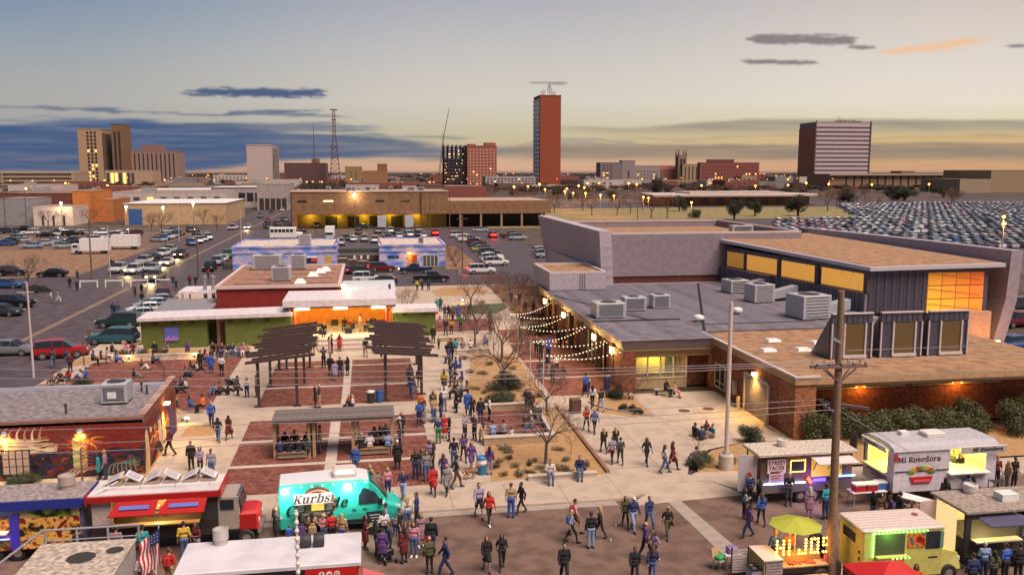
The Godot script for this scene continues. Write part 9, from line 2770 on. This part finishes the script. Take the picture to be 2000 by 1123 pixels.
	person(7.54,52.90,.05,183,"sit|m|light blue shirt|denim jeans|short d|pale tee on the tan seat wall")
	person(8.26,52.90,.05,-135,"sit|m|grey shirt|black jeans|short d|man beside a child on the tan seat wall")
	person(8.75,52.90,.05,-143,"sit|c|white shirt|pink trousers|short d|child on the tan seat wall")
	person(10.91,59.37,0,-36,"stand|m|navy shirt|dark grey trousers|short g|grey haired, at the east end of the nook wall")
	person(11.15,59.03,0,-31,"stand|f|brown jacket|dark grey trousers|short g|grey haired, beside her partner at the nook")
	person(10.54,56.00,0,-86,"sit|m|white shirt|black trousers|short d|seated highest in the brick nook")
	person(10.90,55.60,0,-83,"sit|f|mauve shirt|grey trousers|short b|seated in the brick nook in mauve")
	person(10.28,54.20,0,-105,"sit|m|grey shirt|denim jeans|short d|seated lowest in the brick nook")
	person(13.73,68.90,0,169,"walk|m|brown jacket|denim jeans|short d|first of the walkers on the patio bricks")
	person(14.67,70.40,0,178,"walk|f|navy shirt|grey jeans|long d|second of the walkers on the patio bricks")
	person(15.55,70.81,0,5,"walk|f|white shirt|black jeans|long d|third of the walkers on the patio bricks")
	person(14.54,67.68,0,171,"walk|f|dark grey jacket|navy jeans|long b|fourth of the walkers on the patio bricks")
	person(15.33,67.16,0,-84,"walk|m|olive jacket|grey jeans|short d|last of the walkers on the patio bricks")
	person(15.44,77.23,0,4,"stand|m|black jacket|black jeans|short d|beside the bright blue top on the patio")
	person(16.07,76.87,0,-15,"stand|m|blue jacket|black trousers|short d|bright blue top under the string lights")
	person(6.85,124.58,0,179,"stand|f|yellow jacket|black trousers|short d|yellow jacket of the far three")
	person(7.61,125.00,0,171,"walk|m|dark grey jacket|black trousers|short d|middle of the far three")
	person(8.46,124.31,0,166,"hold|m|navy jacket|black trousers|short d|east of the far three")
	person(8.13,105.08,0,-12,"stand|f|teal coat|black leggings|short d|teal coat beyond the stage wing")
	person(8.61,105.59,0,-6,"walk|m|dark grey jacket|black jeans|short d|beside the teal coat")
	person(8.58,99.03,0,-10,"hold|m|navy jacket|denim jeans|short d|west of a group beyond the wing")
	person(9.00,99.32,0,170,"stand|f|black jacket|black leggings|long d|second of a group beyond the wing")
	person(9.22,96.52,0,-15,"walk|f|maroon shirt|black leggings|long d|third of a group beyond the wing")
	person(10.07,98.79,0,179,"hold|m|blue coat|navy jeans|short d|tall blue coat beyond the wing")
	person(9.59,91.50,0,176,"stand|m|green shirt|dark grey trousers|short d|green shirt in the promenade crowd")
	person(7.83,89.57,0,4,"walk|m|black jacket|dark grey jeans|short d|beside the pale yellow top")
	person(8.48,90.19,0,3,"hold|f|yellow shirt|black leggings|long d|pale yellow top in the promenade crowd")
	person(10.80,98.67,0,172,"stand|f|pink jacket|grey leggings|long d|pink top in the far crowd")
	person(11.55,100.34,0,193,"walk|m|black jacket|navy jeans|short d|dark coat at the end of the far crowd")
	person(13.05,93.83,0,164,"hold|m|olive jacket|black jeans|short d|between the bare trees")
	person(12.54,89.52,0,-3,"stand|f|maroon dress|black leggings|long d|small figure between the bare trees")
	person(18.15,110.35,0,-7,"walk|m|navy jacket|black jeans|short d|west of three by the shrubs")
	person(18.41,108.33,0,-3,"hold|f|white shirt|grey leggings|long d|middle of three by the shrubs")
	person(19.01,109.10,0,-12,"stand|m|black jacket|black jeans|short d|east of three by the shrubs")
	person(18.32,101.26,0,11,"walk|m|maroon jacket|black jeans|short d|beneath the farthest string lights")
	person(19.28,100.91,0,-4,"hold|f|brown jacket|black jeans|long d|beside the farthest wall lamp")
	person(16.67,94.04,0,-15,"stand|m|maroon hoodie|navy jeans|short d|dark red hoodie on the patio")
	person(14.73,84.07,0,4,"walk|m|dark grey jacket|black jeans|short d|by the tall dark trunk")
	person(14.56,78.72,0,-13,"hold|f|mauve jacket|grey leggings|long d|next to a string light post")
	person(15.34,78.71,0,1,"stand|m|olive jacket|black jeans|short d|olive jacket below the string lights")
	person(15.50,77.42,0,-5,"walk|m|grey hoodie|navy jeans|short d|grey hoodie below the string lights")
	person(16.45,78.41,0,183,"hold|m|blue hoodie|black jeans|short d|bright blue hoodie below the string lights")
	person(18.29,82.19,0,15,"stand|f|black jacket|black jeans|long d|west of a pair at the glass doors")
	person(18.59,81.94,0,10,"walk|m|dark grey jacket|black jeans|short d|east of a pair at the glass doors")
	person(7.67,94.96,0,-3,"sit|f|pink jacket|grey leggings|long b|alone on the seat wall beside the right wing")
	person(7.52,80.90,-.02,190,"sit|m|black jacket|black jeans|short d|first of four on the far bed wall")
	person(8.00,80.90,-.02,185,"sit|m|teal jacket|black jeans|short d|second of four on the far bed wall")
	person(8.67,80.90,-.02,176,"sit|f|mauve jacket|grey jeans|short d|third of four on the far bed wall")
	person(9.40,80.90,-.02,169,"sit|f|white jacket|maroon trousers|short d|last of four on the far bed wall")
	person(11.32,84.64,0,3,"sitg|f|lavender jacket|denim jeans|long d|sitting under the bare trees")
	person(-43.56,136.92,-.12,182,"stand|m|black jacket|black jeans|short d|in the street west of the barricades")
	person(-41.37,133.04,-.12,15,"walk|m|navy jacket|black jeans|short d|standing in the closed street")
	person(-45.66,147.38,-.12,15,"walk2|f|dark grey jacket|black jeans|long d|by the corner of the dirt field")
	person(-41.13,121.76,-.12,93,"stand|f|white shirt|grey trousers|long d|west of two striding over the street")
	person(-40.14,121.36,-.12,85,"walk|m|grey shirt|white trousers|short d|east of two striding over the street")
	person(-31.65,125.55,-.12,13,"walk2|m|dark grey shirt|black jeans|short d|below the barricades")
	person(-31.22,127.38,-.12,-16,"stand|f|black jacket|black jeans|long d|beside the red pickup")
	person(-28.82,117.48,-.12,-13,"walk|m|black hoodie|black jeans|short d|in the parking row by the red pickup")
	person(-29.86,108.28,-.12,182,"walk2|m|navy jacket|navy jeans|short d|west of a pair in the street")
	person(-29.26,108.00,-.12,184,"stand|m|dark grey jacket|denim jeans|short d|east of a pair in the street")
	person(-28.79,135.64,-.12,-11,"walk|m|navy jacket|navy jeans|short d|first behind the red pickup")
	person(-27.45,131.42,-.12,4,"walk2|f|black shirt|black jeans|long d|second behind the red pickup")
	person(-26.41,135.83,-.12,13,"stand|m|maroon jacket|black jeans|short d|near the wooden pole")
	person(-25.41,135.08,-.12,-4,"walk|m|black jacket|black jeans|short d|beside the stage flues")
	person(-45.15,164.16,-.12,-2,"walk2|m|black jacket|black jeans|short d|first by the pale pole at the corner")
	person(-44.58,163.64,-.12,-9,"stand|f|dark grey jacket|black jeans|long d|second by the pale pole at the corner")
	person(-35.38,145.68,-.12,-7,"walk|m|navy jacket|black jeans|short d|in front of the car headlights")
	person(-25.48,145.73,-.12,195,"walk2|f|red shirt|black jeans|long d|beside the parked dark car")
	person(-24.90,157.72,-.12,176,"stand|m|dark grey jacket|navy jeans|short d|on the verge by the painted building")
	person(-24.55,158.68,-.12,195,"walk|f|mauve jacket|black jeans|long d|second on the verge by the painted building")
	person(-27.54,80.89,-.12,193,"walk2|m|dark grey jacket|denim jeans|short d|behind the red car by the terrace")
	person(-26.05,79.86,0,183,"stand|m|navy jacket|denim jeans|short d|at the terrace path")
	person(-23.55,84.19,0,82,"sit|m|black jacket|black jeans|short d|on the terrace wall by the palms")
	person(-23.59,80.99,0,105,"sit|f|maroon shirt|brown trousers|long d|third along the slanting terrace wall")
	person(-24.17,80.62,0,90,"sit|m|dark grey jacket|black jeans|short d|fourth along the slanting terrace wall")
	person(-23.47,82.42,0,87,"sit|f|lavender shirt|white trousers|long d|second along the slanting terrace wall")
	person(-22.49,81.53,0,84,"sitg|f|blue hoodie|blue trousers|long d|wrapped in a blue blanket on the terrace")
	person(-22.37,84.51,0,15,"sit|f|pink shirt|grey jeans|long d|in pink on the long wall")
	person(-21.67,84.14,0,-0,"sit|m|maroon shirt|black jeans|short d|in dark red on the long wall")
	person(-21.01,84.13,0,-7,"sit|f|white shirt|denim jeans|long d|in white on the long wall")
	person(-19.72,84.02,0,-1,"sit|m|black jacket|black jeans|short d|in black on the long wall")
	person(-18.68,83.95,0,-12,"sit|f|mauve shirt|black jeans|long d|in mauve on the long wall")
	person(-16.77,83.84,0,4,"sit|m|purple jacket|black jeans|short d|in purple on the long wall")
	person(-19.50,78.02,0,88,"sitg|m|black shirt|white trousers|short d|stretched out on the terrace bricks")
	person(-19.12,80.49,0,83,"sitg|m|dark grey jacket|navy jeans|short d|leaning back on the terrace bricks")
	person(-19.35,74.90,0,99,"sitg|f|black jacket|grey trousers|long d|nearest the air unit on the terrace")
	person(-14.45,77.18,0,190,"stand|m|black jacket|black jeans|short d|tall among the terrace sitters")
	person(-14.25,78.51,0,164,"stand|f|pink jacket|denim jeans|long d|behind the tall man on the terrace")
	person(-13.33,75.76,0,181,"stand|m|blue coat|navy jeans|short d|broad, blue, at the terrace edge")
	person(-15.33,77.33,0,83,"sitg|f|maroon shirt|black jeans|long d|lowest of three near the tall man")
	person(-14.67,76.55,0,104,"sitg|m|white shirt|black jeans|short d|white sleeves near the tall man")
	person(-15.34,75.16,0,99,"sitg|f|mauve shirt|grey jeans|long b|on a rug west of the edge")
	person(-14.74,74.64,0,-98,"sitg|m|dark grey shirt|navy jeans|short d|facing the rug west of the edge")
	person(-14.90,71.09,0,83,"sitg|f|purple jacket|black jeans|long d|by the mural building corner rug")
	person(-14.36,70.62,0,-101,"sitg|f|white shirt|black jeans|long b|pale top by the mural building corner rug")
	person(-14.84,69.06,0,106,"sitg|m|navy jacket|black jeans|short d|closest to the mural building roof end")
	person(-11.92,68.40,0,-7,"sitg|f|lavender shirt|denim jeans|long d|beside the pushchairs")
	person(-11.44,68.32,0,-87,"sitg|m|brown jacket|black jeans|short d|between two pushchairs")
	person(-10.80,68.03,0,-91,"sitg|f|black jacket|black jeans|long d|east of the pushchairs")
	person(-13.13,61.02,0,95,"walk|m|black jacket|khaki trousers|short d|striding round the mural corner")
	person(-12.02,53.53,0,-87,"walk2|m|maroon jacket|black trousers|cap d|striding beside the side mural")
	person(-12.72,63.22,0,98,"sit|f|blue jacket|navy jeans|long d|blue, sharing a meal on the low ledge")
	person(-11.75,63.06,0,-102,"sit|m|orange jacket|black jeans|short d|orange, sharing a meal on the low ledge")
	person(-10.60,59.44,0,8,"walk|m|blue jacket|navy jeans|short l|crossing the walkway above the jeans pair")
	person(-10.25,50.65,0,-6,"stand|m|black jacket|black jeans|short d|facing us beside the lavender shawl")
	person(-9.62,49.92,0,1,"hold|f|lavender jacket|black leggings|long d|shawl, beside the man in black")
	person(-8.87,49.07,0,-5,"stand|m|lavender shirt|denim jeans|short d|beyond the red truck roof")
	person(-14.99,49.90,0,-97,"stand|f|teal coat|black leggings|long d|bright coat before the mural")
	person(-14.65,49.81,0,-89,"stand|m|mauve jacket|navy jeans|short l|behind the bright coat before the mural")
	person(-25.17,77.85,0,-1,"stand|m|maroon jacket|black jeans|short d|among the shrubs at the terrace path")
	person(-23.50,75.18,0,-94,"sitg|f|white shirt|denim jeans|long d|white and denim at the path corner")
	person(-23.16,75.53,0,-82,"sitg|m|blue shirt|denim jeans|short d|beside the white top at the path corner")
	person(-25.66,74.73,0,3,"sitg|f|mauve shirt|brown trousers|long d|first of three low by the shrubs")
	person(-24.94,74.69,0,-15,"sitg|m|brown shirt|black jeans|short d|second of three low by the shrubs")
	person(-24.43,75.01,0,-8,"sitg|f|red shirt|black jeans|long d|third of three low by the shrubs")
	person(-11.10,38.60,-.12,179,"stand|m|mauve shirt|denim jeans|cap d|ordering at the red truck")
	person(-9.99,38.50,-.12,193,"stand|m|teal shirt|brown trousers|cap d|hat and bright tee at the red truck")
	person(-8.30,38.70,-.12,192,"stand|m|yellow shirt|denim jeans|short d|yellow tee at the red truck")
	person(-7.78,38.80,-.12,-39,"hold|f|maroon shirt|lavender leggings|long d|lavender leggings at the red truck")
	person(-8.35,36.00,-.12,164,"stand|m|red shirt|khaki trousers|short b|red backpack below the red truck")
	person(-9.28,35.60,-.12,189,"stand|m|white shirt|black shorts|short d|white tee beside the flag")
	person(-8.79,35.40,-.12,-2,"stand|c|denim shirt|denim jeans|short l|child next to the white tee")
	person(-9.40,37.20,-.12,-88,"stand|m|brown jacket|brown trousers|short d|in the shadow behind the white tee")
	person(-12.71,38.90,-.12,187,"stand|m|black jacket|black jeans|short d|between the blue trailer and the red truck")
	person(-10.86,40.70,.35,4,"stand|m|pink shirt|black trousers|short d|first cook inside the red truck")
	person(-9.90,40.70,.35,-1,"stand|m|grey shirt|black trousers|short d|second cook inside the red truck")
	person(-9.45,40.70,.35,13,"stand|m|red shirt|black trousers|short d|third cook inside the red truck")
	person(-14.33,40.50,.35,-4,"stand|f|tan shirt|black trousers|long d|seller inside the blue trailer")
	person(24.16,37.60,-.12,87,"hold|f|black jacket|denim jeans|long d|dark jacket by the cool boxes")
	person(24.40,37.30,-.12,11,"stand|f|brown jacket|tan skirt|long d|tan skirt by the cool boxes")
	person(24.71,37.00,-.12,-100,"stand|f|purple dress|skin legs|short d|purple dress by the dining table")
	person(25.76,37.90,-.12,83,"sit|m|black jacket|black jeans|short d|first diner at the long table")
	person(24.87,36.20,-.12,101,"sit|f|navy jacket|denim jeans|short d|nearest corner of the long table")
	person(25.69,36.60,-.12,-104,"sit|m|maroon shirt|black jeans|short d|middle diner at the long table")
	person(25.88,35.60,-.12,-79,"sit|m|black shirt|black jeans|short d|facing west at the long table end")
	person(24.81,35.10,-.12,186,"sit|m|grey shirt|denim jeans|short g|grey tee, back turned at the table")
	person(26.25,35.20,-.12,178,"stand|f|brown jacket|black jeans|short l|behind the pink trailer door")
	person(28.78,38.60,-.12,173,"stand|f|black hoodie|black leggings|long d|hooded at the white truck counter")
	person(30.66,38.70,-.12,189,"lean|m|blue shirt|maroon trousers|cap d|leaning on the white truck counter")
	person(30.47,38.80,-.12,193,"stand|f|brown jacket|black trousers|long d|beside the leaning customer")
	person(33.61,41.00,-.12,-11,"stand|m|maroon shirt|black jeans|short d|first behind the white truck end")
	person(33.99,40.60,-.12,-91,"stand|f|tan jacket|grey jeans|long l|second behind the white truck end")
	person(34.54,40.80,-.12,2,"stand|m|black shirt|black jeans|short d|third behind the white truck end")
	person(31.21,40.80,.4,-0,"stand|f|black shirt|black trousers|long d|cook inside the white truck")
	person(30.88,41.00,.4,-95,"stand|m|dark grey shirt|black trousers|short d|second cook inside the white truck")
	person(25.31,31.20,-.12,169,"hold|m|light blue shirt|navy jeans|short g|at the black trailer counter")
	person(25.31,30.60,-.12,183,"stand|f|olive jacket|black jeans|long d|dark coat before the black trailer")
	person(26.08,30.90,-.12,190,"stand|m|blue shirt|black jeans|short d|bright shirt before the black trailer")
	person(26.62,30.80,-.12,166,"stand|m|black jacket|black jeans|short d|at the right edge before the black trailer")
	person(24.01,30.20,-.12,171,"stand|m|navy jacket|black jeans|short d|nearest before the black trailer")
	person(21.26,29.90,-.12,-30,"stand|f|orange shirt|black jeans|long d|long hair beside the red canopy")
	person(17.46,28.80,-.12,-81,"stand|m|tan shirt|brown trousers|short l|half hidden under the red canopy")
